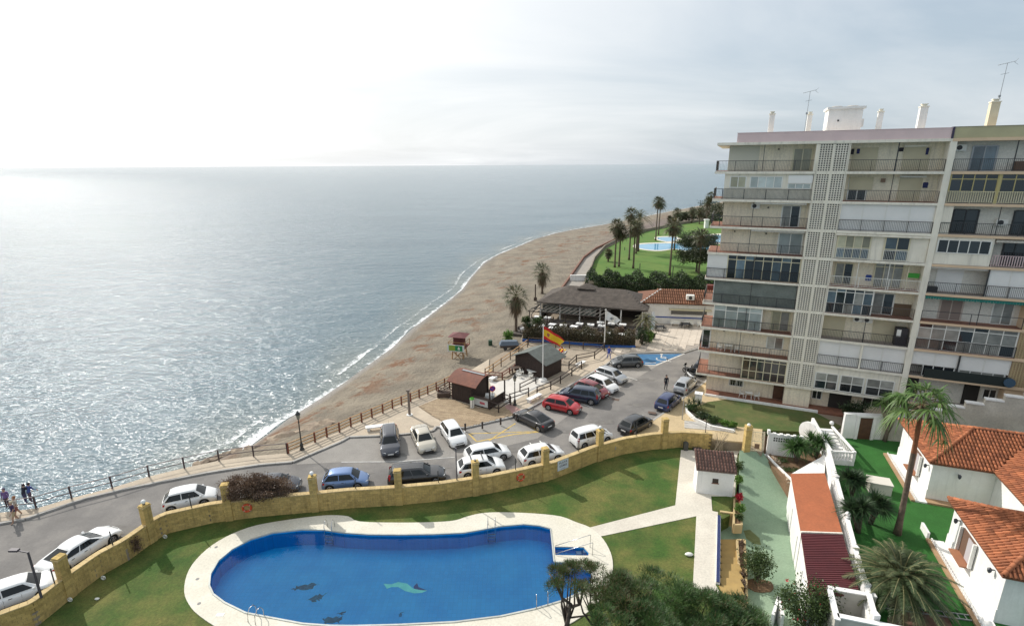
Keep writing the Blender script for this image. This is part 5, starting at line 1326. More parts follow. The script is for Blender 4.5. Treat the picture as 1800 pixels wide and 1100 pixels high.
for i, (x, y, z, r, kd, lab) in enumerate(((1297,826,-.9,.45,'shrub','round green shrub at the right wall of the pump house'),(1298,850,-1,.35,'bright','light green shrub at the right rear of the ochre planter'),(1299,880,-.85,.3,'flower','red flowering plant in the upper ochre planter'),(1300,900,-.85,.35,'bright','leafy bright plant in the middle of the upper ochre planter'),(1299,914,-.85,.3,'shrub','small dark green plant at the lower end of the upper ochre planter'))):
    bush(G(x,y,z), (r,r,r*.9), 260, .13, kd, lab, stem=.1, seed=i+20)
rng = np.random.default_rng(5)
for i in range(6):
    p = p2[0].lerp(p2[3], (i+.5)/6); q = p2[1].lerp(p2[2], (i+.5)/6); c = (p+q)/2; c.z = -1.45
    bush(c, (.25,.4,.22), 120, .09, 'brown_shrub', 'dry brown plant in the long ochre planter, ' + ['topmost','second from the top','third from the top','fourth from the top','fifth from the top','lowest'][i], stem=.05, seed=i+40, group='dry plants in the long ochre planter')
# oleander-like bush with a soil ring on the green drive
pp = G(1330,1022,-2); bush(pp, (1.0,.9,1.05), 1500, .12, 'shrub', 'round grey green bush in a soil patch on the green drive', stem=.5, k=26, seed=3)
struct(MB().prism([(pp.x + .95*math.cos(a/12*6.28) + .1*math.sin(a*2), pp.y - .35 + .6*math.sin(a/12*6.28)) for a in range(12)], -2.1, -1.93).build('soil_patch', soil_m))
tb2 = MB(); wa1, wb1 = G(1263,921,-2.0), G(1291,925,-2.0); tb2.bar((wa1.x,wa1.y,-2.1),(wb1.x,wb1.y,-2.1),.2,1.3,z=1.0); tag(tb2.build('low_wall', ochw), 'short ochre wall at the head of the green landing below the small lawn patch', 'wall')
# white kerb along the drive's right side and the soil bed behind it
KR = [G(1342,794,-.1), G(1347,806,-.8), G(1360,822,-.9), G(1378,842,-1.0), G(1390,856,-1.1)]
bed = GL([(1341,796),(1347,806),(1360,822),(1378,842),(1388,853),(1420,835),(1447,826),(1452,800),(1452,760),(1346,757)], -.45)
struct(MB().prism([(p.x,p.y) for p in bed], -2, -.5).build('garden_bed', mat('bare_earth', (.22,.13,.075), .98, (.15,.095,.05), .9, bump=.9, bscale=6)))
mb = MB()
for a, b in zip(KR, KR[1:]): mb.bar((a.x,a.y,-1.7),(b.x,b.y,-1.7), .16, 1.35, z=1.0)
tag(mb.build('low_wall', whiteb), 'low curved white kerb wall round the earth bed with the palm-like yucca', 'wall')
rockm = mat('rubble_stone', (.36,.28,.20), .95, (.26,.20,.14), 2, bump=.6, obj=.2)
def rock_mesh(seed, m):
    bm = bmesh.new(); bmesh.ops.create_icosphere(bm, subdivisions=2, radius=1); rg = random.Random(seed); 
    for v in bm.verts:
        n = mn.noise(v.co * 1.3 + Vector((seed*7.1, 0, 0))); v.co *= 1 + .38*n; v.co.z *= .72
        for ax in range(3): v.co[ax] = round(v.co[ax]*2.6)/2.6*.45 + v.co[ax]*.55
    me = bpy.data.meshes.new('rock'); bm.to_mesh(me); bm.free(); me.materials.append(m); return me
rm = [rock_mesh(i, rockm) for i in range(5)]
for i in range(16):
    f = i/15; x = 1349 + 38*f; y = 797 + 52*f - 8*math.sin(f*3.1); p = G(x + R.uniform(-1,3), y + R.uniform(-3,0), -.48)
    o = place('edging_stone', rm[i % 5], p, R.uniform(0,6), scale=R.uniform(.10,.17)); tag(o, 'small rough stone edging the earth bed inside the curved white kerb', 'stone', 'stones edging the earth bed')
# white pierced wall by the gate with the name board
a, b = G(1347,790,-.1), G(1406,797,-.1); wa = math.atan2(b.y-a.y, b.x-a.x); wl = (b-a).length
t = thing('garden_wall', 'white wall with two rows of pierced openings right of the iron gate', 'wall', (a.x,a.y,-.6), wa)
MB().box(0,wl,-.1,.1,0,2.1).build('wall_body', whiteb, t); op = MB()
for i in range(8):
    for j in range(2): op.box(.45+i*.2,.58+i*.2,-.112,-.101,1.5+j*.22,1.65+j*.22)
op.build('pierced_opening', mat('opening_dark', (.03,.03,.028), .9), t)
mb = MB(); 
for i in range(10): mb.box(.1+i*wl/10, .1+i*wl/10+wl/11, -.13,.13,2.1,2.17 + .08*(i%2))
mb.build('coping', whiteb, t); MB().box(-.1,.12,-.15,.15,2.1,2.5).build('end_finial', whiteb, t)
# iron gate
a, b = G(1319,792,-.1), G(1340,794,-.1); ga = math.atan2(b.y-a.y, b.x-a.x); gl_ = (b-a).length
t = thing('iron_gate', 'cream wrought iron gate between the last yellow pillar and the white wall', 'gate', (a.x,a.y,-.1), ga)
MB().box(0,gl_,-.02,.02,.05,.1).box(0,gl_,-.02,.02,1.0,1.05).box(0,gl_,-.02,.02,1.9,1.95).box(0,.04,-.02,.02,0,1.98).box(gl_-.04,gl_,-.02,.02,0,1.98).build('gate_frame', creammetal, t)
for i in range(7): x = .04 + (i+.5)*(gl_-.08)/7; MB().box(x-.012,x+.012,-.012,.012,.1,1.9).build('bar', creammetal, t)
mb = MB()
for i in range(3): mb.torus((gl_*(i+.5)/3,0,1.5),(0,1,0),.13,.014,12,5)
mb.build('scroll', creammetal, t); MB().box(gl_*.3,gl_*.7,-.03,.03,.3,.75).build('letter_box', mat('brown_plate', (.22,.13,.08), .7), t)
# ---- garages
gt = thing('garage_row', 'row of white garages with orange and dark red roofs beside the green drive', 'garage', (G(1400,940,-2).x, G(1400,940,-2).y, -2.0))
RZ = 1.2
q = GL([(1390,832),(1450,831),(1481,937),(1408,934.5)], RZ); q2 = GL([(1408,937),(1481,939),(1511,1043),(1424,1046)], RZ-.06)
MB().prism([(p.x,p.y) for p in q], RZ-.12, RZ).build('flat_roof', mat('orange_roof_coat', (.42,.13,.055), .8, (.36,.115,.05), .9, bump=.2, dirt=.1), gt, world=True)
MB().prism([(p.x,p.y) for p in q2], RZ-.2, RZ-.08).build('flat_roof', mat('dark_red_sheet', (.12,.028,.032), .6, (.10,.025,.03), 1), gt, world=True)
ribs = 34
for i in range(ribs):
    f = (i+.5)/ribs; a = q2[0].lerp(q2[3], f); b = q2[1].lerp(q2[2], f); MB().bar((a.x,a.y,RZ-.078),(b.x,b.y,RZ-.078), .09, .05, z=1.0).build('roof_rib', MATS['dark_red_sheet'], gt, world=True)
MB().bar(q[3]+Vector((0,0,.0)), q[2], .1, .1).build('roof_flashing', fac_white2, gt, world=True)
for Q, z1 in ((q, RZ-.12), (q2, RZ-.2)):
    a, b, c, d = Q; s = lambda p, w: Vector((p.x, p.y, 0))
    cen = (a+b+c+d)/4; I = [cen + (p-cen)*.965 for p in (a,b,c,d)]
    MB().prism([(p.x,p.y) for p in I], -2.4, z1-.004).build('wall', whiteb, gt, world=True)
for f0, f1 in ((.12,.42),(.56,.88)):
    for Q in (q, q2):
        cen = sum((Vector(p) for p in Q), Vector())/4; a = cen + (Q[0]-cen)*.965; d = cen + (Q[3]-cen)*.965; u = a.lerp(d, f0); v = a.lerp(d, f1)
        MB().bar((u.x-.03,u.y,-1.95),(v.x-.03,v.y,-1.95),.05,2.1,z=1.0).build('garage_door', shutter, gt, world=True)
mb = MB(); Q0 = GL([(1384,832),(1389,824),(1440,822)], -.4)
tag(MB().prism([(p.x,p.y) for p in GL([(1392,829),(1450,828),(1452,790),(1444,800)], .6)], -2, .45).build('sloping_wall', whiteb), 'white sloping wall top between the earth bed and the orange garage roof', 'wall')
# ---- balustrade along the garages
bp_ = [(0.065,0),(.065,.05),(.04,.08),(.055,.2),(.075,.3),(.05,.42),(.035,.5),(.055,.56),(.065,.6),(.065,.64)]
bal_me = MB().lathe(bp_, n=8).data('baluster', whiteb, smooth=True)
BP = [G(1454,803,.75), G(1467,852,.75), G(1486,925,.75), G(1500,980,.75), G(1519,1045,.75), G(1534,1100,.75)]
t = thing('balustrade', 'long white balustrade running down beside the garage roofs', 'balustrade', (BP[0].x, BP[0].y, 0))
for i, (a, b) in enumerate(zip(BP, BP[1:])):
    MB().bar((a.x,a.y,-2.2),(b.x,b.y,-2.2),.3,2.95,z=1.0).build('parapet_wall', whiteb, t, world=True)
    MB().bar((a.x,a.y,.75+.7),(b.x,b.y,.75+.7),.26,.11).build('handrail', whiteb, t, world=True)
    n = int((b-a).length/.24)
    for j in range(n):
        p = a.lerp(b, (j+.5)/n); place('baluster', bal_me, Vector((p.x,p.y,.75))-t.location, 0, t)
    MB().box(b.x-.17,b.x+.17,b.y-.17,b.y+.17,.0,1.62).build('newel', whiteb, t, world=True)
MB().ball((BP[2].x,BP[2].y,1.78),.16,10).build('ball_finial', whiteb, t, smooth=True, world=True)
# platform with balusters at the head of the stair
a, b = G(1458,812,.2), G(1499,815,.2); pa = math.atan2(b.y-a.y,b.x-a.x); plw = (b-a).length
t = thing('stair_landing', 'white stair landing with a short balustrade facing the camera left of the green lawn', 'balustrade', (a.x,a.y,0), pa)
MB().box(-.1,plw+.1,0,1.4,-.2,.45).build('landing', whiteb, t)
MB().box(0,plw,.02,.2,1.15,1.27).build('handrail', whiteb, t); MB().box(-.12,.1,0,.24,.45,1.35).box(plw-.1,plw+.12,0,.24,.45,1.35).build('newel', whiteb, t)
for i in range(6): place('baluster', bal_me, (.2+(i+.5)*(plw-.4)/6,.11,.46), 0, t, scale=(1.25,1.25,1.08))
MB().box(plw-.1,plw+.12,.3,4.6,.45,.6).build('side_wall', whiteb, t)
for i in range(14): place('baluster', bal_me, (plw,.5+i*.3,.6), 0, t)
MB().bar((plw,.3,1.33),(plw,4.6,1.33),.2,.12).build('handrail', whiteb, t)
for i in range(7): MB().box(.15,plw-.12,1.4+i*.42,1.4+i*.42+.416,-.2,.5+i*.12).build('stair_tread', whiteb, t)
MB().bar((.0,.3,.45),(.0,4.6,1.3),.2,.9,z=1.0).build('stair_wall', whiteb, t)
MB().cyl((-.55,3.6,1.0),(-.35,3.7,1.0),1.05,n=24).build('round_screen', whiteb, t)
MB().ball((plw,4.8,1.6),.2,10).build('ball_finial', whiteb, t, smooth=True)
# ---- villa lawn
vl = [G(1452,806), G(1467,852), G(1486,925), G(1500,980), G(1519,1045), G(1545,1150), G(1600,1300), G(2300,1300), bw(40,-3.9), bw(19,-3.9), G(1545,768), G(1484,769), G(1470,775)]
struct(MB().prism([(p.x,p.y) for p in vl], -4, VZ).build('lawn', mat('artificial_turf', (.022,.115,.015), .95, (.03,.145,.022), .6, bump=.5, bscale=30, dirt=.18, grain=.16)))
# ---- white boundary wall with door, and the retaining wall
WB = [G(1478,768), G(1545,771), bw(18.9,-4), bw(26.5,-4), bw(36,-4)]
t = thing('boundary_wall', 'white boundary wall with a brown wooden door behind the green lawn', 'wall', (WB[0].x, WB[0].y, 0))
a, b, c = WB[0], WB[1], WB[2]
MB().bar((a.x,a.y,-.5),(b.x,b.y,-.5),.3,2.9,z=1.0).build('wall_body', whiteb, t, world=True)
d = (b-a).normalized(); n2 = Vector((d.y,-d.x,0)); da = a+d*(b-a).length*.34; db = a+d*(b-a).length*.76
MB().bar(Vector((da.x,da.y,0))+n2*.17, Vector((db.x,db.y,0))+n2*.17, .06, 2.15, z=1.0).build('door', brown_door, t, world=True)
for p in (da, db): MB().bar(Vector((p.x-.14,p.y,0))+n2*.2, Vector((p.x+.14,p.y,0))+n2*.2, .16, 2.3, z=1.0).build('door_jamb', whiteb, t, world=True)
MB().bar(Vector((da.x-.2,da.y,2.32))+n2*.2, Vector((db.x+.25,db.y,2.32))+n2*.2, .3, .14, z=1.0).build('door_lintel', whiteb, t, world=True)
MB().bar((a.x,a.y,2.4),(b.x,b.y,2.4),.42,.1,z=1.0).build('coping', whiteb, t, world=True)
rtw = thing('retaining_wall', 'long weathered retaining wall with stepped white coping behind the tiled roofs', 'wall', (c.x, c.y, 0))
rwm = mat('weathered_render', (.68,.63,.54), .95, (.52,.47,.39), .5, bump=.4, dirt=.3)
mb = MB(); cp = MB(); pts = [WB[1], WB[2], WB[3], WB[4]]; tops = [2.2, 2.5, 5.7, 7.5]
for i in range(3):
    n = 6 if i else 3
    for j in range(n):
        p, q_ = pts[i].lerp(pts[i+1], j/n), pts[i].lerp(pts[i+1], (j+1)/n); z = tops[i] + (tops[i+1]-tops[i])*(j+1)/n
        mb.bar((p.x,p.y,-.5),(q_.x,q_.y,-.5),.35,z+.5,z=1.0); cp.bar((p.x,p.y,z+.001),(q_.x,q_.y,z+.001),.5,.12,z=1.0)
mb.build('wall_body', rwm, rtw, world=True); cp.build('stepped_coping', whiteb, rtw, world=True)
# raised ground in front of the second block
tz = [WB[2]+Vector((0,.3,0)), WB[3]+Vector((0,.3,0)), WB[4]+Vector((0,.3,0)), bw(34,.2), bw(19.4,.2), bw(19.4,-1.5)]
struct(MB().prism([(p.x,p.y) for p in tz], -1, 1.6).build('terrace', mat('earth_terrace', (.26,.20,.14), .95, (.16,.13,.08), .8, bump=.6)))
for i in range(8):
    p = bw(17.2+i*.45, -3.2); o = MB().box(-.8,.8,-.2,.2,-.5,.12).build('stair_tread', whiteb); o.location = (p.x,p.y,1.2+i*.17); o.rotation_euler=(0,0,BA+.5); tag(o, 'white edged step climbing in front of the peach block, %s from the bottom' % ['first','second','third','fourth','fifth','sixth','seventh','eighth'][i], 'step', 'white edged steps by the peach block')
# lawn and beds in front of the white block
bl = [bw(.9,-.7), bw(12.0,-.7), bw(14,-3), G(1470,757), G(1408,760), G(1330,757), G(1300,752), G(1243,738), G(1218,724), G(1216,716), G(1243,709)]
struct(MB().prism([(p.x,p.y) for p in bl], -.5, .10).build('lawn', mat('shaded_lawn', (.07,.11,.025), .95, (.14,.13,.045), .5, bump=.8, bscale=14, detail=9, dirt=.2)))
kw = GL([(1206,712),(1207,722),(1222,736),(1250,749),(1290,757)], .3); mb = MB()
for a, b in zip(kw, kw[1:]): mb.bar((a.x,a.y,-.1),(b.x,b.y,-.1),.2,.5,z=1.0)
tag(mb.build('low_wall', whiteb), 'low wavy white wall edging the flower bed at the street corner', 'wall')
o = MB().box(-.35,.35,-.3,.3,0,1.0).box(-.42,.42,-.37,.37,1.0,1.08).cyl((0,0,1.08),(0,0,1.14),.13,n=10).build('utility_pedestal', whiteb); p = G(1227,708); o.location = (p.x,p.y,.1); o.rotation_euler=(0,0,BA); tag(o, 'white masonry pedestal at the corner of the front garden', 'pedestal')
for i,(x,y,r,kd,lab) in enumerate(((1215,722,.55,'shrub','first bushy plant in the corner flower bed'),(1235,738,.6,'dark_shrub','dark shrub in the middle of the corner flower bed'),(1255,744,.5,'shrub','mid green shrub right of the dark one in the corner bed'),(1272,748,.4,'bright','small bright green clump near the globe pillar'),(1285,751,.4,'bright','bright leafy clump beside the globe pillar'))):
    bush(G(x,y,.1), (r*1.3,r,r*.7), 420, .14, kd, lab, stem=.05, seed=60+i)
yucca(G(1219,716,.1), [(0,0,.7),(.5,-.2,.5),(-.4,.3,.5)], 'palm-like plant at the left end of the corner flower bed', L=.9, n=70, seed=4, kind='phoenix')
bush(bw(15.2,-1.6,.1), (1.5,.8,1.0), 1400, .15, 'dark_shrub', 'large dark shrub in front of the ground floor doors of the white block', stem=.2, seed=70)
bush(bw(18.5,-1.2,.3), (1.2,.6,.5), 500, .14, 'shrub', 'low shrub under the palm in front of the ground floor windows', stem=.2, seed=71)
for i in range(5): bush(bw(20.3+i*1.4,-.9,1.6), (.7,.4,.45), 260, .14, ['shrub','dark_shrub'][i%2], 'shrub on the raised terrace of the peach block, %s from the left' % ['first','second','third','fourth','fifth'][i], stem=.1, seed=75+i)
# ---- villas
VA = rad(-20)
tile_m = mat('terracotta_roof_tile', (.42,.15,.065), .85, (.30,.105,.05), 1.3, bump=.3, obj=.32, island=.28, dirt=.25)
gut_m = mat('tile_underlay', (.20,.07,.035), .9, (.14,.06,.03), 2)
vt_me = barrel(.185, .40, tile_m, n=6)
RISE, HALF, EV = 1.65, 3.7, 3.3
def villa(origin, label, main_len, wing, depth=7.4, seed=0):
    t = thing('villa', label, 'house', origin, VA); Hn = HALF; al = math.atan2(RISE, Hn); z0 = EV - origin[2] if False else EV
    o = .35
    body = [(o,o),(main_len,o),(main_len,depth-o),(o,depth-o)]
    MB().prism(body, -.3, EV-.02).build('wall', whiteb, t)
    MB().box(o-.06, o+.0, o-.06, depth-o, -.3, .9).build('plinth', whiteb, t)
    faces = [([(0,0),(0,depth),(Hn,Hn)], (0,0), (0,1), (1,0)),
             (([(0,0),(3.9,0),(3.9+Hn,Hn),(Hn,Hn)] if wing else [(0,0),(main_len,0),(main_len,Hn),(Hn,Hn)]), (0,0), (1,0), (0,1)),
             ([(0,depth),(main_len,depth),(main_len,Hn),(Hn,Hn)], (0,depth), (1,0), (0,-1))]
    if wing:
        MB().prism([(3.9+o,-wing),(11.3-o,-wing),(11.3-o,o-.004),(3.9+o,o-.004)], -.3, EV-.02).build('wall', whiteb, t)
        faces.append(([(3.9,0),(3.9,-wing),(3.9+Hn,-wing),(3.9+Hn,Hn)], (3.9,0), (0,1), (1,0)))
    def hz_(p, base, up): return EV + ((p[0]-base[0])*up[0] + (p[1]-base[1])*up[1]) * RISE / Hn
    cells = []
    for poly, base, e, u in faces:
        P = [(p[0], p[1], hz_(p, base, u)) for p in poly]
        mb = MB(); n = len(P); nb = [(x, y, z-.12) for x, y, z in P]; mb.add(P+nb, [tuple(range(n)), tuple(reversed(range(n, 2*n)))] + [(i, n+i, n+(i+1)%n, (i+1)%n) for i in range(n)])
        mb.build('roof_plane', gut_m, t, fix=True)
        if base[1] == depth: continue
        cu = math.cos(al)
        for i in range(-60, 60):
            for j in range(0, 13):
                pe = (i+.5)*.235; pu2 = (j+.42)*.36*cu; x = base[0]+e[0]*pe+u[0]*pu2; y = base[1]+e[1]*pe+u[1]*pu2
                if inside(x, y, poly):
                    pu3 = j*.36*cu - .04; x = base[0]+e[0]*pe+u[0]*pu3; y = base[1]+e[1]*pe+u[1]*pu3
                    ang_ = math.atan2(u[1], u[0]) - math.pi/2
                    cells.append((x, y, EV + pu3*RISE/Hn + .01, ang_))
    ca_, sa_ = math.cos(VA), math.sin(VA)
    def wx(c): return (origin[0]+ca_*c[0]-sa_*c[1], origin[1]+sa_*c[0]+ca_*c[1])
    def vis(c):
        w = wx(c); d_ = w[0]/w[1] if w[1] > 0 else 9
        return (0 if d_ < .985 else 1000) + math.hypot(*w)
    cells.sort(key=vis)
    rest = MB()
    for i, (x, y, z, a) in enumerate(cells):
        jx = R.uniform(-.012,.012)
        if i < 292: place('roof_tile', vt_me, (x+jx, y, z), (al, R.uniform(-.03,.03), a + R.uniform(-.02,.02)) if False else Matrix.Rotation(a,4,'Z').to_euler(), t); ob = col.objects[-1]; ob.rotation_euler = (Matrix.Rotation(a + R.uniform(-.02,.02),4,'Z') @ Matrix.Rotation(al + R.uniform(0,.02),4,'X')).to_euler()
        else:
            M_ = Matrix.Translation((x,y,z)) @ Matrix.Rotation(a,4,'Z') @ Matrix.Rotation(al,4,'X'); rest.add([M_ @ v.co for v in vt_me.vertices], [tuple(p.vertices) for p in vt_me.polygons])
    if rest.v: 
        q_ = stuff(rest.build('roof_tiles', tile_m, t))
        q_.data.polygons.foreach_set('use_smooth', [True]*len(q_.data.polygons))
    # hip and ridge tiles
    rl = barrel(.27, .40, tile_m, n=6, name='ridge_tile')
    lines = [((0,0,EV),(Hn,Hn,EV+RISE)), ((0,depth,EV),(Hn,Hn,EV+RISE)), ((Hn,Hn,EV+RISE),(main_len,Hn,EV+RISE))]
    if wing: lines.append(((3.9+Hn,-wing,EV+RISE),(3.9+Hn,Hn,EV+RISE)))
    for a, b in lines:
        a = Vector(a)+Vector((0,0,.05)); b = Vector(b)+Vector((0,0,.05)); d = b-a; n = int(d.length/.36); az = math.atan2(d.y,d.x)-math.pi/2; el = math.atan2(d.z, math.hypot(d.x,d.y))
        for i in range(n):
            ob = place('ridge_tile', rl, a + d*(i/n), 0, t); ob.rotation_euler = (Matrix.Rotation(az,4,'Z') @ Matrix.Rotation(el,4,'X')).to_euler()
    return t
ca_, sa_ = math.cos(VA), math.sin(VA)
V1 = (31.35, 35.2, 0); V2 = (26.65, 23.85, 0)
v1 = villa(V1, 'white villa with an L shaped orange tiled roof behind the tall palm', 14, 7.0)
v2 = villa(V2, 'white villa with an orange tiled hip roof at the lower right corner', 12, 0)
thr = mat('villa_terracotta', (.38,.17,.09), .8, (.30,.13,.07), 1)
for v, ys_, lab in ((v1, (2.2, 3.9), ''), (v2, (3.6, 5.3), '')):
    w_ = MB().box(.28,.36,ys_[0],ys_[1],.95,2.6).build('window', mat('brown_shade', (.16,.09,.06), .8), v)
    MB().box(-.25,.3,ys_[0],ys_[1],.85,.95).build('sill', thr, w_)
    MB().box(.1,.285,ys_[0]-.12,ys_[0],.95,2.65).box(.1,.285,ys_[1],ys_[1]+.12,.95,2.65).build('window_jamb', whiteb, w_)
    MB().box(.24,.279,ys_[0]+.1,ys_[0]+.85,1.0,2.5).build('shutter', mat('lilac_shade', (.5,.46,.48), .7), w_)
def vlamp(v, x, y, z, side):
    o = MB()
    if side == 'l': o.box(x-.22,x,y-.03,y+.03,z,z+.05).lathe([(.03,-.22),(.1,-.12),(.12,.05),(.03,.14)], (x-.24,y,z), 8)
    else: o.box(x-.03,x+.03,y-.22,y,z,z+.05).lathe([(.03,-.22),(.1,-.12),(.12,.05),(.03,.14)], (x,y-.24,z), 8)
    o.build('wall_lantern', mat('dark_iron', (.05,.055,.07), .5), v)
vlamp(v1,.33,.9,2.6,'l'); vlamp(v1,2.0,.33,2.5,'f'); vlamp(v2,.33,1.4,2.6,'l'); vlamp(v2,.33,6.0,2.6,'l'); vlamp(v2,3.5,.33,2.5,'f')
for v, base, y0, y1 in ((v1, V1, -.3, 7.0), (v2, V2, -1.0, 7.2)):
    MB().box(-.75,-.5,y0,y1,-.1,.14).build('terrace_kerb', mat('tan_stone', (.42,.27,.15), .9, (.34,.22,.13), 2), v); MB().box(-.5,.28,y0,y1,-.1,.12).build('terrace', whiteb, v)
    if v is v1: MB().box(.3,5,-.3,.33,-.1,.14).build('terrace_kerb', MATS['tan_stone'], v)
    n = int((y1-y0)/.26)
    for i in range(n):
        y = y0 + (i+.5)*(y1-y0)/n; MB().torus((-.45,y,.16),(1,0,0),.10,.035,10,5).build('scalloped_edging', whiteb, v)
o = MB().bar((-.6,0,0),(-.6,1.2,0),.15,.5,z=1.0).build('end_post', whiteb, v2); o.location=(0,7.3,0)
# small things on the villa lawn
p = G(1543,862); o = MB().box(-.75,.75,-.55,.55,0,.85).box(-.8,.8,-.6,.6,.85,.93).build('garden_chest', mat('chest_white', (.68,.64,.56), .7)); o.location = p; o.rotation_euler=(0,0,-.35); tag(o, 'white storage chest on the green lawn beside the dark yuccas', 'chest')
p = G(1635,1076,.02); t = thing('ladder', 'aluminium ladder lying on the ground below the feathery palm', 'ladder', p, rad(-12))
a_ = 2.4; MB().box(-a_,a_,-.22,-.17,0,.07).box(-a_,a_,.17,.22,0,.07).build('rail', greymetal, t)
for i in range(13): MB().box(-a_+.2+i*.36,-a_+.24+i*.36,-.17,.17,.02,.05).build('rung', greymetal, t)
struct(MB().prism([(p.x,p.y) for p in GL([(1560,1085),(1600,1070),(1665,1082),(1680,1110),(1560,1120)], .02)], -.2, .03).build('terrace', mat('brown_terrace', (.22,.12,.085), .9, (.16,.09,.065), 1)))
mb = MB(); W5 = GL([(1458,1036),(1471,1047),(1478,1085)], .7)
t = thing('yard_wall', 'white L shaped yard wall below the dark red garage roof', 'wall', (W5[1].x,W5[1].y,0))
for a, b in (((1456,1033),(1540,1047)),((1458,1035),(1472,1090)),((1472,1082),(1600,1108))):
    a = G(*a,1.3); b = G(*b,1.3); MB().bar((a.x,a.y,-2),(b.x,b.y,-2),.2,3.3,z=1.0).build('wall_body', mat('grey_render', (.55,.53,.48), .9, (.45,.43,.38), .8, dirt=.2), t, world=True); MB().bar((a.x,a.y,1.3),(b.x,b.y,1.3),.3,.07,z=1.0).build('coping', whiteb, t, world=True)
t = thing('yard_wall', 'pointed white wall end between the flowering bush and the green drive', 'wall', (G(1365,1080,-1).x,G(1365,1080,-1).y,-2))
for a, b in (((1358,1084),(1368,1053)),((1368,1053),(1376,1085))):
    a = G(*a,-1); b = G(*b,-1); MB().bar((a.x,a.y,-2.1),(b.x,b.y,-2.1),.16,1.3,z=1.0).build('wall_body', whiteb, t, world=True)
# ---- plants on this side
fp = G(1577,938); t = fan_palm(fp, 10.0, 2.5, 'tall single fan palm with a red brown upper trunk growing on the green lawn', n=17, nb=18, seed=11, kind='palm', skirt=.12, r=.155, lean=(-.55,-.3), width=.15, sag=1.9)
for ch in t.children:
    if ch.name.startswith('trunk'):
        ch.data.materials.append(bark_red); ch.data.materials.append(bark_palm)
        for pl_ in ch.data.polygons:
            if pl_.center.z > 6.2: pl_.material_index = 1
# a broken frond hanging from the crown
tip = Vector((-.55+.9,-.3-.2,10.0)); rngp = np.random.default_rng(9)
V, F, st = fan_crown(rngp, (1.15,-.5,8.0), 1.0, 2, 12, -1.3, -1.0, width=.08); fr = place('hanging_frond', fastmesh('hanging_frond', V, F, lm('palm')), parent=t)
MB().tube([(-.45,-.3,10.1),(.6,-.4,10.3),(1.1,-.5,9.4),(1.15,-.5,8.0)], .015, 4).build('frond_stalk', MATS['leaf_stalk'], fr)
feather_palm(G(1573,1058), 1.7, 3.3, 'big feathery date palm with arching fronds below the tall palm', n=88, m=40, seed=5, kind='phoenix', r=.42, width=.06, lo=-.3, hi=1.35, curl=.5, ll=.15)
# twisted bare-limbed tree by the white door
t = thing('twisted_tree', 'small twisted tree with tufted crowns beside the white boundary wall', 'tree', G(1555,775)); mb = MB()
limbs = [[(0,0,0),(.1,0,1),(-.2,0,2.2),(-.5,.1,3.4),(-.4,0,4.4)],[(0.05,0,1),(.4,0,2.0),(.5,.1,3.0),(.9,.2,3.9)],[(-.2,0,2.2),(-.7,-.1,2.9),(-1.0,0,3.9)],[(.4,0,2.0),(.1,.3,2.8),(.2,.3,3.8)]]
for L_i in limbs: mb.tube(L_i, [.2,.15,.11,.08,.06][:len(L_i)], 7)
mb.build('trunk', mat('grey_bark', (.24,.19,.15), .9, (.17,.13,.10), 3, bump=.6), t, smooth=True); Vs=[];Fs=[];b0=0
for L_i in limbs:
    V, F = rosette(rngp, L_i[-1], 1.15, 70, .14, -.5, 1.3, .55); Vs.append(V); Fs.append(F+b0); b0 += len(V)
place('crown', fastmesh('crown', np.concatenate(Vs), np.concatenate(Fs), lm('palm')), parent=t)
yucca(G(1584,768), [(0,0,.35),(.4,.3,.3),(.5,-.3,.35)], 'blue green agave clump at the foot of the boundary wall', kind='agave', L=.9, n=50, w=.16, name='agave', seed=21, cat='agave')
yucca(G(1400,813,-.5), [(0,0,1.7),(.55,.2,1.35),(-.5,.1,1.45)], 'leafy yucca standing in the earth bed by the gate', L=1.3, n=170, w=.12, seed=1)
yucca(G(1434,806,-.5), [(0,0,1.6),(.4,-.2,1.8),(-.5,.3,1.7)], 'second yucca in the earth bed, against the white stair', L=1.25, n=150, w=.11, seed=2)
yucca(G(1425,800,-.5), [(0,0,.5)], 'small agave between the two yuccas in the earth bed', kind='agave', L=.8, n=50, w=.12, seed=6, name='agave', cat='agave')
yucca(G(1497,872,.0), [(0,0,1.4),(.5,.3,1.2),(-.4,.2,1.5)], 'dark yucca on the lawn nearest the white chest', kind='dark_yucca', L=1.25, n=230, w=.10, seed=7)
yucca(G(1508,935,.0), [(0,0,2.0),(-.6,.2,1.7)], 'dark yucca with a thick stem beside the balustrade', kind='dark_yucca', L=1.35, n=240, w=.10, seed=8, r=.14)
yucca(G(1530,920,.0), [(0,0,1.8),(.3,-.3,1.6)], 'dark yucca right of the thick stemmed one on the lawn', kind='dark_yucca', L=1.3, n=230, w=.10, seed=9, r=.12)
t = bush(G(1415,1110,-1.6), (1.7,1.2,1.5), 3200, .13, 'shrub', 'large flowering bush at the bottom edge beside the garages', stem=.6, k=34, kr=.2, seed=15)
leafball('flowers', t, (0,0,2.2), (1.6,1.1,1.3), 40, .16, 'flower', 12, .2, .9, 5)
for i,(x,y) in enumerate(((1375,810),(1385,828),(1400,828),(1425,825))): bush(G(x,y,-.5), (.5,.4,.12), 90, .12, 'shrub', 'low weed clump in the earth bed, %s from the gate' % ['first','second','third','fourth'][i], stem=.02, seed=90+i, name='weed_clump', cat='weed')
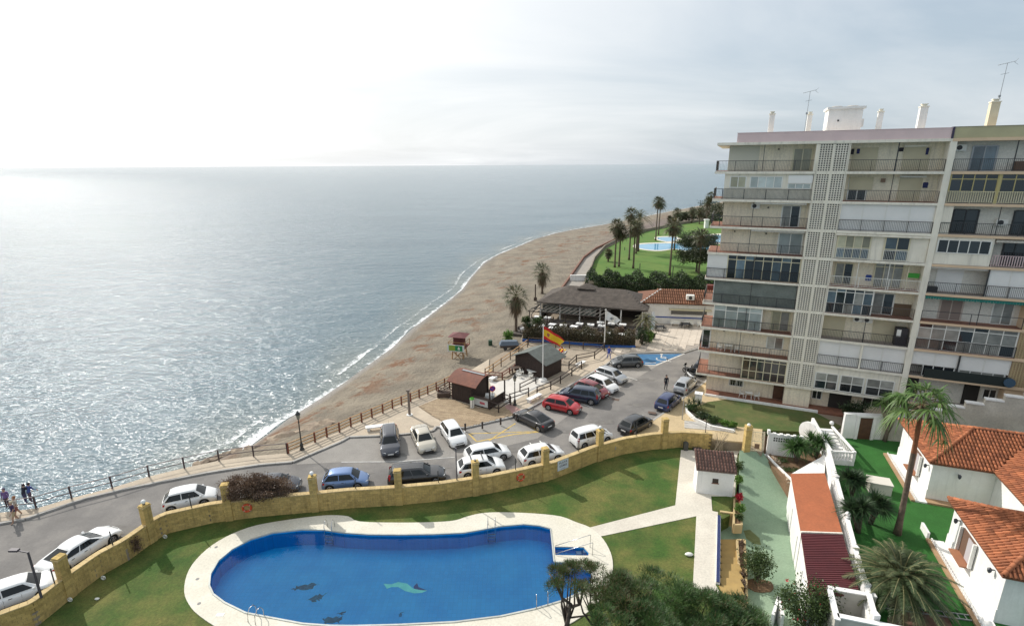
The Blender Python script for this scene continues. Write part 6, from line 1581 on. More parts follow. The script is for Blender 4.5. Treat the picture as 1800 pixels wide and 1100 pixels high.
# ================================================================== PROMENADE FURNITURE, KIOSKS
redwood = mat('red_timber', (.20,.06,.035), .75, (.15,.045,.03), 3, bump=.2); ochrewood = mat('ochre_timber', (.40,.24,.10), .75, (.32,.18,.08), 3, bump=.2)
brownwood = mat('brown_timber', (.085,.055,.04), .8, (.06,.04,.03), 3, bump=.2); darkwood = mat('dark_timber', (.045,.028,.022), .8, (.032,.02,.016), 3, bump=.3)
def fence(P, label, mpost, mrail, h=1.0, rails=(.95,.55), pw=.12, z=.12, name='promenade_railing', rw=.07, rh=.09, group=None):
    t = thing(name, label, 'fence', (P[0].x, P[0].y, z))
    for p in P:
        c = Vector((p.x,p.y,0)) - Vector((t.location.x,t.location.y,0)); MB().box(c.x-pw/2,c.x+pw/2,c.y-pw/2,c.y+pw/2,-.15,h+.04).build('post', mpost, t)
    for a, b in zip(P, P[1:]):
        for i, r_ in enumerate(rails):
            MB().bar((a.x,a.y,z+r_*h),(b.x,b.y,z+r_*h),rw*(1.5 if i==0 else 1),rh*(.7 if i==0 else 1)).build('rail', mrail, t, world=True)
    return t
def inset(P, d=.12):
    return offs(P, -d)
fence(inset(GL(RAIL_PX)), 'dark metal railing along the sea edge at the left of the road', mat('rusty_metal', (.06,.04,.045), .6), MATS['rusty_metal'], 1.05, (.98,.52), .09, rw=.045, rh=.06)
fence(inset(GL(FEN_PX)), 'reddish timber fence between the beach and the promenade', redwood, ochrewood, 1.0, (.97,.62,.3), .14)
F2 = GL([(853,663),(867,654),(881,644),(897,633),(912,622),(927,610)]); fence(F2, 'brown timber fence climbing from the patio towards the palm and the restaurant', brownwood, ochrewood, 1.0, (.97,.5), .12)
fence(GL([(853,665),(883,666.5),(896,658),(905,652)]), 'short red post fence beside the white patio', redwood, redwood, .75, (.95,.5), .16)
fence(GL([(929,606),(953,608),(977,611),(1001,613),(1025,615),(1062,616)]), 'brown timber fence at the back of the sand play yard', brownwood, brownwood, 1.0, (.97,.5), .13)
fence(GL([(896,709),(929,698)]), 'short dark fence beside the street lantern on the patio edge', darkwood, darkwood, 1.0, (.97,.5), .13)
fence(GL([(914,690),(942,676)]), 'short dark fence behind the white stone bench by the flagpole', darkwood, darkwood, 1.0, (.97,.5), .13)
fence(GL([(944,696),(968,686),(985,676),(1005,662),(1022,650)]), 'dark timber fence between the flagpole and the parked cars', darkwood, darkwood, 1.0, (.97,.5), .13)
fence(GL([(1000,650),(1013,638),(1045,632),(1062,618)]), 'dark timber fence at the corner of the sand play yard near the grey hatchback', darkwood, darkwood, 1.0, (.97,.5), .13)
# beach access boardwalk
struct(MB().prism([(p.x,p.y) for p in GL([(846,662),(866,650),(852,644),(832,655)], .1)], -1.5, .05).build('boardwalk', mat('pale_planks', (.52,.36,.18), .8, (.42,.28,.14), 3, bump=.3)))
# rocks below the railing
stone = mat('boulder', (.33,.26,.19), .95, (.22,.17,.13), 1.2, bump=.8, bscale=6, obj=.2); brm = [rock_mesh(10+i, stone) for i in range(5)]
RK = [(487,772,.9),(506,768,1.1),(527,763,.9),(549,757,1.2),(577,750,1.4),(470,780,.7),(452,787,.7),(437,790,.6),(416,796,.7),(400,799,.6),(380,806,.6),(362,812,.5),(346,817,.5),(560,764,.5),(520,776,.5),(598,742,.6)]
pw_ = ['below the street lantern','left of the street lantern','right of the street lantern','flat topped, in the middle of the pile','large, at the right end of the pile','at the water side of the pile','at the foot of the dark railing','half buried beside the railing','long, beside the pavement','low, washed by the foam','among the foam at the wall foot','near the left end of the rocks','leftmost of the rocks','small, behind the large brown one','small, against the timber fence','lying alone on the beach past the pile']
for i,(x,y,s) in enumerate(RK):
    p = G(x,y,-1.1); o = place('boulder', brm[i%5], p, R.uniform(0,6), scale=(s*1.2,s*.8,s*.75)); tag(o, 'brown boulder '+pw_[i], 'boulder', 'boulders under the promenade')
# lanterns
def lantern(px, py, label, h=3.6, s=1.0, z=.12):
    t = thing('street_lantern', label, 'street lamp', G(px,py,z), 0, 'black lanterns on the promenade'); bl_ = mat('cast_iron', (.03,.03,.028), .5)
    MB().lathe([(.2,0),(.2,.12),(.13,.2),(.15,.55),(.09,.65),(.06,.8),(.045,h*.75),(.07,h*.76),(.04,h*.8),(.04,h-.55)], n=10).build('post', bl_, t, smooth=False)
    ln = MB().lathe([(.08,h-.55),(.12,h-.5),(.2,h-.1),(.26,h-.06),(.14,h+.08),(.05,h+.2),(.02,h+.32)], n=6).build('lantern_frame', bl_, t)
    MB().lathe([(.125,h-.48),(.20,h-.12)], n=6).build('lantern_glass', mat('smoked_glass', (.25,.24,.18), .2), ln)
lantern(531,790,'black lantern on the pavement by the boulders at the fence corner'); lantern(905,712,'black lantern between the white patio and the parked black coupe', 3.3)
def simplepost(px, py, h, label, r=.05, z=.12, m=greymetal, name='lamp_post', cat='post', arm=False):
    t = thing(name, label, cat, G(px,py,z)); MB().cyl((0,0,0),(0,0,h),r,r*.8,8).build('post', m, t)
    if arm: MB().bar((0,0,h-.05),(-.75,.1,h+.02),.06,.06).build('arm', m, t); MB().box(-1.1,-.6,-.02,.2,h-.02,h+.1).build('lamp_head', m, t)
    else: MB().box(-r*1.3,r*1.3,-r*1.3,r*1.3,h,h+.12).build('post_cap', m, t)
    return t
dpole = mat('dark_pole', (.08,.07,.085), .6)
simplepost(1199,737,3.4,'slim grey post on the tan pavement beside the blue hatchback')
simplepost(1092,778,1.2,'thin rusty post at the road corner of the yellow wall', m=dpole) if False else None
q,a = snap(802,795,3.3); t = simplepost(806,845,2.75,'tall dark post on the yellow wall left of the white car with roof bars', m=dpole); t.location=(q.x,q.y,WT)
q,a = snap(50,1000,2.6); t = simplepost(0,0,3.2,'dark lamp post with a side arm on the yellow wall by the lowest white car', m=dpole, arm=True, r=.07, cat='street lamp'); t.location=(q.x+.3,q.y-.1,WT)
t = simplepost(720,729,2.7,'thick weathered wooden post on the promenade behind the cream saloon', r=.14, m=mat('grey_timber', (.22,.18,.15), .9, (.16,.13,.11), 4), name='wooden_post')
MB().cyl((0,0,0),(0,0,.06),.32,n=12).build('concrete_foot', white, t)
for i,(x,y,l) in enumerate(((848,753,'near the corner of the deck'),(880,746,'in the middle of the loading bay kerb'),(908,739,'behind the black coupe'),(818,756,'beside the white hatchback at the deck tip'))):
    o = MB().lathe([(.09,0),(.09,.55),(.11,.6),(.11,.68),(.05,.75)], n=10).build('bollard', mat('brown_iron', (.06,.045,.04), .6)); o.location = G(x,y,.12 if i<3 else .12); tag(o, 'dark brown bollard '+l, 'bollard', 'bollards along the deck kerb')
# benches
def bench(pts, label, h=.42, back=False):
    a, b = G(*pts[0],.12), G(*pts[1],.12); t = thing('stone_bench', label, 'bench', (a+b)/2, math.atan2(b.y-a.y,b.x-a.x), 'white stone benches'); l = (b-a).length/2
    MB().box(-l,l,-.28,.28,h-.1,h).build('seat', whiteb, t); 
    for s in (-.8,.8): MB().box(s*l-.15,s*l+.15,-.2,.2,0,h-.1).build('bench_support', whiteb, t)
bench(((643,757),(693,751)), 'long white stone bench behind the dark estate car'); bench(((928,708),(950,697)), 'white stone bench beside the flagpole'); bench(((1014,646),(1027,639)), 'white stone bench near the silver car at the play yard'); bench(((862,671),(871,666)), 'small white bench on the far edge of the white patio')
# kiosk
A_, B_, C_, D_ = G(795,701,.13), G(830,711,.13), G(861,720,.13), G(884,710,.13)
ka = math.atan2((C_-A_).y,(C_-A_).x); t = thing('kiosk', 'dark brown timber kiosk with a curved reddish roof and a serving counter', 'kiosk', A_, ka)
kl = (C_-A_).length; kd = 3.0; KW = kl*.53
MB().box(0,KW,0,kd,0,2.25).build('wall', darkwood, t)
for i in range(int(KW/.3)): MB().box(.02+i*.3,.29+i*.3,-.02,-.001,.02,2.2).build('plank', darkwood, t)
MB().box(KW,kl,.02,.12,0,1.0).box(kl-.1,kl,.12,kd,0,1.0).build('counter', darkwood, t)
MB().box(KW,kl+.1,-.15,.3,1.0,1.06).build('counter_top', brownwood, t)
for x,y in ((kl-.12,.04),(kl-.12,kd-.1),(KW+.02,kd-.1)): MB().box(x,x+.12,y,y+.12,0,2.3).build('post', darkwood, t)
sg = MB().box(KW+.1,kl-.25,-.02,.018,.15,.95).build('sign_board', mat('kiosk_sign', (.62,.62,.60), .6), t)
MB().box(KW+1.1,KW+1.75,-.026,-.021,.4,.65).build('pink_print', mat('pink_ink', (.5,.10,.12), .6), sg)
rmat = mat('kiosk_roof', (.20,.075,.045), .8, (.14,.055,.04), 1.4, bump=.4, dirt=.2)
def curved_roof(t, x0, x1, y0, y1, z0, rise, m, n=10, th=.07, name='roof', gable=False):
    P=[]; 
    for k in (0,-th):
        for i in range(n+1):
            f = i/n; y = y0+(y1-y0)*f; z = z0 + (rise*math.sin(math.pi*f) if not gable else rise*(1-abs(2*f-1))); P += [(x0,y,z+k),(x1,y,z+k)]
    F = [(2*i,2*i+1,2*i+3,2*i+2) for i in range(n)]; b = 2*(n+1); F += [(b+2*i,b+2*i+2,b+2*i+3,b+2*i+1) for i in range(n)]
    F += [(2*i,2*i+2,b+2*i+2,b+2*i) for i in range(n)] + [(2*i+1,b+2*i+1,b+2*i+3,2*i+3) for i in range(n)] + [(0,b,b+1,1),(2*n,2*n+1,b+2*n+1,b+2*n)]
    return MB().add(P,F).build(name, m, t, fix=True)
curved_roof(t,-.35,KW+.9,-.45,kd+.45,2.25,.75,rmat); MB().box(.4,KW+.7,kd*.5-.15,kd*.5+.15,3.02,3.07).build('roof_strip', greymetal, t)
e0 = MB(); n=8
for s in (0,): e0.add([(-.003,0,2.25)]+[(-.003, kd*i/n, 2.25+.62*math.sin(math.pi*i/n)) for i in range(n+1)]+[(-.003,kd,2.25)], [tuple(range(n+3))])
e0.build('gable_panel', darkwood, t); MB().bar((KW+.06,1,2.26),(KW+.06,1,2.9),.08,.08).build('ridge_post', darkwood, t)
o = MB().box(-.5,.5,-.35,.35,0,.9).build('cooler', whitemetal); o.location = t.location + Vector((math.cos(ka)*(KW+1.3)-math.sin(ka)*1.6, math.sin(ka)*(KW+1.3)+math.cos(ka)*1.6,0)); tag(o,'white cooler standing inside the kiosk counter','cooler')
fence([t.location+Vector((math.cos(ka)*x-math.sin(ka)*y, math.sin(ka)*x+math.cos(ka)*y,0)) for x,y in ((kl,-.0),(kl+1.2,-.1),(kl+1.2,2.2),(kl,2.4))], 'small dark timber rail at the right end of the kiosk', darkwood, darkwood, 1.0, (.97,.5), .12)
fence([t.location+Vector((math.cos(ka)*x-math.sin(ka)*y, math.sin(ka)*x+math.cos(ka)*y,0)) for x,y in ((-.2,.3),(-1.9,-.1),(-2.0,2.0),(-.3,2.6))], 'small reddish timber enclosure at the left end of the kiosk', redwood, brownwood, 1.0, (.97,.6,.3), .14)
o = MB().box(-.7,.7,-.5,.5,0,.5).build('crate_stack', brownwood); o.location = t.location + Vector((-1.0,.8,.0)); tag(o,'brown crate inside the enclosure left of the kiosk','crate')
o = MB().cyl((0,0,0),(0,0,.95),.24,n=14).build('litter_bin', whitemetal); MB().lathe([(.25,.95),(.27,1.05),(.18,1.15)],n=14).build('lid', mat('green_plastic',(.10,.42,.05),.5), o); o.location = G(830,716,.13); tag(o,'white litter bin with a bright green lid below the kiosk counter','bin')
for i in range(5): MB().box(math.cos(i*1.256)*.23-.02,math.cos(i*1.256)*.23+.02,math.sin(i*1.256)*.23-.02,math.sin(i*1.256)*.23+.02,.1,.9).build('slot', darkmetal, o)
t = thing('no_parking_sign', 'round blue and red no parking sign on a pole beside the kiosk', 'sign', G(866,712,.13), .2)
MB().cyl((0,0,0),(0,0,2.2),.03,n=8).build('pole', greymetal, t); f = MB().cyl((0,-.03,1.95),(0,-.05,1.95),.33,n=24).build('sign_face', mat('sign_blue',(.05,.06,.35),.5), t)
MB().torus((0,-.055,1.95),(0,1,0),.29,.045,24,5).bar((-.2,-.06,2.15),(.2,-.06,1.75),.02,.07).build('red_ring', mat('sign_red',(.55,.03,.06),.5), f)
# grey roofed hut
A_, B_, D_ = G(906,651,.13), G(958,667,.13), G(979,658,.13); ha = math.atan2((B_-A_).y,(B_-A_).x); t = thing('beach_hut', 'dark timber hut with a grey shingled gable roof beside the flagpole', 'hut', A_, ha); hl = (B_-A_).length; hd = 3.4
MB().box(0,hl,0,hd,0,2.1).build('wall', darkwood, t); n = int(hl/.25)
for i in range(n): MB().box(i*hl/n+.01,(i+1)*hl/n-.01,-.02,-.001,.02,2.08).build('plank', darkwood, t)
n = int(hd/.25)
for i in range(n): MB().box(hl+.001,hl+.02,i*hd/n+.01,(i+1)*hd/n-.01,.02,2.08).build('plank', darkwood, t)
MB().add([(0,-.0,2.1),(hl,0,2.1),(hl/2,0,2.1+.95),(0,hd,2.1),(hl,hd,2.1),(hl/2,hd,3.05)],[(0,1,2),(3,5,4)]).build('gable', darkwood, t)
rg_ = mat('grey_shingle', (.13,.145,.135), .9, (.10,.11,.10), 2, bump=.4, obj=.15)
for s in (-1,1):
    for j in range(6):
        f0,f1 = j/6,(j+1)/6; x0 = hl/2+s*(hl/2+.45)*(1-f0); x1 = hl/2+s*(hl/2+.45)*(1-f1); z0_=1.95+1.15*f0; z1_=1.95+1.15*f1
        MB().add([(x0,-.45,z0_+.03),(x0,hd+.45,z0_+.03),(x1,hd+.45,z1_+.03),(x1,-.45,z1_+.03),(x0,-.45,z0_-.03),(x0,hd+.45,z0_-.03),(x1,hd+.45,z1_-.05),(x1,-.45,z1_-.05)],[(0,1,2,3),(7,6,5,4),(0,4,5,1),(1,5,6,2),(2,6,7,3),(3,7,4,0)]).build('shingle_course', rg_, t, fix=True)
ptable(G(937,660,.13), .3, 'white plastic table on the patio in front of the dark hut', whitemetal, r=.55); pchair(G(933,666,.13), 2.8, 'white plastic chair tucked against the patio table', whitemetal); pchair(G(912,663,.13), .8, 'white plastic chair left of the patio table, by the hut corner', whitemetal); pchair(G(917,659,.13), 1.8, 'white plastic chair close to the hut wall', whitemetal)
t = thing('picnic_table','brown timber table beside the left wall of the hut','table',G(909,655,.13),.2); MB().box(-.8,.8,-.4,.4,.7,.75).build('tabletop', brownwood, t)
for s in (-.6,.6): MB().box(s-.05,s+.05,-.3,.3,0,.7).build('leg', brownwood, t)
# flagpoles
def flagpole(px, py, h, label, base=True):
    t = thing('flagpole', label, 'flagpole', G(px,py,.13)); 
    if base: MB().lathe([(.55,0),(.5,.25),(.15,.3)],n=6).build('base_block', whiteb, t)
    MB().cyl((0,0,.1),(0,0,h),.075,.05,10).build('pole', white, t); MB().box(-.14,.14,-.04,.04,h,h+.06).ball((0,0,h+.12),.08,8).build('pole_cap', white, t); return t
flagpole(954,669,6.9,'tall white flagpole flying a red and yellow flag by the dark hut')
p = G(1062,613,.13); t = flagpole(1062,613,5.6,'white flagpole flying a white flag behind the grey hatchback', False)
fred = mat('flag_red',(.55,.02,.02),.8); fyel = mat('flag_yellow',(.72,.46,.02),.8); fwh = mat('flag_white',(.72,.72,.70),.8); fem = mat('flag_emblem',(.35,.10,.06),.8)
def flag(px,py,h,w,hh,mats,rows,label,emblem=None,droop=.5):
    base = G(px,py,.13); P=[]; nx_,ny_=14,8; U_=Vector((.95,-.2,0)).normalized()
    for j in range(ny_+1):
        for i in range(nx_+1):
            f=i/nx_; g_=j/ny_; x=w*f*(.9+.1*math.sin(j)); P.append(Vector((0,0,h-.1-hh*g_*(1-.15*f)-w*droop*f**1.25))+U_*x+Vector((.1,.4,0))*.30*math.sin(f*9+g_*1.6))
    F=[];M=[]
    for j in range(ny_):
        for i in range(nx_): F.append((j*(nx_+1)+i,j*(nx_+1)+i+1,(j+1)*(nx_+1)+i+1,(j+1)*(nx_+1)+i)); M.append(rows[j] if not (emblem and emblem(i,j)) else len(mats)-1)
    mb=MB(); mb.v=[tuple(p+base) for p in P]+[tuple(p+base+Vector((.004,.012,0))) for p in P]; n=len(P); mb.f=F+[tuple(n+k for k in reversed(f)) for f in F]; mb.m=M+M
    o=mb.build('flag',mats,smooth=True); tag(o,label,'flag'); return o
flag(954,669,6.9,2.5,1.55,[fred,fyel,fem],[0,0,1,1,1,1,0,0],'red and yellow striped national flag with a crest on the tall flagpole',lambda i,j: 3<=i<=4 and 3<=j<=4,.55)
flag(1062,613,5.6,2.0,1.3,[fwh,mat('emblem_grey',(.2,.22,.24),.8)],[0]*8,'white flag with a small dark emblem on the second flagpole',lambda i,j: (6<=i<=8 and j==3) or (5<=i<=7 and j==4) or (i==7 and j==5),.5)
# lifeguard tower
lt = G(808,634,-1.0); a = -.25; t = thing('lifeguard_tower', 'brown lifeguard lookout on timber legs standing on the beach', 'lifeguard tower', (lt.x,lt.y,-1.3), a)
for x,y in ((-.8,-.7),(.8,-.7),(-.8,.8),(.8,.8)): MB().bar((x*1.1,y*1.1,0),(x*.85,y*.85,2.5),.13,.13).build('leg', ochrewood, t)
mb = MB()
for y in (-.7,.7): mb.bar((-.8,y,.5),(.8,y,2.1),.07,.1).bar((.8,y*1.02,.5),(-.8,y*1.02,2.1),.07,.1)
mb.build('cross_brace', ochrewood, t); MB().box(-1.2,1.2,-1.15,1.1,2.45,2.55).build('platform', redwood, t)
MB().box(-.65,.65,-.5,.8,2.55,4.0).build('cabin', mat('maroon_wood',(.13,.035,.03),.8,(.10,.028,.025),2), t)
MB().add([(-1.25,-1.1,4.0),(1.25,-1.1,4.0),(1.25,1.2,4.0),(-1.25,1.2,4.0),(0,0.05,4.45)],[(0,1,4),(1,2,4),(2,3,4),(3,0,4),(3,2,1,0)]).build('roof', mat('maroon_roof',(.16,.05,.05),.8,(.12,.04,.04),2), t)
fr=MB()
for a_,b_ in (((-1.15,-1.1),(1.15,-1.1)),((-1.15,-1.1),(-1.15,1.05)),((1.15,-1.1),(1.15,1.05))): fr.bar((*a_,3.3),(*b_,3.3),.05,.06).bar((*a_,2.95),(*b_,2.95),.04,.05)
for x,y in ((-1.15,-1.1),(1.15,-1.1),(-1.15,1.05),(1.15,1.05)): fr.box(x-.04,x+.04,y-.04,y+.04,2.55,3.35)
fr.build('tower_railing', ochrewood, t)
sb_ = MB().box(-1.25,1.15,-1.22,-1.17,2.05,3.0).build('sign_board', mat('sign_white',(.6,.62,.6),.6), t); MB().box(-1.05,-.15,-1.226,-1.221,2.15,2.92).build('lime_panel', mat('lime',(.24,.33,.04),.6), sb_); MB().box(-.14,.9,-1.226,-1.221,2.15,2.92).build('green_panel', mat('sign_green',(.01,.20,.07),.6), sb_)
MB().add([(.2,-1.232,2.45),(.58,-1.232,2.45),(.39,-1.232,2.8)],[(0,1,2)]).box(.28,.34,-1.233,-1.2315,2.25,2.42).box(.44,.5,-1.233,-1.2315,2.25,2.42).build('white_emblem', whitemetal, sb_)
for i in range(6): MB().box(-.45,.45,1.1+i*.22,1.3+i*.22,2.4-i*.42,2.45-i*.42).build('stair_step', ochrewood, t)
# slide, trailer, bin
t = thing('playground_slide', 'red and yellow slide on the sand of the play yard', 'slide', G(982,636,.13), .6); MB().bar((-1.1,0,.15),(.5,0,1.55),.55,.06).build('slide_bed', fyel, t)
for s in (-.28,.28): MB().bar((-1.1,s,.25),(.5,s,1.65),.07,.2).build('slide_side', fred, t)
for s in (-.3,.3): MB().bar((.5,s,0),(.55,s,2.0),.07,.07).build('ladder_post', whitemetal, t)
for i in range(4): MB().box(.5,.56,-.3,.3,.3+i*.35,.35+i*.35).build('rung', fred, t)
MB().box(.45,1.0,-.3,.3,1.5,1.56).build('slide_platform', fyel, t)
t = thing('spring_rider', 'grey spring rider on the sand behind the slide', 'play rider', G(990,628,.13)); MB().cyl((0,0,0),(0,0,.4),.1,n=8).build('spring', darkmetal, t); MB().tube([(-.5,0,.7),(-.2,0,.5),(.3,0,.55),(.5,0,.9)],[.08,.16,.16,.08],8).build('seat', greymetal, t)
t = thing('covered_trailer', 'low trailer under a blue grey cover at the end of the timber fence', 'trailer', G(895,613,-.1), .1); MB().box(-1.3,1.3,-.6,.6,.35,.7).build('trailer_bed', mat('brown_tub',(.08,.06,.05),.7), t)
MB().add([(-1.4,-.65,.7),(1.4,-.65,.7),(1.4,.65,.7),(-1.4,.65,.7),(-1.1,-.4,1.25),(1.1,-.4,1.2),(1.1,.4,1.2),(-1.1,.4,1.25)],[(0,1,5,4),(1,2,6,5),(2,3,7,6),(3,0,4,7),(4,5,6,7)]).build('cover', mat('slate_cover',(.10,.13,.17),.7), t)
for x in (-.6,.6):
    for y in (-.62,.62): MB().cyl((x,y-.06,.28),(x,y+.06,.28),.28,n=14).build('wheel', darkmetal, t)
o = MB().cyl((0,0,0),(0,0,.9),.3,n=12).build('litter_bin', mat('dark_green_bin',(.02,.06,.03),.6)); o.location = G(862,608,-.6); tag(o,'dark green bin on the sand near the beach palm','bin')
# ================================================================== RESTAURANT AND HOUSE
E0_,E1_ = G(948,530,2.9),G(1132,545,2.9); ra = math.atan2((E1_-E0_).y,(E1_-E0_).x); rl_ = (E1_-E0_).length; rdp = 10.0
t = thing('beach_restaurant', 'beach restaurant under a broad dark thatched hip roof', 'restaurant', (E0_.x,E0_.y,0), ra)
thatch = mat('thatch', (.115,.095,.08), .98, (.07,.058,.05), 1.2, bump=1.0, bscale=7, detail=10, dirt=.3)
def hiproof(t, x0,x1,y0,y1,z0,z1,m,inx,name='roof',th=.22,seed=0):
    ym=(y0+y1)/2; N=16; mb=MB(); 
    def pt(x,y):
        d=min((y-y0)/(ym-y0),(y1-y)/(y1-ym),(x-x0)/inx,(x1-x)/inx); return (x,y,z0+(z1-z0)*max(d,0)+.07*mn.noise(Vector((x*.9,y*.9,seed))))
    gx=sorted(set([x0+(x1-x0)*i/44 for i in range(45)]+[x0+inx,x1-inx])); gy=[y0+(y1-y0)*i/N for i in range(N+1)]; P=[pt(x,y) for y in gy for x in gx]; w=len(gx); h=len(gy)
    F=[(j*w+i,j*w+i+1,(j+1)*w+i+1,(j+1)*w+i) for j in range(h-1) for i in range(w-1)]; n=len(P); P2=P+[(p[0],p[1],p[2]-th) for p in P]; F+=[tuple(n+k for k in reversed(f)) for f in F[:]]
    for i in range(w-1): F+=[(i+1,i,n+i,n+i+1),((h-1)*w+i,(h-1)*w+i+1,n+(h-1)*w+i+1,n+(h-1)*w+i)]
    for j in range(h-1): F+=[(j*w,(j+1)*w,n+(j+1)*w,n+j*w),((j+1)*w+w-1,j*w+w-1,n+j*w+w-1,n+(j+1)*w+w-1)]
    return mb.add(P2,F).build(name,m,t)
hiproof(t,-.4,rl_+.6,-.2,rdp,2.9,4.9,thatch,4.2); hiproof(t,5.6,8.6,3.7,6.3,4.75,5.5,thatch,1.3,'roof_lantern',.15,4); MB().box(6.0,8.2,4.0,6.0,4.4,4.85).build('vent_band', mat('green_vent',(.16,.2,.15),.8), t)
for i in range(6): x=.2+i*(rl_-.4)/5; MB().box(x-.09,x+.09,.1,.28,0,2.8).build('post', white, t)
MB().box(0,rl_,.12,.26,2.6,2.8).build('beam', white, t); MB().box(.4,rl_-.4,5.5,9.4,0,2.9).build('back_wall', mat('dark_interior',(.05,.04,.035),.9), t); MB().box(-.05,.1,.3,9.4,0,1.1).build('glass_screen', pale_glass, t)
for i in range(5): MB().box(.5+i*3.1,3.4+i*3.1,.14,.19,1.0,2.55).build('glass_screen', glassmat('screen_glass',(.14,.16,.14),.1,(.09,.10,.09),1), t) if i<3 else None
# pergola
for i in range(15): x=.1+i*.82; MB().bar((x,.05,2.35),(x-.9,-3.6,2.2),.09,.11).build('rafter', mat('grey_rafter',(.13,.115,.10),.8), t)
for y,z in ((-.1,2.45),(-3.5,2.1),(-1.8,2.2)): MB().bar((-.8,y,z),(12,y,z),.1,.12).build('beam', MATS['grey_rafter'] if y>-3 else darkwood, t)
for i in range(5): MB().box(-.6+i*3-.06,-.6+i*3+.06,-3.55,-3.43,0,2.1).build('pergola_post', darkwood, t)
RO = Vector((E0_.x,E0_.y,0)); rc,rs = math.cos(ra),math.sin(ra)
def rw_(x,y,z=0): return Vector((RO.x+rc*x-rs*y, RO.y+rs*x+rc*y, z))
# terrace tables: white clothed, each its own
tm_ = None; k=0; cloth_w = mat('white_cloth',(.8,.79,.77),.8)
tt = []
for j in range(5):
    for i in range(9):
        x=.2+i*1.75+(j%2)*.5; y=-1.6-j*1.75; 
        if y<-9.2: continue
        if (i*5+j*3)%7 not in (0,2,5) and not (j>=3 and i in (0,7)): continue
        tt.append((x,y))
for k,(x,y) in enumerate(tt):
    if k==0:
        struct(MB().prism([(rw_(x_,y_).x,rw_(x_,y_).y) for x_,y_ in ((-1.5,.3),(-1.8,-9.5),(16,-10.2),(17.5,-2),(rl_,.3))],-1,.045).build('terrace',mat('dark_terrace',(.10,.085,.07),.9,(.06,.05,.045),1.5))); proto = thing('terrace_table','', 'table', rw_(x,y,.05), ra+.1, 'white tables on the restaurant terrace'); MB().box(-.55,.55,-.45,.45,.7,.75).box(-.54,.54,-.44,.44,.55,.7).build('tabletop', cloth_w, proto)
        for sx in (-1,1):
            for sy in (-1,1): MB().box(sx*.45-.03,sx*.45+.03,sy*.35-.03,sy*.35+.03,0,.55).build('leg', darkwood, proto)
            MB().box(sx*.8-.2,sx*.8+.2,-.22,.22,.42,.46).box(sx*.98-.02,sx*.98+.02,-.22,.22,.46,.9).build('seat', darkwood, proto)
        c=proto
    else:
        c=dup(proto); c.location=rw_(x,y,.05); c.rotation_euler=(0,0,ra+R.uniform(-.2,.2))
    c['label']='white clothed terrace table behind the hedge, %s row from it, %s from the left' % (['fifth','fourth','third','second','first'][min(4,int(round((-1.6-y)/1.75)))], ['first','second','third','fourth','fifth','sixth','seventh','eighth','ninth'][int(x/1.75)])
# hedge in front with blue kerb
HB = [G(x,y,.0) for x,y in ((918,600),(955,602),(996,604),(1032,608),(1066,611),(1117,612))]
t = thing('restaurant_hedge', 'brownish clipped hedge along the front of the restaurant terrace', 'hedge', (HB[0].x,HB[0].y,0)); rngh=np.random.default_rng(31); C=[]
for a,b in zip(HB,HB[1:]):
    n=int((b-a).length*620); f=rngh.uniform(0,1,n); zz_=rngh.uniform(.1,2.35,n)**1.0; dy=rngh.uniform(.05,1.6,n); dd=(b-a).normalized(); nn=Vector((-dd.y,dd.x,0))
    for i in range(n): p=a.lerp(b,f[i])+nn*dy[i]; C.append((p.x,p.y,zz_[i]*(1+.16*math.sin((p.x)*1.9)+.12*math.sin(p.x*4.3))))
C=np.array(C); V,F=leaf_arrays(C-np.array(t.location),.25,rngh,None); place('foliage',fastmesh('foliage',V,F,lm('hedge')),parent=t)
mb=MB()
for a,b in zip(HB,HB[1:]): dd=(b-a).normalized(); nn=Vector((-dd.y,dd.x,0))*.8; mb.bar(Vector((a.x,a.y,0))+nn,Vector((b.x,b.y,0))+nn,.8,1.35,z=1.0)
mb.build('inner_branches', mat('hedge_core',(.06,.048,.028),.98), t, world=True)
mb=MB()
for a,b in zip(HB,HB[1:]): mb.bar((a.x,a.y,0),(b.x,b.y,0),.16,.38,z=1.0)
tag(mb.build('low_wall', mat('blue_wall',(.02,.10,.36),.7,(.02,.08,.28),2)), 'low blue painted wall at the foot of the restaurant hedge', 'wall')
for i,(x,y,r,kd,lab) in enumerate(((945,575,.9,'shrub','green shrub at the beach end of the restaurant hedge'),(930,585,.8,'dark_shrub','dark shrub left of the restaurant hedge'),(925,570,.7,'shrub','shrub beneath the nearer beach palm on its right'),(893,600,.8,'bright','spiky green plant at the foot of the nearer beach palm'),(1140,603,.8,'bright','bright green shrub at the right end of the hedge'),(1128,606,.9,'dark_shrub','tall dark shrub at the right end of the restaurant terrace'),(1145,596,.6,'shrub','potted shrub beside the pale plaza'),(1090,590,.8,'brown_shrub','dry brown shrub standing above the restaurant hedge'))):
    bush(G(x,y,0), (r,r*.8,r*(1.5 if i in (4,5) else .9)), 500, .2, kd, lab, stem=.2, seed=110+i)
feather_palm(G(1133,600,0), 3.4, 2.0, 'short feathery palm at the plaza corner of the restaurant', n=34, m=16, seed=17, kind='far_palm', r=.22, width=.06, lo=-.6)
t = thing('feather_banner','white and blue feather banner beside the plaza palm','banner',G(1143,585,.1)); MB().cyl((0,0,0),(0,0,3.4),.025,n=6).build('pole', greymetal, t); MB().prism([(0.03,0),(.55,.0),(.62,.02),(.03,.02)],.6,2.9).box(.03,.45,0,.02,2.9,3.3).build('banner_cloth', mat('banner_blue',(.35,.48,.6),.7,(.7,.72,.75),2), t)
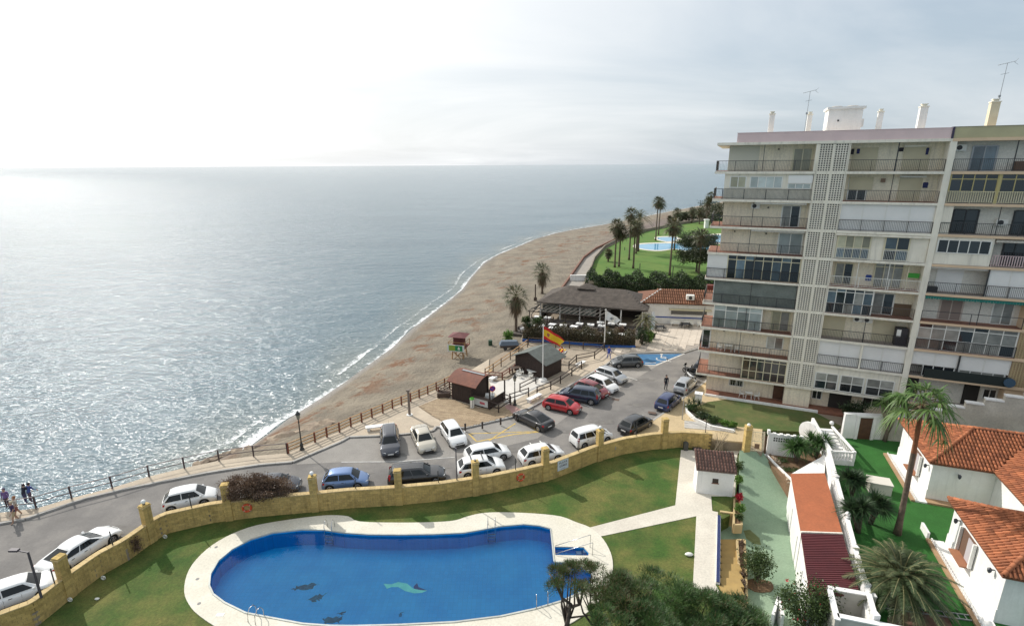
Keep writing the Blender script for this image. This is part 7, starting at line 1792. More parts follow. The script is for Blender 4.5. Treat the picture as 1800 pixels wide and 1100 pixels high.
# white house
H0,H1 = G(1126,533,3.4),G(1262,538,3.4); wa_=math.atan2((H1-H0).y,(H1-H0).x); wl_=(H1-H0).length
t = thing('restaurant_house','low white house with an orange brown tiled roof beside the thatched restaurant','house',(H0.x,H0.y,0),wa_)
MB().box(.6,wl_,.4,8,0,3.35).build('wall', whiteb, t); rt_=mat('old_roof_tile',(.27,.125,.07),.9,(.21,.10,.06),1.0,bump=.5,obj=.2,dirt=.2)
MB().add([(0,0,3.4),(wl_+3,0,3.4),(wl_+3,4.2,4.9),(3.6,4.2,4.9),(0,8.4,3.4),(wl_+3,8.4,3.4)],[(0,1,2,3),(0,3,4),(4,3,2,5)]).build('roof', mat('tile_bed',(.16,.07,.04),.9), t)
brl=barrel(.32,.9,rt_,n=4); k=0; al_=math.atan2(1.5,4.2); cells=[]
for i in range(int((wl_+3)/.35)):
    for j in range(5):
        x=.17+i*.35; s=j*.88*math.cos(al_)
        if x > s*3.6/4.2+.1 and s<4.1: place('roof_tile',brl,(x,s,3.42+s*1.5/4.2),(al_,0,0),t); k+=1
for j in range(8):
    f=j/8; place('hip_tile',barrel(.3,.5,white,n=4,name='hip_tile') if j==0 else bpy.data.meshes['hip_tile'],(3.6*f,4.2*f,3.46+1.5*f),(math.atan2(1.5,5.5),0,math.atan2(4.2,3.6)-math.pi/2),t)
MB().box(4.5,11,-.5,.38,2.55,2.7).build('shop_awning', mat('yellowish_awning',(.55,.50,.34),.8), t); MB().box(4.9,10.4,.36,.398,1.7,2.3).build('window', glass, t); MB().box(.6,wl_,.37,.399,1.05,1.25).build('blue_band', mat('band_blue',(.03,.08,.35),.7), t); MB().box(12.5,14.2,.36,.398,1.3,2.4).build('window', creammetal, t); MB().box(12.4,14.4,.3,.398,2.45,2.65).build('lintel', mat('dark_red_paint',(.25,.04,.03),.7), t)
MB().box(3,5.5,4.3,5.2,4.6,5.4).build('chimney', mat('dark_red_brick',(.16,.04,.03),.9), t) if False else MB().box(11,12.6,5,6,4.2,5.6).build('chimney', mat('dark_red_brick',(.16,.04,.03),.9), t)
for x in (7.2,12.6): u=MB().box(x,x+1.2,.9,1.7,4.0,4.75).build('air_conditioner', whitemetal, t); MB().cyl((x+.6,.88,4.35),(x+.6,.85,4.35),.28,n=12).build('fan_grille', darkmetal, u)
for i,x in enumerate((5.5,7.6,9.6)):
    t2=thing('plaza_bench','white bench against the white house, %s' % ['leftmost','middle one','rightmost'][i],'bench',(0,0,0)); p=H0+Vector((math.cos(wa_)*x+math.sin(wa_)*.9,math.sin(wa_)*x-math.cos(wa_)*.9,0)); t2.location=(p.x,p.y,.14); t2.rotation_euler=(0,0,wa_); MB().box(-.7,.7,-.25,.25,.38,.44).build('seat', whitemetal, t2); MB().box(-.7,.7,.22,.26,.5,.85).build('backrest', whitemetal, t2)
    for s in (-.6,.6): MB().box(s-.04,s+.04,-.2,.2,0,.38).build('leg', whitemetal, t2)
for i,(x,y,l) in enumerate(((1160,581,'near the feather banner'),(1205,576,'by the white house wall'))):
    t2=ptable(G(x,y,.14),.3,'dark plaza table with stacked chairs '+l, darkmetal, r=.5)
    for s in (-.9,.9): pchair(G(x+s*9,y,.14), s, 'dark chair %s the plaza table %s' % ('left of' if s<0 else 'right of', l), darkmetal)
# ---- boardwalk beside the gardens
BW=[G(x,y,0) for x,y in ((984,515),(994,501),(1010,478),(1026,455),(1047,439),(1080,423),(1110,412))]; BR=[G(x,y,0) for x,y in ((1022,515),(1034,487),(1045,457),(1063,436),(1085,424),(1112,413))]
struct(MB().prism([(p.x,p.y) for p in BW+BR[::-1]],-1,.1).build('boardwalk', mat('grey_concrete_path',(.34,.31,.27),.9,(.28,.25,.22),.6,dirt=.15)))
mb=MB()
for a,b in zip(BW,BW[1:]): mb.bar((a.x,a.y,-.6),(b.x,b.y,-.6),.35,1.3,z=1.0)
tag(mb.build('path_wall', mat('red_brown_wall',(.24,.12,.085),.9,(.19,.10,.07),1)),'low red brown wall between the beach and the coastal path','wall')
mb=MB()
for a,b in zip(BR,BR[1:]): mb.bar((a.x,a.y,0),(b.x,b.y,0),.3,.9,z=1.0)
tag(mb.build('garden_wall', mat('stone_wall',(.30,.25,.20),.95,(.22,.18,.14),2,bump=.6)),'low stone wall between the coastal path and the palm garden','wall')
a,b=G(1002,494,0),G(1034,494,0); tag(MB().bar((a.x,a.y,0),(b.x,b.y,0),.2,1.2,z=1.0).bar((a.x,a.y,1.2),(b.x,b.y,1.2),.5,.15,z=1.0).build('gate_wall', whiteb),'short white wall closing the coastal path behind the restaurant','wall')
tag(MB().cyl((0,0,0),(0,0,3.2),.12,n=8).box(-.3,.3,-.2,.2,0,.6).build('beach_post', brownwood),'tall brown post on the sand by the restaurant roof','post'); col.objects[-1].location=G(941,528,-.4)
# ---- garden with palms and pools
GG=[G(x,y,0) for x,y in ((1033,492),(1045,459),(1063,438),(1085,426),(1112,414),(1135,404),(1202,391),(1300,379),(1500,374))]+[Vector((150,120,0)),G(1300,500,0),G(1250,512,0),G(1120,508,0)]
struct(MB().prism([(p.x,p.y) for p in GG],-1,.02).build('garden_lawn', mat('garden_grass',(.075,.17,.02),.95,(.12,.185,.03),.12,bump=.5,bscale=2,detail=9,dirt=.18)))
pool_w2=mat('pale_pool_water',(.10,.33,.52),.05,(.13,.38,.56),.2,spec=.8)
def farpool(pts,rim,label):
    P=[(p.x,p.y) for p in GL(pts,.05)]; cx=sum(p[0] for p in P)/len(P); cy=sum(p[1] for p in P)/len(P); t=thing('swimming_pool',label,'swimming pool',(cx,cy,0)); Q=[(cx+(x-cx)*rim[0]+ (1 if x>cx else -1)*.0,cy+(y-cy)*rim[1]) for x,y in P]
    P=smooth_loop(P); Q=smooth_loop(Q)
    MB().prism(Q,-.5,.10,holes=[P]).build('rim', cop, t, world=True, fix=True); MB().prism(P,-.5,.055).build('water', pool_w2, t, world=True)
    for k in (0,.7): c=G(1152+k*6,434,.058); 
    return t
farpool([(1119,434.5),(1123,430.5),(1140,428.8),(1175,428),(1215,428.5),(1250,432),(1240,440),(1205,441),(1185,437.5),(1160,440),(1135,438.5)],(1.10,1.28),'kidney shaped pale blue pool among the palms, nearer one')
farpool([(1155,418.5),(1168,416.8),(1188,417.5),(1190,422),(1175,424.5),(1160,422)],(1.25,1.4),'small oval pool behind the kidney shaped pool')
farpool([(1215,417),(1290,413),(1290,425),(1235,426)],(1.12,1.35),'long pool disappearing behind the white apartment block')
tag(MB().box(-2.5,2.5,-1.2,1.2,0,.12).build('sun_terrace', cop),'pale terrace between the garden pools','terrace'); col.objects[-1].location=G(1200,421,.05)
wallp=[(1100,418,1.2),(1135,407,1.0),(1200,394,1.0),(1262,385,1.0)]; mb=MB()
for (x0,y0,h0),(x1,y1,h1) in zip(wallp,wallp[1:]): a=G(x0,y0,0);b=G(x1,y1,0); mb.bar((a.x,a.y,0),(b.x,b.y,0),.4,h0,z=1.0)
tag(mb.build('garden_wall', MATS['stone_wall']),'dark low stone wall along the seaward side of the palm garden','wall')
PL=[(1080.5,470,396,'far_palm'),(1088,469,405,'far_palm'),(1105.7,457,376,'far_palm'),(1113,472,398,'far_palm'),(1118,446,396,'far_palm'),(1152.5,423,353,'far_palm'),(1157.5,413,356,'far_palm'),(1177,484,396,'far_palm'),(1185,440,398,'far_palm'),(1188,407,373,'far_palm'),(1228,481,413,'far_palm'),(1241,396,353,'far_palm'),(1245,395,344,'far_palm'),(1069,460,442,'far_palm'),(1216,392,370,'far_palm'),(1229,394,372,'far_palm')]
desc=['leftmost tall fan palm by the coastal path','second fan palm, just right of the leftmost one','tall fan palm left of the feathery palm','fan palm in front of the feathery palm, near the hedge','dark trunked palm at the left end of the kidney pool','left one of the twin tallest palms beside the small pool','right one of the twin tallest palms beside the small pool','fan palm standing nearest the hedge in front of the pool','fan palm crossing the middle of the kidney pool','fan palm behind the small oval pool','fan palm beside the dark rounded trees near the block','far palm seen against the sea left of the block','farthest palm seen against the sea touching the block','small young palm close to the coastal path','small distant palm left of the far cream wall','small distant palm in front of the far cream wall']
for i,(x,y,ct,kd) in enumerate(PL):
    p=G(x,y,0); best=1
    for h in np.arange(.5,16,.25):
        w=Vector((p.x,p.y,h))-Vector((0,0,CAM_H)); l=_M.transposed()@w; yy=550-FOC*(l.y/-l.z)
        if yy>ct: best=h
    d=math.hypot(p.x,p.y); far=d>150
    fan_palm(p,best-.1,2.75 if i!=13 else 1.5,desc[i],'fan palms in the garden beyond the restaurant',n=34,nb=11,seed=30+i,kind='far_palm',skirt=.6,r=.19,width=.22)
feather_palm(G(1121,442,0),10.2,4.2,'feathery date palm with long arching fronds among the fan palms',n=40,m=16,seed=41,kind='far_palm',r=.35,width=.12,lo=-.3,curl=.5,ll=.2)
for i,(x,y,ct,lab,sk) in enumerate(((907,588,518,'beach palm with a long brown skirt, nearer one by the fence',1.1),(953,517,476,'beach palm beside the restaurant roof, farther one',1.1))):
    p=G(x,y,-.5); best=1
    for h in np.arange(.5,12,.1):
        w=Vector((p.x,p.y,h))-Vector((0,0,CAM_H)); l=_M.transposed()@w; yy=550-FOC*(l.y/-l.z)
        if yy>ct: best=h
    fan_palm(p,best+.4,2.8,lab,'palms standing at the back of the beach',n=34,nb=12,seed=50+i,kind='far_palm',skirt=sk,r=.2,width=.12)
def roundtree(px,py,th,r,n,label,seed,kind='tree',size=.4,z=0,name='tree',cat='tree',lean=(0,0)):
    t=thing(name,label,cat,G(px,py,z)); mb=MB(); rg=random.Random(seed)
    mb.tube([(0,0,0),(lean[0]*.3,0,th*.5),(lean[0]*.6,0,th)],[.3,.24,.2],8)
    for k in range(7):
        a=k*.9+rg.random(); mb.tube([(lean[0]*.6,0,th*.9),(lean[0]+math.cos(a)*r[0]*.35,math.sin(a)*r[1]*.35,th+r[2]*.35),(lean[0]+math.cos(a)*r[0]*.75,math.sin(a)*r[1]*.75,th+r[2]*rg.uniform(.5,1.1))],[.16,.09,.03],5)
    mb.build('trunk',bark,t); leafball('crown',t,(lean[0],0,th+r[2]*.75),r,n,size,kind,24,.2,.45,seed); return t
roundtree(1222,446,1.6,(6.0,4.5,2.6),10000,'wide dark rounded tree overhanging the kidney pool',201,size=.36); roundtree(1224,478,2.4,(5.2,4,2.0),9000,'dark flat topped tree between the palm garden and the block',202,size=.34)
for i,(x,y,r) in enumerate(((1206,388,2.2),(1218,386,2.6),(1236,388,3.0),(1252,384,3.6),(1262,380,4),(1180,392,1.6),(1195,389,1.8),(1245,376,4.5),(1275,384,4.5),(1256,398,3))): roundtree(x,y,.6,(r*1.3,r,r*.9),700,'distant bushy tree behind the palm garden, '+['first','second','third','fourth','fifth','sixth','seventh','eighth','ninth','tenth'][i]+' of the row along the coast',210+i,size=.7,kind=['tree','dark_shrub','hedge'][i%3])
a,b=G(1196,382,0),G(1232,379,0); tag(MB().bar((a.x,a.y,0),(b.x,b.y,0),.5,2.2,z=1.0).bar((a.x,a.y,2.2),(b.x,b.y,2.2),1.2,.4,z=1.0).build('far_wall', mat('far_cream_wall',(.42,.34,.22),.9,(.30,.34,.22),.2)),'distant cream garden wall with a green top behind the palms','wall')
o=MB().box(-.7,.7,-.7,.7,0,3.2).box(-.95,.95,-.95,.95,3.2,3.5).build('gate_pier',whiteb); o.location=G(1241,401,0); tag(o,'pale gate pier at the far end of the palm garden','pillar')
# dense hedge row behind the restaurant
HR=[G(x,y,0) for x,y in ((1036,508),(1075,508),(1120,512),(1170,513),(1215,515),(1262,518))]; t=thing('tall_hedge','dense dark hedge of mixed shrubs behind the restaurant','hedge',(HR[0].x,HR[0].y,0)); C=[]
for a,b in zip(HR,HR[1:]):
    n=4600; f=rngh.uniform(0,1,n); 
    for i in range(n):
        p=a.lerp(b,f[i]); s=(p.x*1.7+p.y*.6); hh_=3.0+.9*math.sin(s*.9)+.6*math.sin(s*2.3+1); th_=rngh.uniform(0,math.pi); q=rngh.uniform(.75,1.0); C.append((p.x-.25*math.cos(th_)*3.2*q,p.y+math.cos(th_)*3.2*q,.2+math.sin(th_)*hh_*q))
C=np.array(C); V,F=leaf_arrays(C-np.array(t.location),.32,rngh,None); place('foliage',fastmesh('foliage',V,F,lm('dark_shrub')),parent=t)
C2=C[rngh.choice(len(C),5000)]+np.array([0,0,.25]); V,F=leaf_arrays(C2-np.array(t.location),.28,rngh,None); place('pale_foliage',fastmesh('pale_foliage',V,F,lm('shrub')),parent=t)
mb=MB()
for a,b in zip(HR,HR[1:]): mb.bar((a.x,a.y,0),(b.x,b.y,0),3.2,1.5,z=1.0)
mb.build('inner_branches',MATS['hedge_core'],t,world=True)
for i,(x,y) in enumerate(((1124,482),(1182,488),(1098,440))): tag(MB().cyl((0,0,0),(0,0,2.6 if i<2 else 1),.09,n=6).build('garden_post',darkmetal),['thin dark post on the garden lawn left of the middle palm','thin dark post beside the palm nearest the hedge','short dark garden light on the lawn by the path'][i],'post'); col.objects[-1].location=G(x,y,0)
# ================================================================== CARS
def paint(name, c, metal=.0, rough=.35): return mat('car_'+name, c, rough, metal=metal, coat=1.0, spec=.5)
rubber = mat('tyre_rubber',(.02,.02,.02),.9); alloy = mat('alloy',(.45,.45,.46),.35,metal=.8); cglass = mat('car_glass',(.006,.009,.010),.05,spec=.45); lampw = mat('headlight_glass',(.55,.57,.58),.15); lampr = mat('taillight_red',(.40,.01,.015),.25); platew = mat('plate_white',(.7,.7,.68),.6); trim = mat('black_trim',(.02,.02,.022),.6); sillm = mat('underbody',(.015,.015,.015),.9)
TYPES = {
 # L, W, H, belt, hood0 (x of windscreen base from front), roof0, roof1, rear base; zn nose height, zt tail height
 'hatch': dict(L=4.05,W=1.72,H=1.46,belt=.92,x1=1.18,x2=.55,x3=-1.45,x4=-1.90,nose=.70,hood=.90,tail=.93,nw=2),
 'mini': dict(L=3.6,W=1.62,H=1.50,belt=.92,x1=1.10,x2=.50,x3=-1.25,x4=-1.72,nose=.66,hood=.88,tail=.92,nw=2),
 'sedan': dict(L=4.45,W=1.74,H=1.40,belt=.90,x1=1.18,x2=.50,x3=-.75,x4=-1.55,nose=.66,hood=.87,tail=.95,nw=2),
 'coupe': dict(L=4.65,W=1.85,H=1.36,belt=.90,x1=1.15,x2=.35,x3=-.85,x4=-1.90,nose=.62,hood=.86,tail=.93,nw=2),
 'estate': dict(L=4.65,W=1.76,H=1.45,belt=.92,x1=1.15,x2=.55,x3=-1.95,x4=-2.22,nose=.66,hood=.88,tail=.92,nw=3),
 'suv': dict(L=4.5,W=1.85,H=1.66,belt=1.05,x1=1.25,x2=.65,x3=-1.75,x4=-2.12,nose=.85,hood=1.04,tail=1.05,nw=3),
 'mpv': dict(L=4.1,W=1.72,H=1.62,belt=1.0,x1=1.42,x2=.62,x3=-1.75,x4=-1.98,nose=.72,hood=.95,tail=1.0,nw=3)}
def lerp(a,b,t): return a+(b-a)*t
def patch(c, u0,u1,v0,v1, off, nu=4, nv=2, bulge=0.0):
    """points on the bilinear patch c = (p00,p10,p11,p01), pushed off along its normal, as a thin pane"""
    c=[Vector(x) for x in c]; nrm=((c[1]-c[0]).cross(c[3]-c[0])).normalized(); P=[];F=[]
    for k in (off, off-.02):
        for j in range(nv+1):
            for i in range(nu+1):
                u=lerp(u0,u1,i/nu); v=lerp(v0,v1,j/nv); p=c[0].lerp(c[1],u).lerp(c[3].lerp(c[2],u),v); P.append(p+nrm*(k+bulge*4*u*(1-u)*(1 if k==off else 1)))
    w=nu+1; n=w*(nv+1)
    for j in range(nv):
        for i in range(nu): F.append((j*w+i,j*w+i+1,(j+1)*w+i+1,(j+1)*w+i))
    for i in range(nu): F+=[(i+1,i,n+i,n+i+1),(nv*w+i,nv*w+i+1,n+nv*w+i+1,n+nv*w+i)]
    for j in range(nv): F+=[(j*w,(j+1)*w,n+(j+1)*w,n+j*w),((j+1)*w+nu,j*w+nu,n+j*w+nu,n+(j+1)*w+nu)]
    return P,F
CARMESH={}
def carmeshes(kind):
    if kind in CARMESH: return CARMESH[kind]
    s=TYPES[kind]; L,W,H=s['L'],s['W'],s['H']; hl=L/2; hw=W/2; rw=.315 if kind!='suv' else .36; xf=hl-.82; xr=-hl+.78 if kind!='mini' else -hl+.62
    out={}
    # lower body
    xs_=sorted(set([-hl,-hl+.04,-hl+.14,-hl+.32]+[xr+d*(rw+.07) for d in (-1,-.85,-.6,-.3,0,.3,.6,.85,1)]+[-.6,-.2,.2,.6]+[xf+d*(rw+.07) for d in (-1,-.85,-.6,-.3,0,.3,.6,.85,1)]+[hl-.32,hl-.14,hl-.04,hl]+[s['x1'],s['x4']]))
    def top(x):
        pts=[(-hl,s['tail']-.22),(-hl+.05,s['tail']-.08),(-hl+.2,s['tail']),(s['x4'],s['tail']+.01),(s['x4']+.3,s['belt']),(s['x1']-.2,s['belt']),(s['x1'],s['hood']),(hl-.55,(s['hood']+s['nose'])/2+.05),(hl-.2,s['nose']),(hl-.05,s['nose']-.1),(hl,s['nose']-.2)]
        pts=sorted(pts)
        for (a,za),(b,zb) in zip(pts,pts[1:]):
            if a<=x<=b: return lerp(za,zb,(x-a)/max(b-a,1e-6))
        return pts[-1][1]
    def wid(x):
        e=min(hl-abs(x),.75)/.75; return hw*(.80+.20*(1-(1-e)**2.6)) 
    def low(x):
        z=.20 if abs(x)<hl-.1 else .26; r=rw+.05
        for c in (xf,xr):
            if abs(x-c)<r: z=max(z,.30+math.sqrt(r*r-(x-c)**2)-.0)
        return z
    prof=[(0,.93),(.22,1.0),(.5,1.0),(.78,.965),(.93,.90),(1.0,.80)]
    V=[];F=[];n=None
    for x in xs_:
        zt=top(x); zl=low(x); w=wid(x); ring=[]
        for t_,k_ in prof: ring.append((x,-w*k_,lerp(zl,zt,t_)))
        ring.append((x,-w*.4,zt+.025)); ring.append((x,0,zt+.035))
        full=ring+[(p[0],-p[1],p[2]) for p in reversed(ring[:-1])]; n=len(full); V+=full
    for i in range(len(xs_)-1):
        for k in range(n-1): F.append((i*n+k,(i+1)*n+k,(i+1)*n+k+1,i*n+k+1))
    F.append(tuple(range(n-1,-1,-1))); F.append(tuple((len(xs_)-1)*n+k for k in range(n)))
    F=[tuple(reversed(f)) for f in F[:-2]]+[F[-2][::-1],F[-1][::-1]]
    mb=MB().add(V,F)
    # cabin shell
    b=s['belt']-.02; wb=hw*.885; wr=hw*.66; zr=H; nb=7
    bot=[];topp=[]
    for i in range(nb+1):
        t_=i/nb; xb=lerp(s['x4'],s['x1'],t_); xt=lerp(s['x3'],s['x2'],t_); wt=wr*(.93+.07*math.sin(math.pi*t_)); wbb=wb*(.95 if i in (0,nb) else 1.0)
        bot.append((xb,wbb,(b if 0<t_<1 else top(xb)-.01))); topp.append((xt,wt,zr-.05-.05*abs(2*t_-1)**2.2-(0.03 if i in(0,nb) else 0)))
    V=[];F=[]
    cols=[]
    for i in range(nb+1):
        B_,T_=bot[i],topp[i]; ring=[(B_[0],-B_[1],B_[2]),(lerp(B_[0],T_[0],.97),-lerp(B_[1],T_[1],.95),lerp(B_[2],T_[2],.97)),(T_[0],-T_[1]*.9,T_[2]+.028),(T_[0],-T_[1]*.45,T_[2]+.05),(T_[0],0,T_[2]+.055)]
        ring=ring+[(p[0],-p[1],p[2]) for p in reversed(ring[:-1])]; cols.append(ring); V+=ring
    m_=len(cols[0])
    for i in range(nb):
        for k in range(m_-1): F.append((i*m_+k,i*m_+k+1,(i+1)*m_+k+1,(i+1)*m_+k))
    F.append(tuple(range(m_))); F.append(tuple(nb*m_+k for k in range(m_-1,-1,-1)))
    mb.add(V,F)
    me=mb.data('body',paint('white',(.78,.78,.77)),smooth=True)
    bm=bmesh.new(); bm.from_mesh(me); bmesh.ops.recalc_face_normals(bm,faces=bm.faces); bm.to_mesh(me); bm.free()
    try: me.set_sharp_from_angle(angle=rad(38))
    except Exception: pass
    out['body']=me
    # glass
    fb,ft=cols[nb][0],cols[nb][1]; fb2,ft2=cols[nb][-1],cols[nb][-2]
    def pane(c,u0,u1,v0,v1,off=.012,nu=4,bulge=0.0):
        P,Fa=patch(c,u0,u1,v0,v1,off,nu,2,bulge); return P,Fa
    P,Fa=pane((fb,fb2,ft2,ft),.07,.93,.08,.97,.012,6,.03); out['windscreen']=MB().add(P,Fa).data('windscreen',cglass,smooth=False)
    rb,rt,rb2,rt2=cols[0][0],cols[0][1],cols[0][-1],cols[0][-2]
    P,Fa=pane((rb2,rb,rt,rt2),.10,.90,.16,.95,.012,6,.02); out['rear_window']=MB().add(P,Fa).data('rear_window',cglass,smooth=False)
    nw=s['nw']
    for side,(ib,it) in (('r',(0,1)),('l',(-1,-2))):
        c=(cols[0][ib],cols[nb][ib],cols[nb][it],cols[0][it]); 
        # side glass as panes between pillars; the slanted ends follow the cabin
        e=[.045,.46,.93] if nw==2 else [.04,.27,.58,.93]
        for i in range(nw):
            u0,u1=e[i]+.008,e[i+1]-.018
            def SP(u,v):
                k=u*nb; a_=min(int(k),nb-1); f_=k-a_; A=[Vector(cols[a_+q_][ib]).lerp(Vector(cols[a_+q_][it]),v) for q_ in (0,1)]; return A[0].lerp(A[1],f_)+Vector((0,(-.012 if side=='r' else .012),.004))
            Pw=[];nu_=5
            for v_ in (.10,.88):
                for i_ in range(nu_+1): Pw.append(SP(u0+(u1-u0)*i_/nu_,v_))
            Pw+= [p_+Vector((0,(.02 if side=='r' else -.02),0)) for p_ in Pw]; w_=nu_+1; Fw=[]
            for i_ in range(nu_): Fw+=[(i_,i_+1,w_+i_+1,w_+i_),(2*w_+i_,3*w_+i_,3*w_+i_+1,2*w_+i_+1),(i_,2*w_+i_,2*w_+i_+1,i_+1),(w_+i_,w_+i_+1,3*w_+i_+1,3*w_+i_)]
            out['side_window_%s%d'%(side,i)]=MB().add(Pw,Fw).data('side_window',cglass)
    # wheels
    w=MB().cyl((0,-.1,0),(0,.1,0),rw,n=20).data('tyre',rubber); out['tyre']=w
    rm_=MB().cyl((0,-.104,0),(0,.104,0),rw*.30,n=10)
    rm_.torus((0,0.098,0),(0,1,0),rw*.62,.02,18,5).torus((0,-.098,0),(0,1,0),rw*.62,.02,18,5)
    for k in range(5):
        a=k*1.2566
        for sy in (-.1,.1): rm_.bar((0,sy,0),(math.cos(a)*rw*.62,sy,math.sin(a)*rw*.62),.012,.055)
    out['rim']=rm_.data('rim',alloy); out['hub_shadow']=None
    out['_wheels']=[(xf,-hw+.13),(xf,hw-.13),(xr,-hw+.13),(xr,hw-.13)]; out['_rw']=rw
    out['underbody']=MB().box(-hl+.25,hl-.25,-hw+.12,hw-.12,.17,.55).data('underbody',sillm)
    zn=s['nose']; zt_=s['tail']; wl2=wid(hl-.14)
    hp=[]
    for sy in (-1,1):
        hx=hl-.16; mbh=MB().add([(hx+.12,sy*wl2*.50,zn-.16),(hx+.135,sy*wl2*.55,zn-.05),(hx-.02,sy*wl2*.86,zn-.02),(hx-.22,sy*wl2*1.0,zn+.0),(hx-.20,sy*wl2*1.035,zn-.10),(hx+.0,sy*wl2*.98,zn-.17)],[(0,1,2,5),(5,2,3,4)])
        mbh.v+= [(x-.05,y*.94,z) for x,y,z in mbh.v[:6]]; mbh.f+=[(6,11,8,7),(11,10,9,8),(0,5,11,6),(5,4,10,11),(1,7,8,2),(2,8,9,3)]; mbh.m+=[0]*6
        out['headlight_%d'%sy]=mbh.data('headlight',lampw)
        rx=-hl+.10
        if kind in('mpv','suv','estate'): P=[(rx-.06,sy*wl2*.88,zt_-.30),(rx-.05,sy*wl2*.90,zt_+.0),(rx+.02,sy*wl2*.86,zt_+.18),(rx+.17,sy*wl2*.93,zt_+.15),(rx+.15,sy*wl2*1.02,zt_-.05),(rx+.05,sy*wl2*1.02,zt_-.30)]
        else: P=[(rx-.075,sy*wl2*.62,zt_-.28),(rx-.06,sy*wl2*.62,zt_-.13),(rx+.0,sy*wl2*.93,zt_-.10),(rx+.20,sy*wl2*1.03,zt_-.10),(rx+.20,sy*wl2*1.035,zt_-.22),(rx+.0,sy*wl2*.99,zt_-.28)]
        mbt=MB().add(P,[(0,1,2,5),(5,2,3,4)]); mbt.v+=[(x+.07,y*.93,z) for x,y,z in P]; mbt.f+=[(0,5,11,6),(5,4,10,11),(1,7,8,2),(2,8,9,3)]; mbt.m+=[0]*4
        out['taillight_%d'%sy]=mbt.data('taillight',lampr)
        out['mirror_%d'%sy]=MB().ball((s['x1']-.28,sy*(hw*.98),s['belt']+.05),.10,8,sz=.75).data('mirror',None or paint('white',(.78,.78,.77)),smooth=True)
        hd=MB()
        for i,x in enumerate((lerp(s['x4'],s['x1'],.30),lerp(s['x4'],s['x1'],.56))): hd.box(x-.09,x+.09,sy*hw*.972-.012,sy*hw*.972+.012,s['belt']-.16,s['belt']-.13)
        out['door_handle_%d'%sy]=hd.data('door_handle',trim)
        ln=MB()
        for u in ((.48,) if kind in('coupe','mini') else (.30,.56)): x=lerp(s['x4'],s['x1'],u+.16); ln.bar((x,sy*(hw*1.0+.001),.34),(x,sy*(hw*.972+.001),s['belt']-.06),.008,.012)
        ln.bar((xr+.5,sy*(hw+.001),.30),(xf-.5,sy*(hw+.001),.30),.02,.07); out['door_seam_%d'%sy]=ln.data('door_seam',trim)
    out['grille']=MB().box(hl-.035,hl+.012,-wl2*.45,wl2*.45,zn-.19,zn-.12).box(hl-.03,hl+.02,-wl2*.62,wl2*.62,.28,.40).data('grille',trim)
    out['number_plate_f']=MB().box(hl+.013,hl+.028,-.26,.26,.42,.53).data('number_plate',platew); out['number_plate_r']=MB().box(-hl-.02,-hl+.02,-.26,.26,.52,.63).data('number_plate',platew)
    if kind in('mpv','suv','hatch','estate','mini'): out['rear_bumper']=MB().box(-hl-.012,-hl+.03,-wl2*.7,wl2*.7,.26,.36).data('rear_bumper',trim)
    CARMESH[kind]=out; return out
CN=[0]
def car(px,py,dx,dy,kind,pm,label,bars=False,roofm=None,z=0,rails=False,wall=0,group='cars parked along the seafront'):
    """px,py: photo position of the middle of the car at wheel level; dx,dy: photo vector from rear to front"""
    c=G(px,py,z); f=G(px+dx*.5,py+dy*.5,z)-G(px-dx*.5,py-dy*.5,z); a=math.atan2(f.y,f.x)
    if wall:
        q,wa_c=snap(px,py,.7); n_c=Vector((-math.sin(wa_c),math.cos(wa_c),0)); k_=(Vector((c.x,c.y,0))-q).dot(Vector((math.cos(wa_c),math.sin(wa_c),0))); c=q+Vector((math.cos(wa_c),math.sin(wa_c),0))*k_*.5+n_c*wall; c.z=0; a=wa_c
    M=carmeshes(kind); s=TYPES[kind]
    t=thing('parked_car',label,'car',c,a,group)
    def put(key,name,loc=(0,0,0),parent=t,m=None,rz=0):
        o=place(name,M[key],loc,rz,parent)
        if m is not None: o.material_slots[0].link='OBJECT'; o.material_slots[0].material=m
        return o
    body=put('body','body',m=pm); put('underbody','underbody'); put('windscreen','windscreen'); put('rear_window','rear_window')
    for k in M:
        if k.startswith('side_window'): put(k,'side_window')
    for x,y in M['_wheels']:
        w=bpy.data.objects.new('wheel',None); col.objects.link(w); w.parent=t; w.location=(x,y,M['_rw']); put('tyre','tyre',parent=w); put('rim','rim',parent=w)
    for sy in (-1,1):
        put('headlight_%d'%sy,'headlight'); put('taillight_%d'%sy,'taillight'); put('mirror_%d'%sy,'wing_mirror',m=pm); put('door_handle_%d'%sy,'door_handle'); put('door_seam_%d'%sy,'door_seam')
    put('grille','grille'); put('number_plate_f','number_plate'); put('number_plate_r','number_plate')
    if 'rear_bumper' in M: put('rear_bumper','bumper_trim')
    H=s['H']
    if rails:
        for sy in (-.5,.5): MB().tube([(s['x3']+.1,sy,H-.02),(s['x3']+.2,sy,H+.05),(s['x2']-.2,sy,H+.05),(s['x2']-.05,sy,H-.02)],.018,6).build('roof_rail',greymetal,t)
    if bars:
        for x in (-.85,.1): MB().box(x-.035,x+.035,-.6,.6,H+.05,H+.09).build('roof_bar',bars,t); 
    if s['L']>4 or True: MB().tube([(s['x3']+.25,0,H+.0),(s['x3']+.05,0,H+.28)],.007,5).build('antenna',trim,t)
    return t
W_=paint('white',(.78,.78,.77)); cream=paint('cream',(.50,.46,.38),.3); slv=paint('silver',(.42,.43,.44),.5); red=paint('red',(.45,.012,.018)); dred=paint('dark_red',(.22,.008,.015)); blu=paint('light_blue',(.13,.22,.42),.35); nav=paint('navy',(.015,.03,.11),.2); dbl=paint('dark_blue',(.012,.025,.055),.2); blk_=paint('black',(.012,.012,.014)); gry=paint('dark_grey',(.075,.08,.082),.35); slate=paint('slate',(.03,.035,.05),.3); gnav=paint('bright_navy',(.01,.035,.16),.2)
rd=G(1,1)
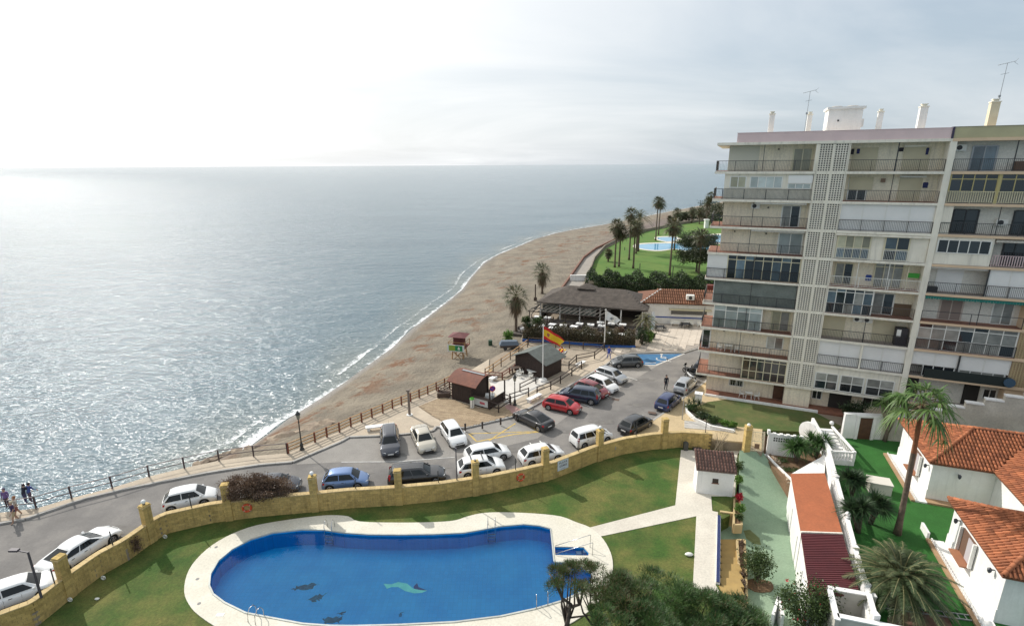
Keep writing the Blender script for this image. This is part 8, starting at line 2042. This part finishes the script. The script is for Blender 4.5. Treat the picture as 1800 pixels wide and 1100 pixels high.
car(30,1052,112,-62,'hatch',W_,'white hatchback at the lower left corner, half out of the picture',wall=1.7)
car(165,975,140,-72,'coupe',W_,'long white coupe parked by the wall at the left',wall=1.75)
car(328,908,92,-28,'mini',W_,'small white hatchback between the globe pillar and the brown bush',wall=1.65)
car(470,880,100,-16,'hatch',slate,'dark car mostly hidden behind the brown bush',wall=1.7)
car(602,872,100,-12,'mini',blu,'light blue small hatchback behind the yellow wall',wall=1.6)
car(732,866,112,-8,'estate',blk_,'black estate car parked behind the yellow wall',rails=True,wall=1.7)
car(852,842,100,-14,'hatch',W_,'white car with dark roof bars right behind the wall pillar',bars=darkmetal,wall=1.7)
car(963,815,94,-28,'hatch',W_,'white car with pale roof bars beside the notice board',bars=whitemetal,wall=1.7)
car(1055,783,80,-32,'mpv',W_,'white people carrier with tall red rear lights behind the globe pillar',wall=1.7)
car(1117,754,62,-34,'hatch',blk_,'black hatchback parked alone beside the tan pavement')
car(1174,713,44,-38,'hatch',nav,'dark blue hatchback with its tail to the camera on the right kerb')
car(1204,684,38,-36,'hatch',slv,'silver hatchback in front of the dark blue one on the right kerb')
car(1234,652,32,-34,'hatch',slate,'dark car partly hidden by the balconies of the block')
car(686,784,4,62,'estate',slate,'dark estate car facing the camera, leftmost of the parking row',rails=True)
car(744,779,26,56,'sedan',cream,'cream saloon facing the camera in the parking row')
car(797,771,36,52,'hatch',W_,'white hatchback facing the camera beside the yellow loading bay')
car(857,806,92,-18,'hatch',W_,'white hatchback standing in the roadway')
car(937,744,-62,-30,'coupe',blk_,'black coupe at the corner of the loading bay, tail to the road')
car(988,720,72,16,'hatch',red,'bright red hatchback in the slanted row')
car(1019,703,-74,-12,'suv',dbl,'dark blue sport utility car between the two red cars')
car(1040,692,62,22,'hatch',dred,'dark red hatchback mostly hidden behind the dark blue one')
car(1058,683,62,24,'hatch',W_,'white hatchback third from the far end of the slanted row')
car(1074,667,62,22,'hatch',slv,'silver hatchback second from the far end of the slanted row')
car(1101,643,-66,2,'hatch',gry,'dark grey hatchback at the far end of the row beside the blue bay')
# motorcycles
def moto(px,py,a,label,m):
    t=thing('motorcycle',label,'motorcycle',G(px,py),a,'motorcycles beside the block')
    for x in (-.65,.65): MB().torus((x,0,.3),(0,1,0),.25,.06,18,7).build('wheel',rubber,t); MB().cyl((x,-.03,.3),(x,.03,.3),.06,n=8).build('hub',alloy,t)
    MB().tube([(-.7,0,.62),(-.2,0,.55),(.1,0,.6),(.5,0,.75)],[.12,.17,.16,.10],8).build('frame',m,t,smooth=True); MB().tube([(-.75,0,.82),(-.3,0,.80),(.05,0,.82)],[.1,.14,.1],8).build('seat',trim,t,smooth=True)
    MB().bar((.5,-.33,1.0),(.5,.33,1.0),.035,.035).bar((.65,0,.3),(.47,0,1.0),.06,.05).build('handlebar',trim,t); MB().ball((.62,0,.88),.11,8).build('headlight',lampw,t); MB().box(-1.0,-.65,-.18,.18,.85,1.15).build('top_box',trim,t)
    MB().add([(.55,-.2,.95),(.55,.2,.95),(.42,.15,1.3),(.42,-.15,1.3)],[(0,1,2,3),(3,2,1,0)]).build('windshield',cglass,t)
moto(1213,667,2.0,'white scooter parked in front of the silver hatchback',W_); moto(1221,660,2.3,'dark motorcycle between the white scooter and the dark car',slate); moto(1208,657,1.9,'black motorcycle nearest the roadway by the block',trim)
# ================================================================== PEOPLE
def person(pos, rz, label, top_c, leg_c, hair=(.04,.025,.02), pose='walk', skin=(.42,.25,.17), h=1.7, short=False, seed=0):
    s=h/1.7; rt=bpy.data.objects.new('person',None)
    J={'pelvis':(0,0,.92),'chest':(0,.0,1.2),'sh':(0,0,1.40),'neck':(0,.01,1.48),'head':(0,.02,1.60),'top':(0,.02,1.68)}
    st=.16 if pose=='walk' else .03; b={'stand':0,'walk':0,'lean':.25}[pose]
    for k in ('chest','sh','neck','head','top'): x,y,z=J[k]; J[k]=(x,y-b*(z-.92),z-b*.08*(z-.92))
    chains=[]
    E_=[('pelvis','chest'),('chest','sh'),('sh','neck'),('neck','head'),('head','top')]
    Rr={'pelvis':(.15,.11),'chest':(.15,.10),'sh':(.13,.09),'neck':(.055,.055),'head':(.085,.10),'top':(.06,.075)}
    for sd_,sg in (('l',1),('r',-1)):
        f=st*sg; shx=.19*sg; y0=J['sh'][1]
        J['shoulder'+sd_]=(shx,y0,1.385); ay=-f*1.0-(.25 if pose=='lean' else 0); J['elbow'+sd_]=(shx*1.22,y0+ay*.5+.02,1.11); J['wrist'+sd_]=(shx*1.2,y0+ay*1.2-.08,.90); J['hand'+sd_]=(shx*1.18,y0+ay*1.35-.11,.82); J['tip'+sd_]=(shx*1.15,y0+ay*1.4-.13,.76)
        J['hip'+sd_]=(.095*sg,0,.88); J['knee'+sd_]=(.10*sg,-f*.75-.03,.50); J['ankle'+sd_]=(.10*sg,-f*1.5+.02,.09); J['toe'+sd_]=(.11*sg,-f*1.5-.14,.035)
        E_+=[('sh','shoulder'+sd_),('shoulder'+sd_,'elbow'+sd_),('elbow'+sd_,'wrist'+sd_),('wrist'+sd_,'hand'+sd_),('hand'+sd_,'tip'+sd_),('pelvis','hip'+sd_),('hip'+sd_,'knee'+sd_),('knee'+sd_,'ankle'+sd_),('ankle'+sd_,'toe'+sd_)]
        for k,r_ in (('shoulder',.065),('elbow',.045),('wrist',.032),('hand',.042),('tip',.02),('hip',.105),('knee',.065),('ankle',.045),('toe',.04)): Rr[k+sd_]=(r_,r_)
        for q in range(3):  # fingers and a thumb
            n_='f%d%s'%(q,sd_); hx,hy,hz=J['hand'+sd_]; J[n_]=(hx-.02+.02*q,hy-.03*(1 if q else 1.6),hz-.08+.02*abs(q-1)); Rr[n_]=(.010,.010); E_.append(('hand'+sd_,n_))
    names=list(J); idx={k:i for i,k in enumerate(names)}
    me=bpy.data.meshes.new('body'); me.from_pydata([tuple(c*s for c in J[k]) for k in names],[(idx[a_],idx[b_]) for a_,b_ in E_],[]); o=bpy.data.objects.new('body',me); col.objects.link(o)
    md=o.modifiers.new('skin','SKIN'); md.use_smooth_shade=True; o.modifiers.new('sub','SUBSURF').levels=1
    for k in names: v=me.skin_vertices[0].data[idx[k]]; v.radius=tuple(r_*s for r_ in Rr[k]); v.use_root=(k=='pelvis')
    bpy.context.view_layer.update(); m2=bpy.data.meshes.new_from_object(o.evaluated_get(bpy.context.evaluated_depsgraph_get())); bpy.data.objects.remove(o)
    mats_=[mat('skin_%d'%int(skin[0]*100),skin,.6),mat('cloth_'+'_'.join(str(int(c*255)) for c in top_c),top_c,.9),mat('cloth_'+'_'.join(str(int(c*255)) for c in leg_c),leg_c,.9),trim]
    m2.materials.clear()
    for m_ in mats_: m2.materials.append(m_)
    for p in m2.polygons:
        z=p.center.z/s; x=abs(p.center.x/s); arm=x>.205 and z<1.33
        if z>1.45: mi=0
        elif arm: mi=0 if (z<.93 or (short and z<1.2)) else 1
        elif z>.90: mi=1
        elif z<.07: mi=3
        elif short and z<.55: mi=0
        else: mi=2
        p.material_index=mi; p.use_smooth=True
    t=thing('person',label,'person',pos,rz); b_=bpy.data.objects.new('body',m2); col.objects.link(b_); b_.parent=t
    hx,hy,hz=(c*s for c in J['head']); hm=mat('hair_%d'%int(hair[0]*200),hair,.8)
    MB().ball((hx,hy+.015*s,hz+.035*s),.108*s,12,sz=1.05).build('hair',hm,t,smooth=True)
    fc=MB().ball((hx,hy-.03*s,hz),.088*s,12,sz=1.15).ball((hx,hy-.125*s,hz-.005*s),.016*s,6).build('face',mats_[0],t,smooth=True)
    ey=MB()
    for sg in (-1,1): ey.ball((hx+sg*.032*s,hy-.108*s,hz+.02*s),.011*s,6)
    ey.bar((hx-.022*s,hy-.112*s,hz-.045*s),(hx+.022*s,hy-.112*s,hz-.045*s),.008,.006); ey.build('eyes_and_mouth',trim,fc)
    return t
person(G(28,917),-.3,'person walking in the road in a dark top and pale patterned shorts',(.05,.035,.09),(.45,.36,.22),(.5,.42,.3),'walk',short=True)
person(G(33,908),-.4,'person with orange hair and a light top walking beside the dark clothed one',(.50,.45,.38),(.30,.12,.10),(.28,.12,.05),'walk',short=True,h=1.72)
person(G(15,892,.12),.2,'person in a purple top at the railing left of the walkers',(.16,.10,.25),(.08,.05,.06),(.08,.06,.12),'stand',h=1.65)
person(G(46,884,.12),3.0,'person in black leaning on the dark railing towards the sea',(.025,.025,.04),(.05,.05,.12),(.03,.02,.03),'lean',h=1.6)
person(G(55,882,.12),3.0,'person in blue leaning on the railing beside the one in black',(.05,.08,.25),(.10,.07,.10),(.04,.03,.04),'lean',h=1.6)
person(G(1070,630,.12),.5,'person in a bright blue outfit walking by the play yard fence',(.02,.06,.40),(.03,.07,.35),(.10,.03,.02),'walk')
person(G(1170,685),.2,'person in black standing in the road behind the blue hatchback',(.015,.018,.025),(.015,.018,.03),(.02,.015,.015),'stand',h=1.8)
# ================================================================== BUSH ON THE WALL, PINE
t=bush(G(462,905,GZ),(2.7,1.2,.95),22000,.10,'brown_shrub','wind shaped reddish brown bush growing over the yellow wall',stem=1.0,k=70,kr=.15,shell=.1,seed=77,name='wall_bush'); 
for ch in t.children: ch.location=(0,0,.55)
MB().tube([(.3,.1,-.2),(.15,0,.6),(-.1,0,1.3),(-.3,.1,2.0)],[.10,.08,.06,.04],7).build('bush_trunk',bark,t)
for i,(x,y,r,lab) in enumerate(((343,920,.6,'brown creeper on the wall below the white hatchback'),(236,975,.7,'brown creeper on the wall below the white coupe'),(60,1092,.4,'dark creeper at the wall foot in the lower left corner'))): bush(G(x,y,GZ),(r,.3,r*.9),700,.09,'brown_shrub',lab,stem=.3,k=14,seed=130+i,name='wall_creeper',cat='creeper')
# leafless twigs behind the pump house
t=thing('bare_shrub','leafless twiggy shrub against the wall behind the pump house roof','shrub',G(1262,795,GZ)); mb=MB(); rg=random.Random(5)
for i in range(26):
    a=rg.uniform(0,6.28); l=rg.uniform(.8,1.5); mb.tube([(rg.uniform(-.5,.5),0,0),(math.cos(a)*.3,math.sin(a)*.2,l*.9),(math.cos(a)*.8,math.sin(a)*.4,l*1.5)],[.03,.018,.006],4)
mb.build('twigs',mat('pale_twig',(.34,.28,.20),.9),t)
# the pine in the foreground
pc=G(1005,1105,-.9)
def pine():
    rng=np.random.default_rng(12); rg=random.Random(4)
    base=G(1130,1240,-.9); t=thing('pine_tree','spreading stone pine with several dark stems in the foreground','pine tree',(base.x,base.y,-.9)); off=np.array(t.location)
    # crown pads: photo outline of the crown met at the heights the pads have
    pads=[]
    poly=[(962,1003),(975,993),(1010,989),(1045,988),(1080,990),(1100,1000),(1140,998),(1180,1018),(1225,1032),(1262,1040),(1300,1052),(1335,1072),(1368,1100),(1368,1200),(1010,1200),(1040,1060),(1020,1040),(985,1040),(965,1020)]
    tries=0
    while len(pads)<270 and tries<9000:
        tries+=1; x=rng.uniform(958,1370); y=rng.uniform(985,1190)
        if not inside(x,y,poly): continue
        hgt=5.6 - max(0,(1050-x))*.010 - max(0,(x-1230))*.012 + rng.uniform(-.5,.4)
        if x<1045 and y>1035: continue
        p=G(x,y+4,hgt); pads.append((p,rng.uniform(.42,.8)*(1.0 if x>1060 else .75),x,y))
    Vn=[];Fn=[];Mi=[];b=0; tips=[]
    for p,r,x,y in pads:
        n=420; u=rng.normal(size=(n,3)); u/=np.linalg.norm(u,axis=1,keepdims=True); u[:,2]=np.abs(u[:,2])*.9-.15; q=rng.uniform(.35,1,(n,1)); C=np.array(p)+u*q*np.array([r,r,r*.55]); D=u+np.array([0,0,.7])+rng.normal(size=(n,3))*.55
        V,F=blades_arrays(C,D,rng.uniform(.13,.24,n),np.full(n,.042),.05,rng,1); Vn.append(V); Fn.append(F+b); b+=len(V); dry=(rng.uniform(size=n)<(.5 if x<1130 and y<1060 else .12)).astype(int); Mi.append(dry); tips.append(p)
    cr=place('crown',fastmesh('crown',np.concatenate(Vn)-off,np.concatenate(Fn),[lm('pine'),lm('pine_dry')],np.concatenate(Mi)),parent=t)
    # stems: several boles forking up to the pads
    mb=MB(); roots=[(G(1000,1180,.4),G(996,1100,2.4)),(G(1060,1220,0),G(1050,1110,2.6)),(G(1130,1240,0),G(1110,1120,2.8)),(G(1220,1260,0),G(1200,1130,2.8)),(G(1310,1280,0),G(1290,1140,2.8))]
    for r0,r1 in roots: mb.tube([Vector((r0.x,r0.y,-.95)),r0.lerp(r1,.4)+Vector((.15,0,0)),r1],[.2,.15,.12],8)
    mid=[]
    for p,r,x,y in pads:
        k=min(range(5),key=lambda i:(roots[i][1]-p).length); a=roots[k][1]
        if rng.uniform()<.42:
            m1=a.lerp(p,.5)+Vector((rng.uniform(-.25,.25),rng.uniform(-.25,.25),-.35)); mb.tube([a,m1,p-Vector((0,0,.1))],[.07,.05,.015],5)
    mb.build('stems',bark,t,smooth=True,world=True)
    # the forked bare limb reaching left
    mb=MB(); e=G(996,1100,2.4)
    for pts,rr0 in (([(998,1092,2.8),(1001,1070,3.3),(1004,1062,3.7),(988,1050,4.2),(975,1022,4.8),(966,1008,5.0)],.13),([(1003,1066,3.5),(1018,1062,3.9),(1012,1040,4.4),(1022,1020,4.9)],.09),([(1020,1060,3.9),(1024,1040,4.5),(1030,1015,5.0)],.06),([(1002,1085,2.9),(1040,1080,3.5),(1070,1070,4.2)],.05)):
        P=[G(*q) for q in pts]; mb.tube(([e]+P) if rr0>.1 else P,[rr0*(1-.75*i/len(P)) for i in range(len(P)+(1 if rr0>.1 else 0))],7)
    mb.build('bare_limb',bark,t,smooth=True,world=True)
pine()
